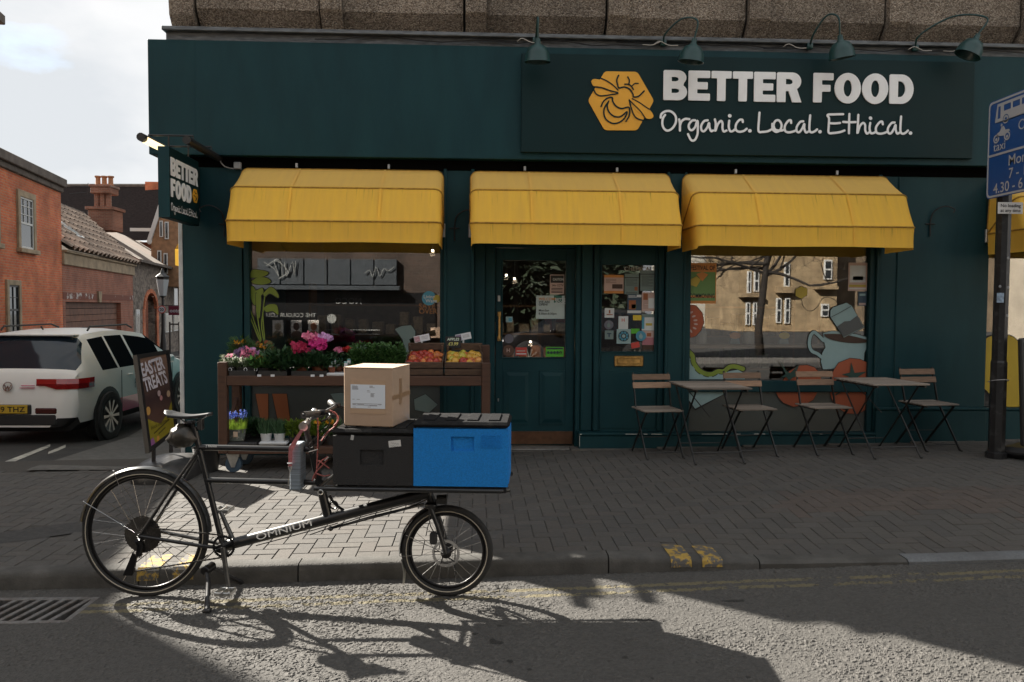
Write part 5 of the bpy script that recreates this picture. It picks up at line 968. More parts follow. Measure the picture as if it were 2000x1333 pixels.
for (fx, fy, n, ww) in ((.04, .06, 5, .22), (.55, .05, 3, .16), (.48, .24, 1, .1), (.48, .30, 1, .14), (.58, .36, 5, .12), (.05, .62, 1, .1), (.18, .62, 1, .1), (.05, .80, 1, .9), (.05, .86, 1, .9), (.06, .83, 1, .1), (.2, .83, 1, .22), (.8, .83, 1, .15), (.05, .95, 1, .12), (.5, .93, 1, .1), (.55, .88, 1, .3)):
    for i in range(n):
        x0 = -W_*.355+W_*.705*fx; z0 = H_*.72-H_*.41*(fy+.035*i); pr.box(x0, x0+W_*.705*ww*r_.uniform(.6, 1), -.1539, -.1534, z0-.0016, z0+.0004)
pr.build('note_print', mat('print_grey', (.16, .16, .18), .8), cb, keep=True)
# ================================================================ produce stand with flowers and apples
WOOD = mat('dark_stained_wood', (.066, .028, .0145), .6, var=.35, scale=3, stretch=(2, 12, 12), bump=.25, bscale=10, dirt=((0.0360, 0.0158, 0.0094), .6), dscale=3); GREYW = mat('weathered_slat', (0.2400, 0.2040, 0.1720), .8, var=.35, scale=3, stretch=(4, 30, 30), bump=.3, bscale=8, obj=True, dirt=((0.0960, 0.0800, 0.0680), .6), dscale=3); TANW = mat('oiled_slat', (0.2550, 0.1615, 0.1062), .7, var=.2, scale=3, stretch=(4, 30, 30), obj=True)
SX0, SX1, SY0, SY1 = -2.335, .135, -.90, -.42; sg = GP(-1.1)
stand = thing('produce_stand', 'long brown wooden two shelf plant stand on castors under the flower window', 'stand', (-1.1, -.66, sg))
for x in (SX0+.04, SX1-.04):
    MB().box(x-.04, x+.04, SY0-.005, SY0+.07, .25, 1.085, .006).build('post', WOOD, stand); MB().box(x-.04, x+.04, SY1-.07, SY1, .25, 1.23, .006).build('post', WOOD, stand)
    MB().box(x-.03, x+.03, SY0+.07, SY1-.07, .90, .955, .005).build('cross_rail', WOOD, stand); MB().box(x-.03, x+.03, SY0+.07, SY1-.07, .26, .31, .005).build('cross_rail', WOOD, stand)
    MB().tube([(x, SY0+.06, .33), (x, SY1-.05, .72)], .022, 4).build('brace', WOOD, stand)
MB().box(SX0+.08, SX1-.08, SY0, SY0+.03, .872, .962, .005).build('front_rail', WOOD, stand); MB().box(SX0+.08, SX1-.08, SY0+.005, SY0+.03, .245, .312, .005).build('lower_rail', WOOD, stand)
for i in range(4): y = SY0+.035+i*.11; MB().box(SX0+.08, SX1-.08, y, y+.1, .935, .955, .004).build('shelf_board', WOOD, stand); MB().box(SX0+.08, SX1-.08, y, y+.1, .29, .308, .004).build('shelf_board', WOOD, stand)
ZINC = mat('zinc_plate', (.42, .42, .40), .4, metal=.7, var=.2, scale=20); BLUEW = mat('castor_blue', (.035, .065, .10), .6)
for (x, y) in ((SX0+.12, SY0+.06), (SX1-.12, SY0+.06), (SX0+.12, SY1-.06), (SX1-.12, SY1-.06)):
    z0 = GP(x); c = MB(); c.prism([(x-.065, .25), (x+.065, .25), (x+.015, z0+.05), (x-.015, z0+.05)], y-.03, y-.022); c.prism([(x-.065, .25), (x+.065, .25), (x+.015, z0+.05), (x-.015, z0+.05)], y+.022, y+.03); c.box(x-.065, x+.065, y-.035, y+.035, .244, .252); cs = c.build('castor', ZINC, stand)
    zc = z0+.076; MB().lathe([(.03, -.018), (.072, -.018), (.076, -.01), (.076, .01), (.072, .018), (.03, .018)], 22, Matrix.Translation((x, y, zc)) @ Matrix.Rotation(PI/2, 4, 'X'), cap=True).build('castor_wheel', BLUEW, cs, keep=True, smooth=40)
# --- plants
GREENS = [mat('leaf_deep', (.032, .085, .034), .5, var=.35, scale=30, trans=.15), mat('leaf_mid', (.06, .145, .04), .5, var=.35, scale=30, trans=.2), mat('leaf_fresh', (.17, .26, .03), .5, var=.3, scale=30, trans=.25), mat('leaf_grey', (.11, .16, .08), .6, var=.3, scale=30)]
def fl(n, c): return mat('petal_'+n, c, .6, var=.18, scale=40, trans=.25)
MAG, RED, PNK, LIL, YLW, WHT, PUR, BLU2, DRD = fl('magenta', (.60, .03, .24)), fl('red', (.48, .018, .018)), fl('pink', (.78, .24, .40)), fl('lilac', (.66, .38, .66)), fl('yellow', (.70, .30, .01)), fl('white', (.58, .58, .48)), fl('purple', (.20, .11, .25)), fl('blue', (.16, .26, .70)), fl('crimson', (.42, .016, .08))
TPOT = mat('terracotta_pot', (.22, .07, .035), .8, var=.2, scale=20); BPOT = mat('black_pot', (.015, .015, .016), .5, var=.2, scale=20); WPOT = mat('white_plastic', (.50, .52, .54), .45, var=.08); CARDW = mat('card_white', (.6, .62, .66), .6)
def leaf_quads(mb, c, rx, ry, rz_, n, ln, wd, R_, up=.5, hollow=.5):
    for _ in range(n):
        a = R_.uniform(0, 2*PI); q = R_.uniform(hollow, 1)**.6; zz = R_.uniform(-.55, 1); s = math.sqrt(max(0, 1-min(1, zz)**2*.8)); p = Vector((c[0]+rx*q*s*math.cos(a), c[1]+ry*q*s*math.sin(a), c[2]+rz_*zz*q))
        d = Vector((math.cos(a)*R_.uniform(.4, 1), math.sin(a)*R_.uniform(.4, 1), R_.uniform(-.3, 1)*up+.1)).normalized(); sd_ = d.cross(Vector((R_.gauss(0, .5), R_.gauss(0, .5), 1))).normalized(); l = ln*R_.uniform(.6, 1.25); w2 = wd*R_.uniform(.6, 1.2)/2; nn = d.cross(sd_)
        mb.add([p, p+d*l*.45+sd_*w2+nn*w2*.35, p+d*l+nn*-.15*l, p+d*l*.45-sd_*w2+nn*w2*.35], [(0, 1, 2), (0, 2, 3)])
def blooms(mb, c, rx, ry, rz_, n, sz, R_, k=5):
    for _ in range(n):
        a = R_.uniform(0, 2*PI); q = R_.random()**.5; p = Vector((c[0]+rx*q*math.cos(a), c[1]+ry*q*math.sin(a), c[2]+rz_*R_.uniform(-.6, 1)*(1-.5*q))); ax = Vector((R_.gauss(0, .5), -.8+R_.gauss(0, .4), R_.gauss(.5, .4))).normalized(); u = ax.orthogonal().normalized(); v = ax.cross(u)
        for j in range(k):
            t = 2*PI*j/k+R_.random(); d = (u*math.cos(t)+v*math.sin(t)); s_ = (u*-math.sin(t)+v*math.cos(t))*sz*.42; z = sz*R_.uniform(.7, 1.15); mb.add([p, p+d*z*.6+s_+ax*z*.25, p+d*z+ax*z*.15, p+d*z*.6-s_+ax*z*.25], [(0, 1, 2, 3)])
def potplant(px, pyb, y, w, h, gm, ln, wd, n, flowers, label, pot=BPOT, potw=.1, poth=.08, grass=False, group=None, zb=None, nm='potted_plant', ringlab=False):
    b = onY(px, pyb, y); zb = zb if zb is not None else b.z; R_ = random.Random(int(px*7+pyb)); t = thing(nm, label, 'plant', (b.x, y, zb), 0, group)
    MB().lathe([(potw*.38, 0), (potw*.5, poth*.9), (potw*.53, poth*.9), (potw*.53, poth), (potw*.47, poth), (potw*.46, poth*.8), (0.001, poth*.8)], 14, Matrix.Translation((b.x, y, zb)), cap=False).build('pot', pot, t, smooth=40)
    f = MB()
    if grass:
        for _ in range(n): a = R_.uniform(0, 2*PI); q = R_.random()**.5*w*.5; p = Vector((b.x+q*math.cos(a), y+q*math.sin(a), zb+poth*.9)); l = Vector((R_.gauss(0, .15)*h, R_.gauss(0, .15)*h, h*R_.uniform(.65, 1.05))); s_ = Vector((wd/2, R_.uniform(-1, 1)*wd/2, 0)); f.add([p-s_, p+s_, p+l*.6+s_*.8, p+l, p+l*.6-s_*.8], [(0, 1, 2, 3, 4)])
    else: leaf_quads(f, (b.x, y, zb+poth+h*.30), w*.62, w*.58, h*.80, int(n*2.1), ln*1.12, wd*1.15, R_, hollow=.25)
    f.build('foliage', gm, t, fix=False)
    for (m_, dx, dzz, rx, rz_, nb, sz) in flowers: q = MB(); blooms(q, (b.x+dx, y-.02, zb+poth+dzz), rx, rx*.8, rz_, nb, sz, R_); q.build('flowers', m_, t, fix=False)
    return t
ZT = .957
gP = 'plants on the produce stand'
for i, px in enumerate((452, 472, 492)):
    t = potplant(px, 722, -.80, .10, .075, GREENS[3], .025, .012, 170, [(WHT, -.02, .05, .05, .03, 16, .012)] if i < 2 else [], ('small grey green heather with most white buds at the stand end post', 'small grey green heather with white buds between two heathers', 'small grey green heather without buds next to the yellow primrose')[i], BPOT, .1, .08, zb=ZT, group=gP)
    q = onY((444, 474, 494)[i]+6, 715, -.855); MB().lathe([(.014, 0), (.017, .003), (.012, .004)], 12, Matrix.Translation((q.x, -.862, ZT+.06)) @ Matrix.Rotation(PI/2, 4, 'X')).build('ring_tag', CARDW, t)
potplant(447, 705, -.66, .13, .10, GREENS[3], .03, .012, 160, [(WHT, 0, .07, .06, .04, 22, .014), (PNK, .02, .09, .05, .03, 12, .012)], 'pale pink and white heather behind the front heathers', zb=ZT, group=gP)
for px, col, tx in ((473, PUR, 'purple'), (496, LIL, 'lilac pink'), (486, PNK, 'rose pink')): potplant(px, 700, -.60 if px != 486 else -.68, .11, .14, GREENS[0], .03, .012, 120, [(col, 0, .10, .07, .08, 70, .02)], tx+' stacked flower plant at the back of the stand', zb=ZT, group=gP)
potplant(470, 690, -.5, .16, .24, GREENS[1], .05, .012, 320, [(YLW, .0, .21, .05, .03, 9, .02)], 'feathery green plant with tiny yellow tips by the wall end', zb=ZT, group=gP)
potplant(512, 690, -.5, .18, .20, GREENS[1], .05, .012, 320, [(YLW, .0, .17, .05, .03, 8, .02), (RED, .02, .10, .05, .03, 7, .018)], 'feathery green plant in front of the painted plant pot', zb=ZT, group=gP)
potplant(518, 725, -.78, .17, .09, GREENS[1], .075, .045, 90, [(YLW, -.02, .08, .06, .03, 18, .032)], 'yellow primrose with broad leaves at the front of the stand', BPOT, .12, .07, zb=ZT, group=gP)
potplant(552, 722, -.74, .24, .15, GREENS[0], .085, .05, 130, [(YLW, .06, .15, .03, .02, 7, .025), (YLW, .0, .07, .01, .01, 2, .018)], 'broad leaved primrose with two separate yellow blooms beside the crimson cyclamen', BPOT, .13, .07, zb=ZT, group=gP)
potplant(588, 724, -.76, .24, .10, GREENS[0], .07, .055, 110, [(DRD, -.01, .17, .075, .07, 42, .034)], 'crimson cyclamen in terracotta pot on the stand', TPOT, .12, .08, zb=ZT, group=gP)
potplant(622, 724, -.74, .26, .10, GREENS[0], .07, .055, 110, [(MAG, .0, .20, .075, .07, 40, .036), (PNK, -.07, .27, .06, .045, 26, .032)], 'magenta and pink cyclamen tallest on the stand', TPOT, .12, .08, zb=ZT, group=gP)
potplant(632, 718, -.58, .22, .10, GREENS[0], .07, .055, 80, [(LIL, .01, .25, .065, .05, 34, .032)], 'lilac cyclamen behind the magenta cyclamen', TPOT, .12, .08, zb=ZT, group=gP)
potplant(663, 712, -.60, .15, .10, GREENS[0], .05, .04, 80, [(PNK, .0, .14, .035, .03, 12, .026)], 'small pink cyclamen behind the labelled herb pots', BPOT, .1, .08, zb=ZT, group=gP)
potplant(680, 712, -.60, .16, .10, GREENS[0], .05, .04, 80, [(RED, .0, .15, .045, .025, 20, .026)], 'small red flowering plant next to the parsley', BPOT, .1, .08, zb=ZT, group=gP)
tr = MB(); a = onY(636, 730, -.83); b = onY(700, 730, -.83); tag(tr.box(a.x, b.x, -.88, -.62, ZT, ZT+.03, .008).box(a.x+.05, a.x+.12, -.885, -.62, ZT-.0, ZT+.002).build('white_tray', WPOT), 'white plastic tray under the small labelled herb pots', 'tray')
for i, (px, y) in enumerate(((648, -.80), (662, -.70), (677, -.80), (690, -.70))):
    t = potplant(px, 725, y, .05, .035, GREENS[1], .018, .01, 40, [], ('tiny labelled herb pot at the corner of the white tray nearest the cyclamens', 'tiny labelled herb pot in the second place of the white tray from the cyclamens', 'tiny labelled herb pot in the third place of the white tray from the cyclamens', 'tiny labelled herb pot at the end of the white tray nearest the parsley')[i], TPOT, .07, .05, zb=ZT+.03, group='labelled herb pots')
    for k in range(2):
        q = t.location; MB().box(q.x-.018+.022*k, q.x+.012+.022*k, q.y-.03+.045*k, q.y-.029+.045*k, q.z+.05, q.z+.105+.02*k).build('plant_label', CARDW, t); MB().box(q.x-.018+.022*k, q.x+.012+.022*k, q.y-.0315+.045*k, q.y-.0305+.045*k, q.z+.092+.02*k, q.z+.103+.02*k).build('label_band', mat('label_teal', (.05, .30, .27), .6), t)
for i, px in enumerate((707, 737, 768)): potplant(px, 712, -.70, .20, .20, GREENS[1], .034, .024, 480, [], ('bushy parsley pot nearest the herb tray', 'bushy parsley pot in the middle of three', 'bushy parsley pot against the apple crate')[i], BPOT, .12, .08, zb=ZT, group=gP)
for (xa_, xb_, lb_) in ((-2.24, -2.0, 'black plant tray under the heathers'), (-1.98, -1.72, 'black plant tray under the yellow primroses'), (-1.68, -1.36, 'black plant tray under the cyclamens')): tag(MB().box(xa_, xb_, -.885, -.875, ZT, ZT+.05, .003).box(xa_, xb_, -.56, -.55, ZT, ZT+.05, .003).box(xa_, xa_+.01, -.875, -.56, ZT, ZT+.05, .003).box(xb_-.01, xb_, -.875, -.56, ZT, ZT+.05, .003).box(xa_+.01, xb_-.01, -.875, -.56, ZT, ZT+.006).build('plant_tray', BPOT), lb_, 'tray')
m = MB(); [m.box(x, x+.035, SY0-.002, SY0, .955, .975) for x in (-1.98, -1.86, -1.5, -1.42)]; build_each(m, 'price_tag', CARDW, stand)
# --- apple crates
CRW = mat('crate_wood', (0.0800, 0.0496, 0.0336), .8, var=.35, scale=4, stretch=(3, 14, 14), bump=.3, bscale=12); AR = [mat('apple_red', (.36, .035, .02), .35, var=.5, scale=9, dirt=((.55, .30, .05), .8), dscale=7, dlo=.5), mat('apple_yellow', (.52, .30, .04), .35, var=.3, scale=9, dirt=((.45, .10, .03), .6), dscale=6, dlo=.55), mat('apple_green', (.40, .36, .05), .35, var=.2, scale=9), mat('apple_blush', (.46, .13, .04), .35, var=.4, scale=9, dirt=((.6, .36, .07), .8), dscale=7)]
STK = mat('apple_stalk', (.05, .03, .015), .8)
am = MB(); am.lathe([(.001, -.030), (.012, -.033), (.024, -.027), (.034, -.008), (.0355, .008), (.029, .025), (.016, .031), (.007, .027), (.001, .022)], 14); AME = am.mesh('apple_body', smooth=True); sm_ = MB().tube([(0, 0, .022), (.002, .001, .034), (.005, .002, .042)], .0016, 5).mesh('stalk')
AMES = []
for m_ in AR: q = AME.copy(); q.materials.append(m_); AMES.append(q)
sm_.materials.append(STK)
def crate(px0, px1, label, lab2, mix_, grp):
    a, b = onY(px0, 727, -.84), onY(px1, 727, -.84); x0, x1 = a.x, b.x; W_ = x1-x0; tl = .22; c = Vector(((x0+x1)/2, -.85, ZT)); t = thing('apple_crate', label, 'crate', c); D_, H_ = .36, .135
    M = Matrix.Translation(c+Vector((0, 0, .004))) @ Matrix.Rotation(tl, 4, 'X')
    for z in (.0, .07):
        MB().box(-W_/2+.004, W_/2-.004, 0, .012, z+.004, z+.06, .003, M=M).build('slat', CRW, t)
        MB().box(-W_/2+.004, W_/2-.004, D_, D_+.012, z+.004, z+.06, .003, M=M).build('slat', CRW, t)
        for s in (-1, 1): MB().box(s*(W_/2-.008)-.006, s*(W_/2-.008)+.006, .012, D_, z+.004, z+.06, .003, M=M).build('slat', CRW, t)
    for z in (.14,): MB().box(-W_/2+.004, W_/2-.004, D_, D_+.012, z+.004, z+.075, .003, M=M).build('slat', CRW, t)
    MB().box(-W_/2+.014, W_/2-.014, .012, D_, .004, .062, M=M).build('base_board', CRW, t)
    for s in (-1, 1): MB().box(s*(W_/2-.022)-.01, s*(W_/2-.022)+.01, D_-.03, D_-.008, .018, .20, .003, M=M).build('corner_post', CRW, t)
    R_ = random.Random(px0); 
    for row in range(5):
        for k in range(5):
            if R_.random() < .06: continue
            p = M @ Vector((-W_/2+.045+(W_-.09)*(k+.5*(row % 2)*.8)/4.4+R_.gauss(0, .004), .05+row*.066+R_.gauss(0, .004), .108+R_.uniform(-.012, .016)+(.012 if row in (2, 3) else 0)))
            ai = R_.choices(range(4), mix_)[0]; o = bpy.data.objects.new('apple', AMES[ai]); COL.objects.link(o); s = R_.uniform(1.0, 1.25); o.scale = (s, s, s); o.location = p; o.rotation_euler = (R_.gauss(0, .7), R_.gauss(0, .7), R_.uniform(0, 6)); tag(o, ('red ', 'yellow ', 'greenish ', 'orange blushed ')[ai]+lab2, 'apple', grp); st_ = bpy.data.objects.new('stalk', sm_); COL.objects.link(st_); st_.parent = o
    return t
crate(791, 866, 'dark slatted wooden crate of mostly red apples beside the parsley', 'apple in the crate of mostly red apples', (6, 1, 0, 3), 'apples in the red apple crate'); crate(868, 943, 'dark slatted wooden crate of mostly yellow apples at the stand end', 'apple in the crate of mostly yellow apples', (1, 5, 2, 2), 'apples in the yellow apple crate')
for (px, py, lb, cc_) in ((824, 661, 'white price card with pink flower picture clipped over the red apples', (.42, .25, .28)), (905, 658, 'white price card with purple picture clipped over the yellow apples', (.20, .16, .24))):
    c = onY(px, py, -.5); t = thing('price_card', lb, 'card', (c.x, -.5, c.z)); R_ = Matrix.Translation(c) @ Matrix.Rotation(-.2, 4, 'Y'); MB().box(-.075, .075, 0, .002, -.032, .032, M=R_).build('card', CARDW, t); MB().box(-.072, -.02, -.001, 0, -.028, .026, M=R_).build('picture', mat('card_pic%d' % px, cc_, .6, var=.4, scale=60), t); pr_ = MB(); [pr_.box(-.005, .06, -.001, 0, .012-.011*k, .015-.011*k, M=R_) for k in range(3)]; pr_.build('print', mat('print_grey', (.16, .16, .18), .8), t); MB().box(c.x-.008, c.x+.008, -.505, -.495, c.z-.10, c.z-.028, .002).build('clip', WPOT, t)
c = onY(885, 668, -.55); t = thing('price_board', 'black chalk price board reading apples behind the yellow apples', 'sign', (c.x, -.55, c.z-.1)); MB().box(c.x-.075, c.x+.075, -.55, -.545, c.z-.06, c.z+.05, .003).box(c.x-.012, c.x+.012, -.55, -.545, c.z-.16, c.z-.06).build('board', BLACK, t)
me = text_mesh('APPLES', .036, 0, .0006, 'CENTER', shear=.15); place(me, c.x, -.5515, c.z+.012); link('chalk_text', me, mat('chalk_white', (.6, .7, .62), .8), t); me = text_mesh('£3.99', .042, 0, .0006, 'CENTER', shear=.15); place(me, c.x, -.5515, c.z-.034); link('chalk_text', me, mat('chalk_yellow', (.6, .58, .2), .8), t)
# --- lower shelf
ZL = .31
b = onY(459, 850, -.80); t = thing('flower_bucket', 'oval grey patterned metal bucket of blue grape hyacinths on the lower shelf', 'plant', (b.x, -.78, ZL+.04)); M = Matrix.Translation((b.x, -.78, ZL+.045)) @ Matrix.Diagonal((1.25, .8, 1, 1)); MB().lathe([(.062, 0), (.078, .105), (.083, .108), (.076, .104), (.07, .08), (.001, .08)], 24, M).build('bucket', mat('printed_zinc', (.17, .20, .18), .5, metal=.3, dirt=((.5, .5, .47), .9), dscale=40, dlo=.58, dhi=.62), t, smooth=50)
R_ = random.Random(5); f = MB(); [f.add([(b.x+(q := R_.uniform(-.085, .085)), (yy := -.78+R_.uniform(-.04, .04)), ZL+.12), (b.x+q+.006, yy, ZL+.12), (b.x+q*1.25+R_.gauss(0, .01), yy, ZL+.12+R_.uniform(.06, .17))], [(0, 1, 2)]) for _ in range(170)]; f.build('leaves', GREENS[2], t, fix=False)
f = MB()
for i in range(20): x = b.x+R_.uniform(-.085, .095); y = -.78+R_.uniform(-.04, .03); z = ZL+.24+R_.uniform(0, .055); [f.ball((x+R_.gauss(0, .006), y+R_.gauss(0, .006), z+k*.006), .0065, 6, 4) for k in range(6)]
f.build('flowers', BLU2, t); MB().box(b.x+.0, b.x+.04, -.853, -.851, ZL+.085, ZL+.135, M=None).build('tag', mat('kraft_tag', (.45, .34, .25), .8), t)
MB().box(b.x-.11, b.x+.3, -.88, -.62, ZL, ZL+.042, .008); tag(MB().box(b.x-.10, b.x+.22, -.885, -.62, ZL, ZL+.04, .01).build('black_tray', BPOT), 'black plastic plant tray under the grey flower bucket', 'tray')
a, b2 = onY(507, 862, -.84), onY(562, 862, -.84); tag(MB().box(a.x, b2.x, -.88, -.66, ZL+.012, ZL+.045, .012).lathe([(.05, 0), (.06, .02)], 12, Matrix.Translation((a.x+.07, -.8, ZL))).build('carry_tray', WPOT), 'pale grey moulded carry tray holding two white pots of green shoots', 'tray')
for i, px in enumerate((520, 546)): potplant(px, 855, -.80, .11, .15, GREENS[0], 0, .007, 240, [], ('white printed pot of green bulb shoots, the one by the flower bucket', 'white printed pot of green bulb shoots, the one by the bicycle bars')[i], WPOT, .105, .085, grass=True, zb=ZL+.03, group='white bulb pots')
for i, (px, c_) in enumerate(((575, 0), (598, 1), (622, 1), (648, 1))): potplant(px, 850, -.76, .13, .13, GREENS[2 if i < 3 else 1], .05, .022, 130, [(YLW, .0, .11, .05, .03, 10, .02)] if c_ else [], ('dark pot of yellow green leaves behind the pink strap', 'dark pot of yellow flowers behind the handlebar', 'dark pot of yellow flowers seen through the red cords', 'dark pot of yellow flowers against the black box')[i], BPOT, .11, .09, zb=ZL, group='lower shelf yellow pots')
for i, px in enumerate((486, 500)): potplant(px, 858, -.62, .14, .14, GREENS[0], .05, .025, 120, [], ('dark leafy plant on the lower shelf behind the flower bucket', 'dark leafy plant on the lower shelf behind the white pots')[i], BPOT, .1, .08, zb=ZL, group='dark lower shelf plants')
b = onZ(404, 925, .09, .019); t = thing('plastic_bucket', 'black plastic bucket on the paving at the stand end', 'bucket', (b.x, b.y, GP(b.x))); MB().lathe([(.10, 0), (.125, .22), (.13, .225), (.12, .22), (.095, .01), (.001, .01)], 24, Matrix.Translation((b.x, b.y, GP(b.x)))).build('bucket_body', PLA, t, smooth=40); MB().ball((b.x+.02, b.y, GP(b.x)+.2), .05, 8, 6, (1, 1, .4)).build('white_scrap', CARDW, t)
# ================================================================ folding chairs and tables
STL = mat('black_steel', (.012, .012, .012), .45, var=.2, scale=30)
def bar(mb, a, b, w2=.011, t2=.005):
    a, b = Vector(a), Vector(b); d = (b-a).normalized(); x = Vector((1, 0, 0)); u = d.cross(x).normalized(); vs = [p+x*sx*t2+u*su*w2 for p in (a, b) for sx, su in ((-1, -1), (1, -1), (1, 1), (-1, 1))]
    mb.add(vs, [(0, 1, 2, 3), (7, 6, 5, 4)]+[(i, 4+i, 4+(i+1) % 4, (i+1) % 4) for i in range(4)])
def chair():
    t = thing('folding_chair', '', 'chair', (0, 0, 0), 0, 'slatted folding chairs outside the shop')
    for s in (-1, 1):
        m = MB(); bar(m, (s*.185, .20, .80), (s*.185, .10, .46)); bar(m, (s*.185, .10, .46), (s*.185, -.24, .008)); m.tube([(s*.185, -.24, .008), (s*.185, -.275, .006)], .006, 5); m.build('front_leg', STL, t, keep=True)
        m = MB(); bar(m, (s*.168, -.17, .445), (s*.168, .24, .008)); m.tube([(s*.168, .24, .008), (s*.168, .27, .006)], .006, 5); m.build('rear_leg', STL, t, keep=True)
    m = MB(); m.tube([(-.185, -.20, .06), (.185, -.20, .06)], .005, 5); m.tube([(-.168, .1, .16), (.168, .1, .16)], .005, 5); build_each(m, 'stretcher', STL, t, keep=True)
    m = MB(); [m.box(s*.155-.006, s*.155+.006, -.19, .19, .43, .447) for s in (-1, 1)]; m.build('seat_frame', STL, t, keep=True)
    for i in range(6): MB().box(-.2, .2, -.20+i*.0675, -.152+i*.0675, .447, .462, .003).build('seat_slat', GREYW, t, keep=True)
    for z, y in ((.755, .19), (.675, .165)): MB().box(-.2, .2, -.007, .007, -.03, .03, .003, M=Matrix.Translation((0, y-.012, z)) @ Matrix.Rotation(-.28, 4, 'X')).build('back_slat', TANW, t, keep=True)
    return t
def table():
    t = thing('folding_table', '', 'table', (0, 0, 0), 0, 'slatted folding tables outside the shop'); D_ = .36; W_ = .285
    for i in range(10): y = -D_+i*.0735; MB().box(-W_, W_, y, y+.052, .695, .712, .003).build('top_slat', GREYW, t, keep=True)
    for s in (-1, 1):
        m = MB(); m.box(s*.24-.008, s*.24+.008, -D_, D_, .675, .694); m.build('top_rail', STL, t, keep=True)
    for s in (-1, 1):
        for q in (-1, 1):
            m = MB(); m.tube([(s*.235*(1 if q > 0 else .94), q*.28, .68), (s*.235*(1 if q > 0 else .94), -q*.32, .008), (s*.235*(1 if q > 0 else .94), -q*.345, .006)], .009, 6); m.build('leg', STL, t, keep=True)
    m = MB(); m.tube([(-.235, -.26, .10), (.235, -.26, .10)], .006, 5); m.tube([(-.22, .26, .10), (.22, .26, .10)], .006, 5); m.tube([(-.2, .1, .68), (0.0, -.05, .40)], .005, 5); build_each(m, 'stretcher', STL, t, keep=True)
    return t
ch0 = chair(); tb0 = table()
for i, (x, y, r, lb) in enumerate(((1.79, -.44, .13, 'slatted folding chair in front of the brass letter box door'), (2.71, -.45, .10, 'slatted folding chair under the lettuce end of the painted window'), (3.46, -.44, .10, 'slatted folding chair under the painted tomatoes'), (4.58, -.36, .12, 'slatted folding chair against the plain wall nearest the sign pole'))):
    c = ch0 if i == 0 else copy_tree(ch0); c.location = (x, y, GP(x)+.001); c.rotation_euler.z = r; c['label'] = lb
for i, (x, y, r, lb) in enumerate(((2.24, -.66, .06, 'slatted folding table by the letter box door chair'), (3.96, -.58, .08, 'slatted folding table by the chair nearest the sign pole'))):
    c = tb0 if i == 0 else copy_tree(tb0); c.location = (x, y, GP(x)+.001); c.rotation_euler.z = r; c['label'] = lb
# ================================================================ pavement boards and bus sign
def deep(px, py, d): return CAM+ray(px, py)*d
ab = thing('pavement_sign', 'black framed pavement sign advertising easter treats beside the shop corner', 'sign', (-2.95, -.95, .06))
TL, TR, BR, BL = deep(263, 694, 7.0), deep(327, 684, 7.55), deep(344, 842, 7.47), deep(288, 886, 6.92); ex = (TR-TL+BR-BL).normalized(); ez = (TL-BL+TR-BR).normalized(); en = ex.cross(ez).normalized(); ez = en.cross(ex)
def bq(u, v, d=0.): p = TL.lerp(TR, u).lerp(BL.lerp(BR, u), v); return p+en*d
MF = mat('frame_black', (.015, .015, .016), .4); m = MB()
for (u0, v0, u1, v1) in ((0, 0, 1, .045), (0, .955, 1, 1), (0, .045, .075, .955), (.925, .045, 1, .955)):
    vs = [bq(u, v, d) for d in (-.02, .02) for u, v in ((u0, v0), (u1, v0), (u1, v1), (u0, v1))]; m.add(vs, [(0, 1, 2, 3), (7, 6, 5, 4), (0, 4, 5, 1), (1, 5, 6, 2), (2, 6, 7, 3), (3, 7, 4, 0)])
m.build('frame', MF, ab)
def poster_mat():
    m = bpy.data.materials.new('easter_poster'); m.use_nodes = True; n = m.node_tree.nodes; l = m.node_tree.links; b = n['Principled BSDF']; b.inputs['Roughness'].default_value = .3; t = n.new('ShaderNodeTexCoord'); s = n.new('ShaderNodeSeparateXYZ'); l.new(t.outputs['Object'], s.inputs[0]); r = n.new('ShaderNodeValToRGB'); mr = n.new('ShaderNodeMapRange'); mr.inputs[1].default_value = .3; mr.inputs[2].default_value = 1.17; l.new(s.outputs['Z'], mr.inputs[0]); nn = n.new('ShaderNodeTexNoise'); nn.inputs['Scale'].default_value = 9; l.new(t.outputs['Object'], nn.inputs[0]); ad = n.new('ShaderNodeMath'); ad.operation = 'MULTIPLY_ADD'; ad.inputs[1].default_value = .12; l.new(nn.outputs[0], ad.inputs[0]); l.new(mr.outputs[0], ad.inputs[2]); l.new(ad.outputs[0], r.inputs[0])
    e = r.color_ramp.elements; e[0].position = .42; e[0].color = (.09, .05, .04, 1); e[1].position = 1.; e[1].color = (.20, .12, .085, 1); x = e.new(.6); x.color = (.05, .03, .03, 1); l.new(r.outputs[0], b.inputs['Base Color']); return m
m = MB(); m.quad(bq(.07, .04, .006), bq(.93, .04, .006), bq(.93, .96, .006), bq(.07, .96, .006)); m.build('poster', poster_mat(), ab, fix=False)
def bdec(pts, mt, d, nm): MB().add([bq(u, v, d) for u, v in pts], [tuple(range(len(pts)))]).build(nm, mt, ab, fix=False)
bdec([(.07, .66), (.3, .74), (.5, .80), (.75, .73), (.93, .62), (.93, .96), (.07, .96)], mat('poster_lime', (.24, .20, .02), .4), .0075, 'poster_panel')
bdec([(.07, .9), (.2, .88), (.25, .96), (.07, .96)], mat('poster_lilac', (.25, .1, .25), .4), .009, 'poster_spot')
for (u, v, r, c_) in ((.16, .6, .045, (.5, .28, .08)), (.55, .47, .035, (.4, .3, .3)), (.85, .52, .04, (.42, .3, .2)), (.6, .53, .03, (.4, .2, .2)), (.35, .93, .03, (.5, .25, .05))): bdec([(u+r*1.5*math.cos(t), v+r*math.sin(t)) for t in np.linspace(0, 6.28, 13)[:-1]], mat('poster_egg%d' % int(u*100), c_, .4), .0085, 'poster_egg')
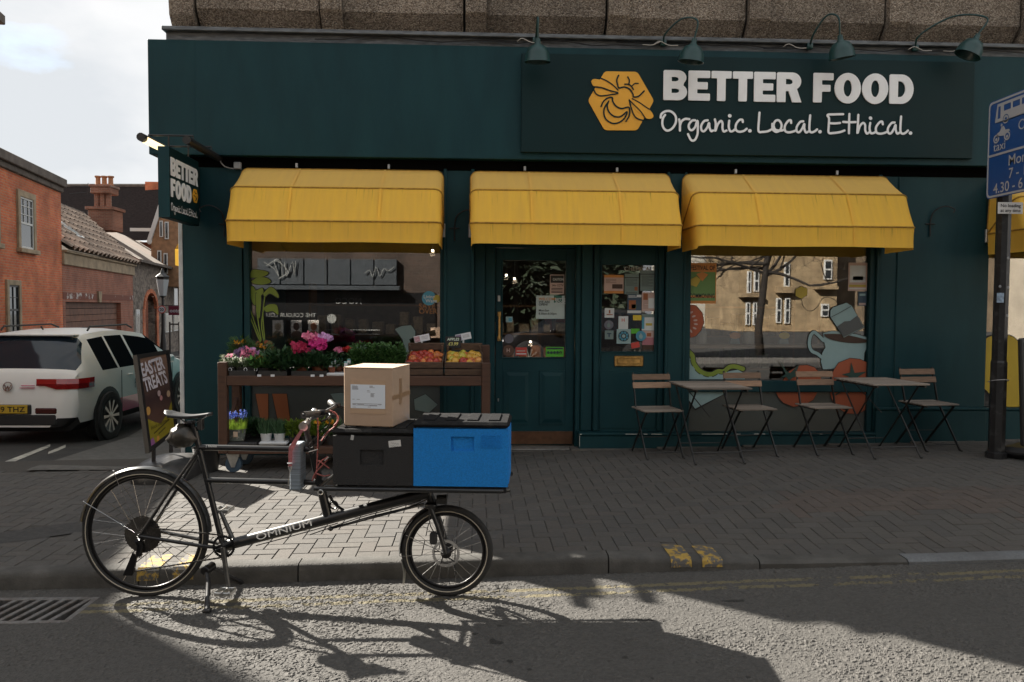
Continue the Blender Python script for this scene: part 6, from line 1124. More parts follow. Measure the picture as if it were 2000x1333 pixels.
BB_ = Matrix(((ex.x, ez.x, en.x, 0), (ex.y, ez.y, en.y, 0), (ex.z, ez.z, en.z, 0), (0, 0, 0, 1)))
def btext(s, u, v, h, mt, off=.004, d=.011, sx=1., fit=0):
    me = text_mesh(s, h, 0, off*h/.1, sx=sx); wt = max(q.co.x for q in me.vertices); me.transform(Matrix.Diagonal(((fit*(TR-TL).length/wt) if fit else 1, 1, 1, 1))); me.transform(Matrix.Translation(bq(u, v, d)) @ BB_); link('poster_text', me, mt, ab)
PW = mat('poster_white', (.55, .53, .58), .5); btext('EASTER', .11, .235, .165, PW, .0032, fit=.74); btext('TREATS', .14, .395, .165, PW, .0032, fit=.74); PD = mat('poster_dark', (.06, .05, .01), .5); btext('Ethical chocolate &', .17, .80, .042, PD, .0); bdec([(.24, .845), (.78, .80), (.78, .815), (.24, .86)], PD, .011, 'poster_line'); bdec([(.38, .88), (.62, .86), (.62, .875), (.38, .895)], PD, .011, 'poster_line')
for u in (.2, .8): p = bq(u, 1.0); MB().tube([p, p+Vector((.0, 0, -.16))], .018, 8).build('spring_post', MF, ab)
p = bq(.55, 1.0); c = Vector((p.x+.06, p.y-.02, GP(-2.9)-.0)); bs = MB(); vs = []; fs = []; prof = [(.0, 1.), (.05, 1.02), (.11, .95), (.15, .75), (.165, .45), (.17, .0)]
for (z, k) in prof:
    for j in range(24): a = 2*PI*j/24; q = lambda v: math.copysign(abs(v)**.6, v); vs.append((c.x+.26*k*q(math.cos(a)), c.y+.40*k*q(math.sin(a)), c.z+z))
for i in range(5):
    for j in range(24): fs.append((i*24+j, i*24+(j+1) % 24, i*24+24+(j+1) % 24, i*24+24+j))
bs.add(vs, fs).build('base', mat('base_plastic', (.03, .03, .031), .4, var=.3, scale=10, dirt=((.10, .095, .09), .5), dscale=4), ab, smooth=True)
PX, PY = 4.91, -.95; pole = thing('bus_lane_sign', 'blue bus lane sign plate on a thick black pole', 'sign', (PX, PY, GP(PX)))
POLE = mat('pole_black', (.014, .014, .015), .4, var=.3, scale=14, bump=.2, bscale=30, dirt=((.07, .07, .07), .6), dscale=9, dlo=.55); m = MB(); m.lathe([(.092, 0), (.092, .05), (.072, .06), (.07, .9), (.063, .92), (.063, 3.05), (.0, 3.06)], 8, Matrix.Translation((PX, PY, GP(PX))), cap=False); m.build('pole', POLE, pole)
SB = mat('sign_blue', (.012, .075, .28), .4, var=.04); SW = mat('sign_grey_white', (.42, .44, .48), .4); sx0 = 4.80; yl, yr, zb_, zt_ = -.855, -1.98, 2.635, 3.535
Q = Matrix(((0, 0, -1, sx0), (-1, 0, 0, yl), (0, 1, 0, zb_), (0, 0, 0, 1)))                             # drawn x -> -Y, y -> Z, facing -X
W_, H_ = yl-yr, zt_-zb_; me = curve_mesh([rpoly([(0, 0), (W_, 0), (W_, H_), (0, H_)], .05)], .002); me.transform(Q); link('plate', me, SB, pole)
me = curve_mesh([rpoly([(.008, .008), (W_-.008, .008), (W_-.008, H_-.008), (.008, H_-.008)], .05), rpoly([(.026, .026), (W_-.026, .026), (W_-.026, H_-.026), (.026, H_-.026)], .04)], .0006); me.transform(Q @ Matrix.Translation((0, 0, .004))); link('plate_border', me, SW, pole)
def sg_(polys, nm='symbol'): me = curve_mesh(polys, .0005); me.transform(Q @ Matrix.Translation((0, 0, .0045))); link(nm, me, SW, pole)
sg_([[(.02, .385), (W_-.02, .385), (W_-.02, .405), (.02, .405)]], 'plate_rule')
bx, bz_ = .10, .69; sg_([[(bx, bz_), (bx+.62, bz_), (bx+.64, bz_+.06), (bx+.62, bz_+.165), (bx+.03, bz_+.165), (bx+.01, bz_+.06)], [(bx+.035, bz_+.03), (bx+.075, bz_+.03), (bx+.075, bz_+.14), (bx+.045, bz_+.14)]]+[[(bx+.12+.12*i, bz_+.085), (bx+.215+.12*i, bz_+.085), (bx+.215+.12*i, bz_+.14), (bx+.12+.12*i, bz_+.14)] for i in range(4)]+[ell(bx+.15, bz_+.008, .042, .042, 16)], 'bus_symbol'); sg_([ell(bx+.15, bz_+.008, .033, .033, 16), ell(bx+.15, bz_+.008, .016, .016, 12)], 'bus_wheel')
for cx in (.125, .275): sg_([ell(cx, .54, .04, .04, 20), ell(cx, .54, .026, .026, 16)], 'motorcycle_wheel'); sg_([ell(cx, .535, .014, .014, 12)], 'motorcycle_hub')
sg_([[(.15, .545), (.165, .56), (.235, .55), (.255, .575), (.31, .58), (.325, .56), (.30, .595), (.25, .60), (.225, .64), (.195, .635), (.175, .60), (.135, .585), (.13, .57)]], 'motorcycle_body'); sg_([ell(.195, .652, .013, .013, 14)], 'rider_head'); sg_([ell(.47, .60, .045, .045, 22), ell(.47, .60, .034, .034, 18)], 'cycle_wheel')
def st(s, x, z, h): me = text_mesh(s, h, 0, .0008); me.transform(Q @ Matrix.Translation((x, z, .005))); link('plate_text', me, SW, pole)
st('taxi', .09, .43, .115); st('Mon', .30, .265, .135); st('7 - 10', .31, .15, .13); st('4.30 - 6', .105, .04, .13)
p0, p1 = onY(1948, 418, -1.04), onY(1998, 396, -1.04); m = MB().box(p0.x, p1.x, -1.045, -1.04, p0.z, p1.z, .004).build('small_plate', mat('plate_white', (.5, .5, .5), .5), pole)
for s, k in (('No loading', .58), ('at any time', .16)): me = text_mesh(s, .043, 0, .0006, 'CENTER'); place(me, (p0.x+p1.x)/2, -1.047, p0.z+(p1.z-p0.z)*k); link('plate_text', me, INK, pole)
q = onY(1953, 582, -1.03); MB().box(q.x-.03, q.x+.035, -1.034, -1.026, q.z-.045, q.z+.045).build('sticker', mat('sticker_mix', (.2, .28, .38), .5, var=.5, scale=40), pole)
for (px, py) in ((1968, 505), (1952, 560), (1968, 562), (1966, 617)): q = onY(px, py, -1.02); MB().lathe([(.0, .004), (.012, .003), (.014, 0)], 12, Matrix.Translation((q.x, -1.028, q.z)) @ Matrix.Rotation(PI/2, 4, 'X')).build('sticker_dot', mat('dot_grey', (.2, .21, .22), .6), pole)
m = MB(); m.tube([(PX+.083*math.cos(a), PY+.083*math.sin(a), .93-.02*math.sin(a)) for a in np.linspace(0, 2*PI, 17)[:-1]], .004, 5, closed=True); m.build('wire', mat('wire_grey', (.3, .3, .3), .5), pole)
p = onY(2004, 655, -1.0); ab2 = thing('menu_board', 'tall dark green pavement board standing behind the sign pole', 'sign', (p.x+.2, -.9, GP(5.4))); M = Matrix.Translation((p.x+.2, -.95, GP(5.4)+.02)) @ Matrix.Rotation(-.06, 4, 'Y') @ Matrix.Rotation(.5, 4, 'Z'); MB().box(-.30, .30, -.02, .02, .12, 1.12, .012, M=M).build('frame', MF, ab2); MB().box(-.26, .26, -.026, -.02, .16, 1.08, M=M).build('poster', mat('board_green', (.015, .07, .045), .4, dirt=((.35, .25, .25), .8), dscale=6, dlo=.6), ab2); MB().box(-.33, .33, -.2, .2, 0, .1, .04, M=M).build('base', MF, ab2)
# ================================================================ parked car (own frame: X forward, Y left, rear axle at x = 0)
CARW = mat('car_white', (.80, .79, .76), .4, coat=.1, var=.03, scale=2); CGL = mat('car_glass', (.010, .013, .016), .12, spec=.0); CLAD = mat('car_cladding', (.02, .02, .021), .6); PINK = mat('car_pink', (.62, .05, .19), .3, coat=.6); REDL = mat('tail_red', (.30, .008, .008), .15, coat=1.); CHR = mat('chrome', (.6, .6, .6), .15, metal=1.)
def car(name, label, loc, rz, paint, detail=True):
    t = thing(name, label, 'car', loc, rz); xs = [-.83, -.82, -.79, -.74, -.70, -.66, -.52, -.38, -.26, -.1, .1, .36, .42, .95, 1.02, 1.5, 1.75, 1.95, 2.2, 2.45, 2.7, 3.0, 3.2, 3.34, 3.42]
    TZ = ([-.83, -.82, -.79, -.74, -.70, -.66, -.52, -.38, -.26, -.1, .5, 1.2, 1.75, 2.2, 2.45, 2.7, 3.1, 3.3, 3.42], [.62, .70, .86, .99, 1.03, 1.06, 1.22, 1.38, 1.485, 1.53, 1.565, 1.555, 1.48, 1.22, 1.06, 1.01, .93, .82, .62]); WZ = ([-.83, -.80, -.74, -.55, -.2, .3, 2.5, 3.0, 3.25, 3.42], [.66, .80, .865, .895, .91, .91, .905, .86, .76, .60])
    G = []; 
    for x in xs:
        T_ = float(np.interp(x, *TZ)); w2 = float(np.interp(x, *WZ)); zb = .22 if x > -.7 and x < 3.2 else .30; k = max(0, min(1, (T_-1.04)/.2)); zbelt = min(.995, T_-.045); gy = w2*(.955-.25*max(0, T_-.11-.995)/.46)
        gh = [(0, zb), (.80*w2, zb), (.955*w2, zb+.12), (w2, .56), (.992*w2, min(.80, T_-.1)), (.965*w2, zbelt), (gy, max(zbelt+.006, T_-.105)), (gy-.055, T_-.035), (gy*.55, T_-.006), (0, T_)]
        hd = [(0, zb), (.80*w2, zb), (.955*w2, zb+.12), (w2, min(.56, T_-.14)), (.992*w2, min(.78, T_-.09)), (.955*w2, T_-.045), (.90*w2, T_-.02), (.75*w2, T_-.01), (.4*w2, T_-.002), (0, T_)]
        G.append([(x, hd[i][0]*(1-k)+gh[i][0]*k, hd[i][1]*(1-k)+gh[i][1]*k) for i in range(10)])
    parts = {k: MB() for k in ('body', 'side', 'rear', 'wind', 'clad', 'pink')}; n = len(xs)
    def kind(i, j):
        x = (xs[i]+xs[i+1])/2
        if j <= 1: return 'clad'
        if j in (2, 3) and .3 < x < 2.3: return 'pink' if detail and (.36 < x < 1.8 if j == 2 else 0) else 'body'
        if j == 5 and (-.12 < x < .1 or .1 <= x < .36 or .42 < x < .95 or 1.02 < x < 1.95): return 'side'
        if j >= 6 and -.66 < x < -.26: return 'rear' if j >= 6 else 'body'
        if j >= 6 and 1.75 < x < 2.45: return 'wind'
        return 'body'
    for i in range(n-1):
        for j in range(9):
            q = [G[i][j], G[i+1][j], G[i+1][j+1], G[i][j+1]]
            for s in (1, -1): P_ = [(a, b*s, c) for a, b, c in q]; parts[kind(i, j)].quad(*(P_ if s > 0 else P_[::-1]))
    for e, sgn in ((0, 1), (n-1, -1)):
        pts = [(a, b, c) for a, b, c in G[e]]+[(a, -b, c) for a, b, c in G[e][::-1][1:-1]]; parts['body'].add(pts, [tuple(range(len(pts)))])
    for k, m_, nm in (('body', paint, 'body'), ('side', CGL, 'side_window'), ('rear', mat('rear_glass', (.014, .022, .032), .05, spec=.5), 'rear_window'), ('wind', CGL, 'windscreen'), ('clad', CLAD, 'sill_cladding'), ('pink', PINK, 'pink_panel')):  # blue tint in the rear window colour stands in for its reflection
        if parts[k].f:
            me = parts[k].mesh(nm, False, True); bm = bmesh.new(); bm.from_mesh(me); bmesh.ops.remove_doubles(bm, verts=bm.verts, dist=.0005); bmesh.ops.recalc_face_normals(bm, faces=bm.faces); bm.to_mesh(me); bm.free()
            if k in ('side', 'pink'):
                q = MB(); q.v = [tuple(v.co) for v in me.vertices]; q.f = [tuple(p.vertices) for p in me.polygons]; build_each(q, nm, m_, t, keep=True, smooth=38); continue
            me.polygons.foreach_set('use_smooth', [True]*len(me.polygons)); me.set_sharp_from_angle(angle=math.radians(38)); link(nm, me, m_, t, keep=True)
    for x in (0, 2.6):
        for s in (1, -1):
            y = s*.90; Mx = Matrix.Translation((x, y, .345)) @ Matrix.Rotation(-s*PI/2, 4, 'X')
            MB().lathe([(.37, -.012), (.405, -.012), (.415, .008), (.37, .014), (.30, .010), (.001, .008)], 30, Mx).build('wheel_arch', CLAD, t, keep=True)
            w2 = MB(); w2.lathe([(.225, .03), (.26, .045), (.335, .04), (.345, .02), (.345, -.15), (.2, -.15)], 32, Mx); wo_ = w2.build('wheel', RUB, t, keep=True, smooth=40)
            r2 = MB(); r2.lathe([(.001, .020), (.20, .018), (.215, .030), (.235, .046), (.24, .046)], 30, Mx); r2.build('rim', mat('rim_dark', (.03, .03, .03), .4, metal=.6), wo_, keep=True, smooth=40); sp_ = MB()
            for i in range(10): a = 2*PI*i/10; ca, sa_ = math.cos(a), math.sin(a); sp_.add([Mx @ Vector(v) for v in ((.03*ca-.012*sa_, .03*sa_+.012*ca, .04), (.03*ca+.012*sa_, .03*sa_-.012*ca, .04), (.225*ca+.03*sa_, .225*sa_-.03*ca, .046), (.225*ca-.016*sa_, .225*sa_+.016*ca, .046))], [(0, 1, 2, 3)])
            sp_.lathe([(.001, .05), (.05, .046), (.055, .03)], 14, Mx); sp_.build('spokes', mat('rim_alloy', (.42, .40, .36), .3, metal=.8), wo_, keep=True)
    if not detail: 
        for s in (1, -1): MB().ball((3.22, s*.62, .74), .11, 12, 8, (.9, 1.3, .55)).build('headlight', mat('headlight', (.75, .78, .8), .1, coat=1.), t, keep=True, smooth=True); MB().ball((2.02, s*.98, 1.02), .09, 10, 6, (.7, 1.2, .8)).build('mirror', paint, t, keep=True, smooth=True)
        return t
    for s in (1, -1):
        P0 = [(-.822, .36), (-.828, .48), (-.826, .62), (-.812, .75), (-.745, .868), (-.57, .918), (-.44, .926)]; vs = []
        for (x, y) in P0: vs += [(x-.006, s*(y+.004), .80 if y > .5 else .845), (x-.014, s*(y+.012), .87), (x+.012, s*(y-.0), .935)]
        MB().add(vs, [(3*i+j, 3*i+3+j, 3*i+4+j, 3*i+1+j) for i in range(6) for j in range(2)]).build('tail_light', REDL, t, keep=True, fix=False)
        MB().box(-.845, -.80, s*.50-.13, s*.50+.16, .47, .56, .02).build('bumper_reflector', mat('reflector_dark', (.07, .015, .012), .2), t, keep=True)
        MB().tube([(.05, s*.60, 1.545), (.12, s*.60, 1.60), (1.3, s*.58, 1.605), (1.5, s*.57, 1.55)], .014, 6).build('roof_rail', CLAD, t, keep=True)
        MB().box(.62, .76, s*.905-.012, s*.905+.012, .86, .885, .008).box(1.52, 1.66, s*.912-.012, s*.912+.012, .86, .885, .008).build('door_handle', paint, t, keep=True)
        m = MB(); [m.box(x-.004, x+.004, s*.9115-.003, s*.9115+.003, .34, .96) for x in (.40, 1.36, 2.25)]; m.build('door_gap', CLAD, t, keep=True)
        MB().box(1.75, 1.95, s*1.0-.08, s*1.0+.08, .97, 1.10, .03).build('mirror', paint, t, keep=True)
    MB().box(-.845, -.79, -.62, .62, .32, .47, .02).box(-.85, -.80, -.30, .30, .47, .60, .01).build('rear_bumper', CLAD, t, keep=True); MB().box(-.86, -.845, -.26, .26, .485, .595, .004).build('number_plate', mat('plate_yellow', (.55, .36, .03), .5), t, keep=True)
    CR_ = Matrix(((0, 0, -1, 0), (-1, 0, 0, 0), (0, 1, 0, 0), (0, 0, 0, 1)))
    me = text_mesh('O69 THZ', .10, 0, .0015, 'CENTER'); wt = max(v.co.x for v in me.vertices); me.transform(Matrix.Diagonal((.235/wt, 1, 1, 1))); me.transform(Matrix.Translation((-.862, 0, .505)) @ CR_); link('plate_text', me, INK, t, keep=True)
    me = curve_mesh([ell(0, 0, .062, .062, 28), ell(0, 0, .052, .052, 24), [(-.046, .022), (-.022, -.048), (-.016, -.048), (0, -.01), (.016, -.048), (.022, -.048), (.046, .022), (.034, .022), (.019, -.022), (.003, .012), (-.003, .012), (-.019, -.022), (-.034, .022)]], .006); me.transform(Matrix.Translation((-.828, 0, .835)) @ Matrix.Rotation(.2, 4, 'Y') @ CR_); link('badge', me, CHR, t, keep=True)
    MB().box(-.60, -.55, -.5, .02, 1.10, 1.125, .008, M=None).build('wiper', CLAD, t, keep=True); MB().box(-.34, -.16, -.60, .60, 1.478, 1.505, .01).build('spoiler', paint, t, keep=True)
    me = text_mesh('haart', .2, 0, .001); me.transform(Matrix.Translation((.80, -.918, .66)) @ Matrix.Rotation(PI/2, 4, 'X')); link('door_lettering', me, mat('lettering_dark', (.04, .04, .045), .5), t, keep=True)
    m = MB(); [m.box(-.83, -.812, -.34, -.17+.02*k, .845-.03*k, .852-.03*k) for k in range(2)]; m.build('tailgate_print', PINK, t, keep=True)
    MB().tube([(.02, 0, 1.56), (-.03, 0, 1.60)], .012, 6).build('aerial', CLAD, t, keep=True); return t
crz = math.atan2(SD.y, SD.x); rwp = onZ(207, 856, -.29, 0); ctr = Vector((rwp.x, rwp.y, 0))-Vector((.86, -.016, 0))
car('parked_car', 'white compact crossover with pink door sills parked in the side street', (ctr.x, ctr.y, SRZ(ctr.y+.6)+.004), math.radians(89), CARW)
# ================================================================ buildings along the side street
def house(name, label, t0): o = thing(name, label, 'building', sst(t0, 0, 0), crz); return o
HM = Matrix.Rotation(-crz, 3, 'Z')
def wp(px, py, off=0.):
    """photo point -> (t, z) on the house line, off metres to the left of it"""
    c = CAM-sst(0, 0, 0); d = ray(px, py); n = Vector((SRt.x, SRt.y, 0)); k = (-off-c.dot(n))/d.dot(n); p = c+d*k; return p.dot(Vector((SD.x, SD.y, 0))), p.z
BR1 = brickmat('red_brick', (.50, .105, .04), (.60, .17, .06), (.40, .25, .16)); BR3 = brickmat('chimney_brick', (.20, .075, .045), (.27, .11, .065), (.24, .18, .14)); BR2 = brickmat('dull_brick', (.27, .082, .046), (.33, .11, .062), (.28, .20, .15)); STONE = mat('bath_stone', (.34, .26, .17), .85, var=.22, scale=3, bump=.3, bscale=30, dirt=((.14, .11, .08), .5), dscale=2); DSTONE = mat('coping_stone', (.11, .09, .075), .9, var=.3, scale=4, bump=.3, bscale=20); SASHW = mat('sash_white', (.55, .55, .53), .5); HGL = mat('house_glass', (.03, .035, .04), .06, spec=.8); TILE = mat('pantile', (.24, .17, .125), .85, var=.4, scale=5, obj=True, dirt=((.42, .36, .29), .6), dscale=2.5); SLATE_R = mat('dark_roof_tile', (.03, .024, .023), .95, spec=.1, var=.3, scale=6, bump=.4, bscale=9, stretch=(1, 1, 5)); RUBBLE = None
def hb_(o, t0): return lambda a, b, y0, y1, z0, z1, ch=0.: MB().box(a-t0, b-t0, y0, y1, z0, z1, ch)
def sash(o, t0, ta, tb, za, zb, grid=(2, 2), sur=.18, paint=SASHW):
    B = hb_(o, t0); f = MB(); fr = B(ta-sur, ta, -.06, .1, za-.0, zb+sur, .01); w = fr; w.box(tb-t0, tb-t0+sur, -.06, .1, za, zb+sur, .01); w.box(ta-t0, tb-t0, -.06, .1, zb, zb+sur, .01); w.box(ta-sur-.05-t0, tb+sur+.05-t0, -.14, .1, za-.12, za, .01); so_ = w.build('window', STONE, o, keep=True)
    B(ta, tb, -.004, .004, za, zb).build('pane', HGL, so_, keep=True); b = MB(); q = .05
    for (p, r, s, u) in ((ta, ta+q, za, zb), (tb-q, tb, za, zb), (ta, tb, za, za+q*1.4), (ta, tb, zb-q, zb), (ta, tb, (za+zb)/2-.03, (za+zb)/2+.03)): b.box(p-t0, r-t0, -.03, -.006, s, u)
    for i in range(1, grid[0]): x = ta+(tb-ta)*i/grid[0]; b.box(x-.012-t0, x+.012-t0, -.025, -.006, (za+zb)/2 if grid[1] > 2 else za, zb)
    for j in range(1, grid[1]): z = (za+zb)/2+(zb-za)/2*j/grid[1]; b.box(ta-t0, tb-t0, -.025, -.006, z-.01, z+.01)
    b.build('sash', paint, so_, keep=True)
tall = house('corner_house', 'tall dark eaved house just beyond the brick house', 0); MB().box(-.04, 6, 0, 7, -1.5, 7.72).build('wall', BR2, tall, keep=True); MB().box(6, 8.4, 0, 7, -1.5, 8.5).build('rear_wall', BR2, tall, keep=True); MB().box(-9, -.045, 0, 7, -1.5, 9.4).build('corner_wall', BR2, tall, keep=True)
te, ze = wp(11, 50, -.35); MB().box(6, te, -.35, 7.2, ze, ze+.25, .02).build('eave', DSTONE, tall, keep=True)
tA, tB = 8.45, wp(119, 400)[0]; zc = wp(119, 352)[1]; bh = house('brick_house', 'two storey orange red brick house with stone window surrounds', tA)
MB().box(0, tB-tA, 0, 7, -1.5, zc-.25).build('wall', BR1, bh, keep=True); MB().box(-.05, tB-tA+.08, -.18, 7, zc-.25, zc+.02, .02).box(-.03, tB-tA+.04, -.08, 7, zc-.42, zc-.25, .02).build('coping', DSTONE, bh, keep=True)
ta, zt = wp(36, 383); tb, _ = wp(62, 383); _, zb = wp(50, 487); sash(bh, tA, ta, tb, zb, zt, (3, 3)); ta, zt = wp(14, 557); tb, _ = wp(34, 557); sash(bh, tA, ta, tb, .75, zt, (2, 2), .15, BLACK)
ta, zt = wp(-45, 380); tb, _ = wp(-10, 380); sash(bh, tA, ta, tb, zb, zt+.1, (3, 3))
# garage with pantiles
tG, tH = tB+.02, wp(259, 520)[0]; zg = wp(259, 519)[1]; gar = house('garage_building', 'low red brick garage with pantile hipped roof and boarded door', tG); LG = tH-tG
dt0, dz = wp(128, 590); dt1, _ = wp(236, 600); w2 = MB(); w2.box(0, dt0-tG, 0, .35, -1.5, zg-.45); w2.box(dt1-tG, LG, 0, .35, -1.5, zg-.45); w2.box(dt0-tG, dt1-tG, 0, .35, dz, zg-.45); w2.box(LG-.3, LG, .35, 5, -1.5, zg); w2.build('wall', BR2, gar, keep=True)
MB().box(-.02, LG+.05, -.08, .35, zg-.45, zg-.05, .02).box(-.02, LG+.08, -.16, .35, zg-.05, zg+.04, .02).build('stone_band', STONE, gar, keep=True); m = MB(); kt_ = (dt0+dt1)/2-tG+.3; m.prism([(kt_-.14, dz), (kt_+.14, dz), (kt_+.24, dz+.42), (kt_-.24, dz+.42)], -.07, .1); m.build('keystone', STONE, gar, keep=True); MB().box(0, LG, -.012, 0, dz+.1, dz+.32).build('paint_scrapes', mat('flaked_paint', (.17, .06, .04), .9, dirt=((.5, .47, .45), .95), dscale=1.4, dlo=.58, dhi=.62), gar, keep=True)
TILE2 = None; PLK = mat('garage_boards', (.12, .05, .028), .7, var=.3, scale=4, obj=True); np_ = 12
for i in range(np_): hp_ = (dz+1.1)/np_; z0 = -1.1+hp_*i; MB().box(dt0-tG+.03, dt1-tG-.03, .15, .19, z0+.008, z0+hp_-.008, .006).build('door_board', PLK, gar, keep=True)
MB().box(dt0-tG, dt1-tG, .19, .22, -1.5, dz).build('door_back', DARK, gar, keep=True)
R0 = 3.2; ra, rz_ = wp(160, 420, R0); ev = zg+.04
pt = MB(); vs = []; fs = []
for i in range(5):
    for j in range(4): u = i/4; v = j/3; vs.append(((u-.5)*.60, (v-.5)*.62, .085*math.sin(u*PI*2)+.06*(1-v)))
for i in range(4):
    for j in range(3): fs.append((i*4+j, i*4+4+j, i*4+5+j, i*4+1+j))
pt.add(vs, fs); PME = pt.mesh('pantile', smooth=True, fix=False); PME.materials.append(TILE); slope = math.atan2(rz_-ev, R0+.25); rl = math.hypot(rz_-ev, R0+.25); nr = int(rl/.5); cnt = 0
for j in range(nr):
    s = (j+.5)/nr; xe = LG-(LG-(ra-tG))*s*.98
    for i in range(int((xe+.6)/.56)+1):
        x = .2+i*.56; 
        if x > xe or cnt > 298: continue
        o = bpy.data.objects.new('pantile', PME); COL.objects.link(o); o.parent = gar; o.matrix_local = Matrix.Translation((x, -.25+(R0+.25)*s, ev+(rz_-ev)*s+.06)) @ Matrix.Rotation(slope, 4, 'X') @ Matrix.Rotation(random.gauss(0, .02), 4, 'Z'); cnt += 1
MB().add([(.03, -.2, ev), (LG, -.2, ev), (ra-tG, R0, rz_-.02), (.03, R0, rz_-.02), (LG, 6.6, ev)], [(0, 1, 2, 3), (1, 4, 2)]).build('roof_deck', mat('roof_moss', (.10, .075, .05), .95, var=.4, scale=4), gar, keep=True, fix=False)
MB().tube([(.05, R0, rz_+.06), (ra-tG, R0, rz_+.06), (LG, -.15, ev+.1)], .11, 8).build('ridge_tiles', DSTONE, gar, keep=True)
s0, s1 = wp(118, 437, 1.6)[0]-tG, 0; a, z_ = wp(138, 412+28, 1.2); b, _ = wp(137+28, 440, 1.2); sk = MB().box(-.45, .45, -.5, .5, 0, .06, .01, M=Matrix.Translation((wp(134, 450, .9)[0]-tG, .9, ev+(rz_-ev)*(.9+.25)/(R0+.25)+.12)) @ Matrix.Rotation(slope, 4, 'X')).build('skylight', SASHW, gar, keep=True); MB().box(-.36, .36, -.4, .4, .06, .075, M=Matrix.Translation((wp(134, 450, .9)[0]-tG, .9, ev+(rz_-ev)*(.9+.25)/(R0+.25)+.12)) @ Matrix.Rotation(slope, 4, 'X')).build('pane', mat('sky_pane', (.3, .36, .38), .05), sk, keep=True)
# rubble stone range
def rubble():
    m = bpy.data.materials.new('rubble_stone'); m.use_nodes = True; n = m.node_tree.nodes; l = m.node_tree.links; b = n['Principled BSDF']; b.inputs['Roughness'].default_value = .9; t = n.new('ShaderNodeTexCoord'); mp_ = n.new('ShaderNodeMapping'); mp_.inputs['Scale'].default_value = (1, 1, 1.6); l.new(t.outputs['Object'], mp_.inputs[0]); v = n.new('ShaderNodeTexVoronoi'); v.inputs['Scale'].default_value = 4.2; l.new(mp_.outputs[0], v.inputs[0]); v2 = n.new('ShaderNodeTexVoronoi'); v2.feature = 'DISTANCE_TO_EDGE'; v2.inputs['Scale'].default_value = 4.2; l.new(mp_.outputs[0], v2.inputs[0]); s = n.new('ShaderNodeSeparateColor'); l.new(v.outputs['Color'], s.inputs[0]); r = n.new('ShaderNodeValToRGB'); r.color_ramp.elements[0].color = (.08, .065, .055, 1); r.color_ramp.elements[1].color = (.27, .22, .18, 1); l.new(s.outputs[0], r.inputs[0]); mr = n.new('ShaderNodeMapRange'); mr.inputs[2].default_value = .06; l.new(v2.outputs['Distance'], mr.inputs[0]); mx = n.new('ShaderNodeMix'); mx.data_type = 'RGBA'; mx.inputs[6].default_value = (.26, .22, .18, 1); l.new(mr.outputs[0], mx.inputs[0]); l.new(r.outputs[0], mx.inputs[7]); l.new(mx.outputs[2], b.inputs['Base Color']); bp = n.new('ShaderNodeBump'); bp.inputs['Strength'].default_value = .7; bp.inputs['Distance'].default_value = .05; l.new(mr.outputs[0], bp.inputs['Height']); l.new(bp.outputs[0], b.inputs['Normal']); return m
RUBBLE = rubble(); tS = tH+.02; stn = house('stone_range', 'long low rubble stone building with brick arched opening', tS); ta, za = wp(283, 640); tb, _ = wp(306, 640); _, zarch = wp(294, 572); zs_ = wp(262, 508)[1]; LS = 26
w2 = MB(); w2.box(0, ta-tS, 0, .4, -1.8, zs_); w2.box(tb-tS, LS, 0, .4, -1.8, zs_); n_ = 10; r_ = (tb-ta)/2; cx = (ta+tb)/2-tS; zk = zarch-r_*.6
for i in range(n_): a0, a1 = PI*i/n_, PI*(i+1)/n_; x0, x1 = cx-r_*math.cos(a0), cx-r_*math.cos(a1); w2.add([(x0, 0, zk+r_*.6*math.sin(a0)), (x1, 0, zk+r_*.6*math.sin(a1)), (x1, 0, zs_), (x0, 0, zs_)], [(0, 1, 2, 3)])
w2.build('wall', RUBBLE, stn, keep=True, fix=False); ar = MB()
for i in range(14): a0, a1 = PI*i/14+.01, PI*(i+1)/14-.01; ar.add([(cx-k*r_*math.cos(a), y, zk+k*r_*.6*math.sin(a)) for y in (-.05, .1) for a, k in ((a0, .98), (a1, .98), (a1, 1.22), (a0, 1.22))], [(0, 1, 2, 3), (0, 4, 5, 1), (1, 5, 6, 2), (2, 6, 7, 3), (3, 7, 4, 0)])
ar.build('brick_arch', BR1, stn, keep=True); MB().box(ta-tS, tb-tS, .5, .6, -1.8, zarch+.3).build('arch_door', PLK, stn, keep=True); MB().box(ta-tS-.45, ta-tS, -.04, .1, -1.8, zk, .02).box(tb-tS, tb-tS+.45, -.04, .1, -1.8, zk, .02).build('brick_jambs', BR1, stn, keep=True)
MB().add([(-.1, -.35, zs_-.02), (LS, -.35, zs_-.02), (LS, 3.5, zs_+2.2), (-.1, 3.5, zs_+2.2)], [(0, 1, 2, 3)]).build('roof', mat('mossy_tiles', (.10, .07, .05), .9, var=.4, scale=3, bump=.6, bscale=5, stretch=(1, 1, 4)), stn, keep=True, fix=False); MB().box(-.1, LS, -.4, -.3, zs_-.1, zs_+.02).build('gutter', DSTONE, stn, keep=True)
for (pa, pb, p1, p2) in ((264, 271, 605, 660), (322, 334, 612, 665), (338, 349, 612, 665), (338, 345, 560, 600)):
    q0, z1_ = wp(pa, p1); q1, _ = wp(pb, p1); z2_ = max(.1, wp(pa, p2)[1]); wn = MB().box(q0-tS, q1-tS, -.05, .02, z2_, z1_, .01).build('window', SASHW, stn, keep=True); MB().box(q0-tS+.06, (q0+q1)/2-tS-.03, -.056, -.05, z2_+.08, z1_-.08).box((q0+q1)/2-tS+.03, q1-tS-.06, -.056, -.05, z2_+.08, z1_-.08).build('pane', HGL, wn, keep=True)
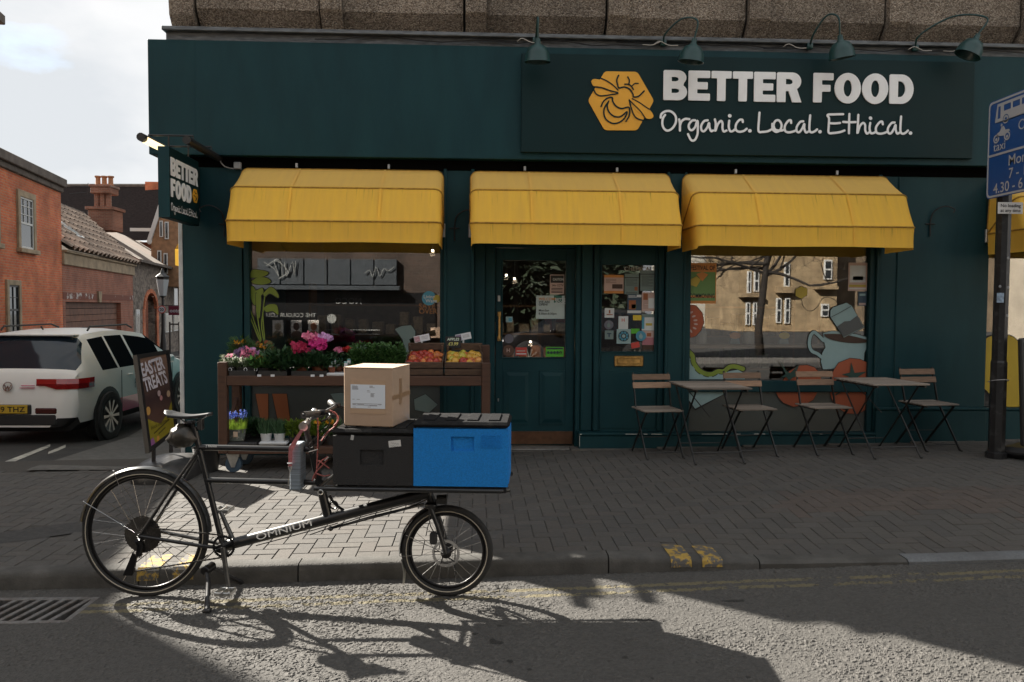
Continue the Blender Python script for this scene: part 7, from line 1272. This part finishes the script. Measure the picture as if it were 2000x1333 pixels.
q0, z1_ = wp(330, 596); q1, _ = wp(350, 596); z2_ = wp(330, 616)[1]; tsg = thing('agency_sign', 'burgundy hanging sign board on the stone building', 'sign', (*deep(340, 606, 36)[:2], 1.2), 0); p0, p1 = deep(329, 616, 36), deep(358, 598, 36); MB().box(p0.x, p1.x, p0.y, p0.y+.05, p0.z, p1.z, .01).build('board', mat('burgundy', (.10, .012, .03), .4), tsg); me = text_mesh('ootons', .24, 0, .004); place(me, p0.x+.06, p0.y-.01, p0.z+.13); link('board_text', me, SW, tsg); MB().box(p0.x-.3, p1.x+.3, p0.y+.02, p0.y+.04, p1.z, p1.z+.03).build('bracket', BLACK, tsg)
lp = deep(318, 600, 33); lam = thing('street_lamp', 'old style black lantern street lamp with round speed sign', 'street lamp', (lp.x, lp.y, 0)); m = MB(); z1 = deep(318, 582, 33).z; z2 = deep(318, 541, 33).z; z3 = deep(318, 528, 33).z; m.lathe([(.14, -1.0), (.14, -.4), (.07, .6), (.05, z1-.3), (.05, z1), (.09, z1+.02), (.05, z1+.05)], 10, Matrix.Translation((lp.x, lp.y, 0))); m.build('post', BLACK, lam); MB().lathe([(.13, z1+.05), (.26, z2-.05), (.29, z2), (.10, z2+.15), (.05, z3), (.001, z3+.1)], 6, Matrix.Translation((lp.x, lp.y, 0))).build('lantern_frame', BLACK, lam); MB().lathe([(.15, z1+.08), (.265, z2-.12)], 6, Matrix.Translation((lp.x, lp.y, 0))).build('lantern_glass', mat('lantern_glass', (.35, .38, .4), .1), lam)
sp_ = deep(316, 605, 32.8); 
for r, m_, d in ((.16, REDS, 0), (.125, SW, .01)): me = curve_mesh([ell(0, 0, r, r, 24)]); place(me, sp_.x, sp_.y-d, sp_.z); link('speed_sign', me, m_, lam)
me = text_mesh('20', .17, 0, .004, 'CENTER'); place(me, sp_.x, sp_.y-.02, sp_.z-.06); link('speed_text', me, INK, lam)
ra0, ra1 = deep(332, 668, 26), deep(354, 668, 24); rai = thing('railing', 'black iron railing posts by the stone building', 'railing', (ra0.x, ra0.y, 0)); MB().box(ra0.x, ra1.x+1.0, ra0.y-.02, ra0.y+.02, .95, 1.0).build('top_rail', BLACK, rai); [MB().tube([(ra0.x+.3*k, ra0.y, 0), (ra0.x+.3*k, ra0.y, 1.05)], .03, 6).build('post', BLACK, rai) for k in range(6)]
# houses behind
big = thing('dark_roof_house', 'large house with steep dark tiled roof rising behind the garage', 'building', (*deep(230, 600, 50)[:2], 0)); a, b = deep(90, 363, 52), deep(345, 363, 52); c, d = deep(90, 470, 49.6), deep(345, 470, 49.6); MB().quad(c, d, b, a).build('roof', SLATE_R, big, fix=False); MB().box(c.x, d.x, c.y+.4, c.y+6, -2, c.z-.02).build('wall', BR2, big); MB().tube([a, b], .12, 6).build('ridge_tiles', DSTONE, big); q = deep(304, 360, 52); MB().box(q.x-.6, q.x+.6, q.y-.2, q.y+.6, q.z-1, q.z+.12).build('far_chimney', BR1, big); e0, e1 = deep(255, 449, 49.3), deep(300, 449, 49.3); MB().box(e0.x, e1.x, e0.y-.1, e0.y, e0.z-.1, e0.z+.1).build('fascia_board', SASHW, big)
chm = thing('chimney_stack', 'red brick chimney stack with clustered flues and three clay pots', 'chimney', (*deep(195, 410, 40)[:2], 5)); p = lambda x, y: deep(x, y, 40); x0, x1 = p(172, 420).x, p(219, 420).x; y0 = p(195, 420).y; MB().box(x0, x1, y0, y0+1.2, p(195, 450).z, p(195, 410).z, .02).build('shaft', BR3, chm); MB().box(x0-.1, x1+.1, y0-.1, y0+1.3, p(195, 410).z, p(195, 404).z, .02).build('ledge', BR3, chm); xa, xb = p(179, 400).x, p(213, 400).x
for i in range(3): x = xa+(xb-xa)*(i+.5)/3; MB().lathe([(.14, 0), (.14, p(195, 378).z-p(195, 404).z)], 8, Matrix.Translation((x, y0+.3, p(195, 404).z))).build('flue', BR3, chm, smooth=40); MB().lathe([(.15, 0), (.17, .05), (.12, .12), (.11, .42), (.16, .46), (.16, .52), (.1, .52)], 12, Matrix.Translation((xa+.12+(xb-xa-.24)*i/2, y0+.5, p(195, 362).z))).build('chimney_pot', mat('clay_pot', (.33, .15, .07), .8, var=.2), chm, smooth=40)
MB().box(xa-.05, xb+.05, y0, y0+1.0, p(195, 378).z, p(195, 366).z, .03).box(xa-.1, xb+.1, y0-.06, y0+1.06, p(195, 366).z, p(195, 361).z, .03).build('cap', BR3, chm); MB().tube([p(140, 365)+Vector((0, -.2, 0)), p(176, 365)], .02, 5).tube([p(140, 380)+Vector((0, -.2, 0)), p(172, 376)], .02, 5).tube([p(172, 358), p(172, 384)], .015, 5).build('tv_aerial', BLACK, chm)
gh_ = thing('gable_house', 'tan brick gabled house with white carved bargeboard', 'building', (*deep(330, 600, 43)[:2], 0)); p = lambda x, y: deep(x, y, 43); MB().prism([(q.x, q.z) for q in (p(296, 560), p(370, 560), p(370, 395), p(338, 340), p(296, 455))], p(330, 500).y, p(330, 500).y+5).build('wall', mat('tan_brick', (.27, .15, .08), .9, var=.25, scale=5, bump=.3, bscale=15), gh_); y0 = p(330, 500).y
m = MB(); m.prism([(q.x, q.z) for q in (p(290, 470), p(298, 470), p(342, 340), p(335, 335))], y0-.12, y0-.02); [m.ball((p(294, 472).x, y0-.07, p(294, 472).z), .14, 10, 6, (1, .4, 1.3)) for _ in range(1)]; m.build('bargeboard', SASHW, gh_)
for (xx0, xx1, yy0, yy1) in ((313, 320, 432, 464), (323, 331, 434, 468), (308, 316, 490, 530), (320, 328, 495, 535)): a, b = p(xx0, yy1), p(xx1, yy0); wn = MB().box(a.x, b.x, y0-.06, y0-.01, a.z, b.z, .01).build('window', SASHW, gh_); MB().box(a.x+.05, b.x-.05, y0-.066, y0-.06, a.z+.06, b.z-.06).build('pane', HGL, wn, keep=True)
# ================================================================ the other side of the road (seen mirrored in the shop windows)
def rf(px, py, Y): q = onY(px, py, Y); return Vector((q.x, -Y+.15, q.z))
OP = tag(MB().box(-45, 45, -15.2, -12.6, -.05, .12).build('opposite_pavement', mat('pale_slabs', (.12, .113, .105), .9, var=.2, scale=2)), kind='structure')
hs = thing('hair_salon', 'dark brick shop across the road with grey panelled fascia and graffiti', 'shop', (-4.5, -14.6, .1)); Y = 14.3; yb = -Y+.15
a, b = rf(470, 480, Y), rf(870, 480, Y); MB().box(a.x-2, b.x+.0, yb-6, yb-.02, 0, 6.5).build('wall', brickmat('soot_brick', (.06, .04, .03), (.09, .055, .04), (.09, .08, .07)), hs)
p0, p1 = rf(505, 556, Y), rf(777, 508, Y); GFP = mat('grey_fascia', (.052, .062, .072), .5, var=.15, scale=2)
for i in range(6): x = p0.x+(p1.x-p0.x)*i/6; MB().box(x+.015, x+(p1.x-p0.x)/6-.015, yb, yb+.15, p0.z, p1.z, .01).build('fascia_panel', GFP, hs)
MB().box(p0.x-.2, p1.x+.1, yb, yb+.4, p0.z-.16, p0.z-.03, .02).build('shelf_gutter', GFP, hs); wl_, wr_ = rf(500, 690, Y), rf(850, 690, Y); MB().box(wl_.x, wr_.x, yb, yb+.03, .15, p0.z-.2).build('shopfront', mat('shopfront_black', (.012, .012, .013), .3), hs)
GRF = mat('graffiti_white', (.28, .29, .28), .7)
def gst(pts, w_, nm, m_=GRF, Yo=.2):
    P_ = [rf(x, y, Y-Yo) for x, y in pts]; mb = MB(); mb.tube(catmull([tuple(q) for q in P_], 4), w_, 4); mb.build(nm, m_, hs)
for q in ([(515, 512), (535, 525), (545, 540), (535, 510), (548, 512), (552, 542)], [(556, 512), (560, 540), (572, 512), (575, 538), (578, 510)], [(520, 520), (540, 510), (562, 530), (545, 545)], [(712, 535), (722, 528), (728, 542), (735, 522), (742, 540), (750, 525), (758, 530), (770, 522)]): gst(q, .013, 'graffiti')
for i, x in enumerate((530, 566, 600)): a, b = rf(x, 658, Y-.2), rf(x+21, 626, Y-.2); pf = MB().box(a.x, b.x, yb+.03, yb+.06, a.z, b.z).build('portrait_poster', mat('portrait_pale', (.8, .76, .7), .5), hs); c = (a+b)/2; MB().ball((c.x, yb+.06, c.z+.05), .09, 10, 6, (1, .2, 1.2)).ball((c.x, yb+.06, c.z-.18), .15, 10, 6, (1, .15, .8)).build('portrait', mat('portrait_tone%d' % i, ((.4, .3, .2), (.12, .07, .05), (.4, .15, .08))[i], .6), pf, keep=True)
FR_B = Matrix(((-1, 0, 0, 0), (0, 0, 1, 0), (0, 1, 0, 0), (0, 0, 0, 1)))                               # lettering facing +Y
def otext(s, px, py, h, m_, ox=.04): q = rf(px, py, Y-.2); me = text_mesh(s, h, 0, .002); me.transform(Matrix.Translation((q.x, yb+ox, q.z)) @ FR_B); link('shop_lettering', me, m_, hs)
otext('THE COLOUR LOU', 615, 620, .16, GRF); otext('NOCO', 705, 594, .24, GRF); otext("IT'S", 735, 664, .13, GRF); a, b = rf(632, 646, Y-.2), rf(740, 644, Y-.2); MB().box(a.x, b.x, yb+.03, yb+.04, a.z, a.z+.03).box(a.x, b.x, yb+.03, yb+.04, a.z-.12, a.z-.09).build('white_stripes', GRF, hs)
q = rf(646, 623, Y-.2); MB().lathe([(.001, 0), (.13, 0)], 20, Matrix.Translation((q.x, yb+.05, q.z)) @ Matrix.Rotation(PI/2, 4, 'X')).build('round_sticker', GRF, hs, fix=False)
Y = 46.; sh = thing('stone_villa', 'honey stone villa with bay windows across the road', 'building', (*rf(1580, 640, Y)[:2], .1)); yb = -Y+.15; VST = brickmat('villa_stone', (.30, .22, .13), (.36, .27, .16), (.18, .13, .08), 1.1, .38, bump=.3); c8r = lambda x, y: rf(1330+x/3.6026, 490+y/3.6026, Y)
a, b = c8r(400, 600), c8r(1090, 600); MB().box(a.x, b.x, yb-8, yb, 0, 11).build('wall', VST, sh); a, b = c8r(1090, 600), c8r(1330, 600); MB().box(a.x, b.x+12, yb-10, yb-2, 0, 10).build('wing', mat('villa_dark', (.20, .15, .10), .9, var=.3, scale=1), sh)
for (xa_, xb_, ya_, yb2) in ((400, 560, 300, 330), (660, 790, 255, 300), (930, 1090, 255, 275), (400, 1090, 560, 600)): p0, p1 = c8r(xa_, yb2), c8r(xb_, ya_); MB().box(p0.x, p1.x, yb, yb+.5, max(0, p0.z), p1.z, .03).build('string_course', VST, sh)
for (xa_, xb_, ya_, yb2) in ((455, 482, 365, 515), (505, 530, 362, 515), (668, 702, 338, 500), (728, 762, 335, 505), (465, 490, 150, 290), (512, 545, 145, 280), (725, 760, 88, 245), (1005, 1058, 70, 195), (985, 1035, 380, 455)):
    p0, p1 = c8r(xa_, yb2), c8r(xb_, ya_); wn = MB().box(p0.x-.04, p1.x+.04, yb, yb+.12, p0.z-.1, p1.z+.05, .02).build('window', SASHW, sh); MB().box(p0.x+.06, p1.x-.06, yb+.12, yb+.13, p0.z, (p0.z+p1.z)/2-.06).box(p0.x+.06, p1.x-.06, yb+.12, yb+.13, (p0.z+p1.z)/2+.06, p1.z-.06).build('pane', HGL, wn, keep=True)
a, b = c8r(40, 600), c8r(400, 600); Y = 60.; wh = thing('pale_house', 'pale rendered house behind the bare tree across the road', 'building', (*rf(1400, 640, Y)[:2], .1)); a, b = rf(1380, 600, Y), rf(1446, 600, Y); MB().box(a.x-3, b.x+2, -Y-8, -Y, 0, 12).build('wall', mat('pale_render', (.48, .46, .40), .9, var=.1, scale=.5), wh); MB().box(a.x-3.2, b.x+2.2, -Y-8.2, -Y+.2, 12, 12.4).build('parapet', DSTONE, wh); Y = 20.
# row of older fronts closing the far side
for i, (x0, x1, h, c_) in enumerate(((-40, -20, 8.5, (.52, .45, .36)), (-20, -9.6, 7.5, (.50, .42, .33)), (23, 32, 8, (.55, .48, .38)), (32, 48, 9, (.52, .44, .34)))):
    o = thing('terrace_house', ('long tan terrace far along the opposite side', 'plain cream terrace next to the hair salon', 'plain stone terrace beyond the villa garden', 'plain pale terrace far along the opposite side')[i], 'building', ((x0+x1)/2, -18, .1)); MB().box(x0, x1, -26, -15.3, 0, h).build('wall', mat('terrace_%d' % i, c_, .9, var=.15, scale=1), o); MB().prism([(-26.2, h), (-20.5, h+2.6), (-15.1, h)], x0, x1, 'YZ').build('roof', SLATE_R, o)
    for k in range(int((x1-x0)/2.6)):
        for z in (1.0, 4.4): xx = x0+1+k*2.6; wn = MB().box(xx, xx+1.1, -15.3, -15.22, z, z+1.7, .02).build('window', SASHW, o); MB().box(xx+.08, xx+1.02, -15.22, -15.21, z+.08, z+1.62).build('pane', HGL, wn, keep=True)
# bare street tree mirrored in the tea cup window
BARK = mat('tree_bark', (.022, .018, .015), .95, var=.3, scale=12, bump=.6, bscale=30); Yt = 17.; tr_ = rf(1330+560/3.6026, 660, Yt); tree = thing('bare_tree', 'leafless street tree across the road', 'tree', (tr_.x, tr_.y, .1)); R_ = random.Random(11); tm = MB(); cm = MB()
b0 = Vector((tr_.x, tr_.y, .1)); s1_ = rf(1330+545/3.6026, 490+560/3.6026, Yt); s2_ = rf(1330+590/3.6026, 490+190/3.6026, Yt); s3_ = s2_+Vector((.1, 0, 1.2)); tm.tube([b0, Vector((s1_.x, b0.y, s1_.z)), s2_, s3_], [.15, .12, .10, .08], 9)
def grow(p, d, l, r, dep):
    pts = [p]; 
    for k in range(3): d = (d+Vector((R_.gauss(0, .22), R_.gauss(0, .22), R_.gauss(.06, .15)))).normalized(); pts.append(pts[-1]+d*l/3)
    cm.tube(pts, [r, r*.85, r*.7, r*.55], 5 if dep > 1 else 4, cap=False)
    if dep <= 0: return
    for k in range(R_.choice((2, 3, 3))): q = pts[R_.choice((1, 2, 3, 3))]; dd = (d+Vector((R_.gauss(0, .75), R_.gauss(0, .75), R_.gauss(.1, .5)))).normalized(); grow(q, dd, l*R_.uniform(.55, .8), r*.55, dep-1)
for (dx, dzz, l) in ((-1, .15, 1.5), (1, .12, 1.6), (-.5, .8, 1.6), (.5, .9, 1.6), (.1, 1, 1.5), (-.9, -.1, 1.3), (.7, .5, 1.5), (-1, .3, 1.7), (1, .0, 1.5), (-.8, .05, 1.6), (.9, .3, 1.7), (-.6, .4, 1.5)): grow(s2_.lerp(s3_, R_.random()*.8), Vector((dx, R_.gauss(0, .5), dzz)).normalized(), l, .06, 4)
tm.build('trunk', BARK, tree, smooth=True); cm.build('crown', BARK, tree)
EVG = mat('evergreen_leaf', (.022, .035, .018), .7, var=.4, scale=3)
def evergreen(x, y, w2, h, lab, n=2600):
    o = thing('evergreen_tree', lab, 'tree', (x, y, .1), 0, 'evergreen trees across the road'); R2 = random.Random(int(x*10)); MB().tube([(x, y, .1), (x, y, h*.7)], [.16, .06], 7).build('trunk', BARK, o); f = MB()
    for _ in range(n):
        z = R2.random()**.8; rr = w2*(1-z*.75)*R2.uniform(.35, 1.05); a = R2.uniform(0, 2*PI); p = Vector((x+rr*math.cos(a), y+rr*math.sin(a)*.8, .5+z*(h-.5))); d = Vector((math.cos(a), math.sin(a), R2.uniform(-.5, .4)))*R2.uniform(.2, .45); s_ = Vector((R2.gauss(0, 1), R2.gauss(0, 1), R2.gauss(0, 1))).normalized()*.13; f.add([p-s_, p+s_, p+d], [(0, 1, 2)])
    f.build('crown', EVG, o, fix=False)
o = thing('added_dark_house', 'dark house added behind the evergreens to darken the door glass reflection', 'building', (2.5, -21, .1)); MB().box(-.55, 6.1, -29, -20.6, 0, 9.5).build('wall', mat('added_house_dark', (.05, .035, .028), .9, var=.3, scale=2), o); MB().prism([(-29.2, 9.5), (-25, 12), (-20.4, 9.5)], -.7, 6.2, 'YZ').build('roof', SLATE_R, o)  # added house, closes bright gaps behind the trees in the door reflection
evergreen(1.2, -16.2, 1.8, 9, 'dark evergreen tree mirrored in the door glass, the one nearer the salon'); evergreen(3.6, -16.8, 1.9, 8.5, 'dark evergreen tree mirrored in the notice door glass'); evergreen(2.3, -18.5, 2.2, 10, 'dark evergreen tree standing behind the other two evergreens')
car('dark_car', 'black car parked across the road', (3.9, -11.6, GR(2)-.012), PI, mat('car_black', (.008, .008, .009), .2, coat=1.), False)
# ================================================================ inside the shop
SHW = mat('shelf_wood', (.14, .085, .05), .7, var=.2, scale=3); LB = random.Random(4)
pc = [mat('goods_%d' % i, c, .5, var=.3, scale=30) for i, c in enumerate(((.25, .09, .03), (.30, .18, .04), (.08, .12, .05), (.22, .04, .03), (.28, .25, .2), (.05, .08, .12)))]
for i, (x0, y0) in enumerate(((-2.2, 2.4), (-.2, 3.2), (2.6, 2.6), (4.9, 3.0), (1.0, 4.4))):
    t = thing('shop_shelf', ('wooden display shelf of goods inside the flower window', 'wooden display shelf of goods behind the door', 'wooden display shelf of goods inside the tea cup window', 'wooden display shelf of goods behind the plain wall', 'wooden display shelf of goods at the back of the shop')[i], 'shelf', (x0, y0, .12)); MB().box(x0, x0+.03, y0, y0+.4, .12, 1.9).box(x0+1.77, x0+1.8, y0, y0+.4, .12, 1.9).build('side', SHW, t)
    for z in (.3, .75, 1.2, 1.6): MB().box(x0+.03, x0+1.77, y0, y0+.4, z, z+.025).build('board', SHW, t)
    for z in (.325, .775, 1.225): 
        q = MB(); k = LB.randrange(6)
        for j in range(9): xx = x0+.1+j*.18; hh = LB.uniform(.12, .3); q.box(xx, xx+LB.uniform(.09, .15), y0+.05, y0+.3, z, z+hh, .01)
        q.build('goods_row', pc[k], t)
for i, (px, py, y) in enumerate(((1005, 545, 2.2), (989, 538, 2.6), (845, 490, 1.6), (1036, 668, 3.0))):
    p = onY(px, py, y); t = thing('pendant_lamp', 'lit pendant bulb hanging inside the shop, '+('low behind the door glass', 'small and high behind the door glass', 'at the top of the flower window', 'deep inside behind the door')[i], 'lamp', tuple(p)); MB().ball(p, .014, 12, 8).build('bulb', mat('lit_bulb', (1, .9, .75), .5, emit=((1, .86, .66), 4)), t, smooth=True); MB().tube([p+Vector((0, 0, .03)), (p.x, p.y, 2.99)], .004, 4).build('flex', BLACK, t); pl_ = bpy.data.lights.new('bulb_light', 'POINT'); pl_.energy = (.2, .2, .9, .3)[i]; pl_.color = (1, .78, .52); pl_.shadow_soft_size = .03; lo_ = bpy.data.objects.new('bulb_light', pl_); COL.objects.link(lo_); lo_.parent = t; lo_.location = (0, -.06, -.04)
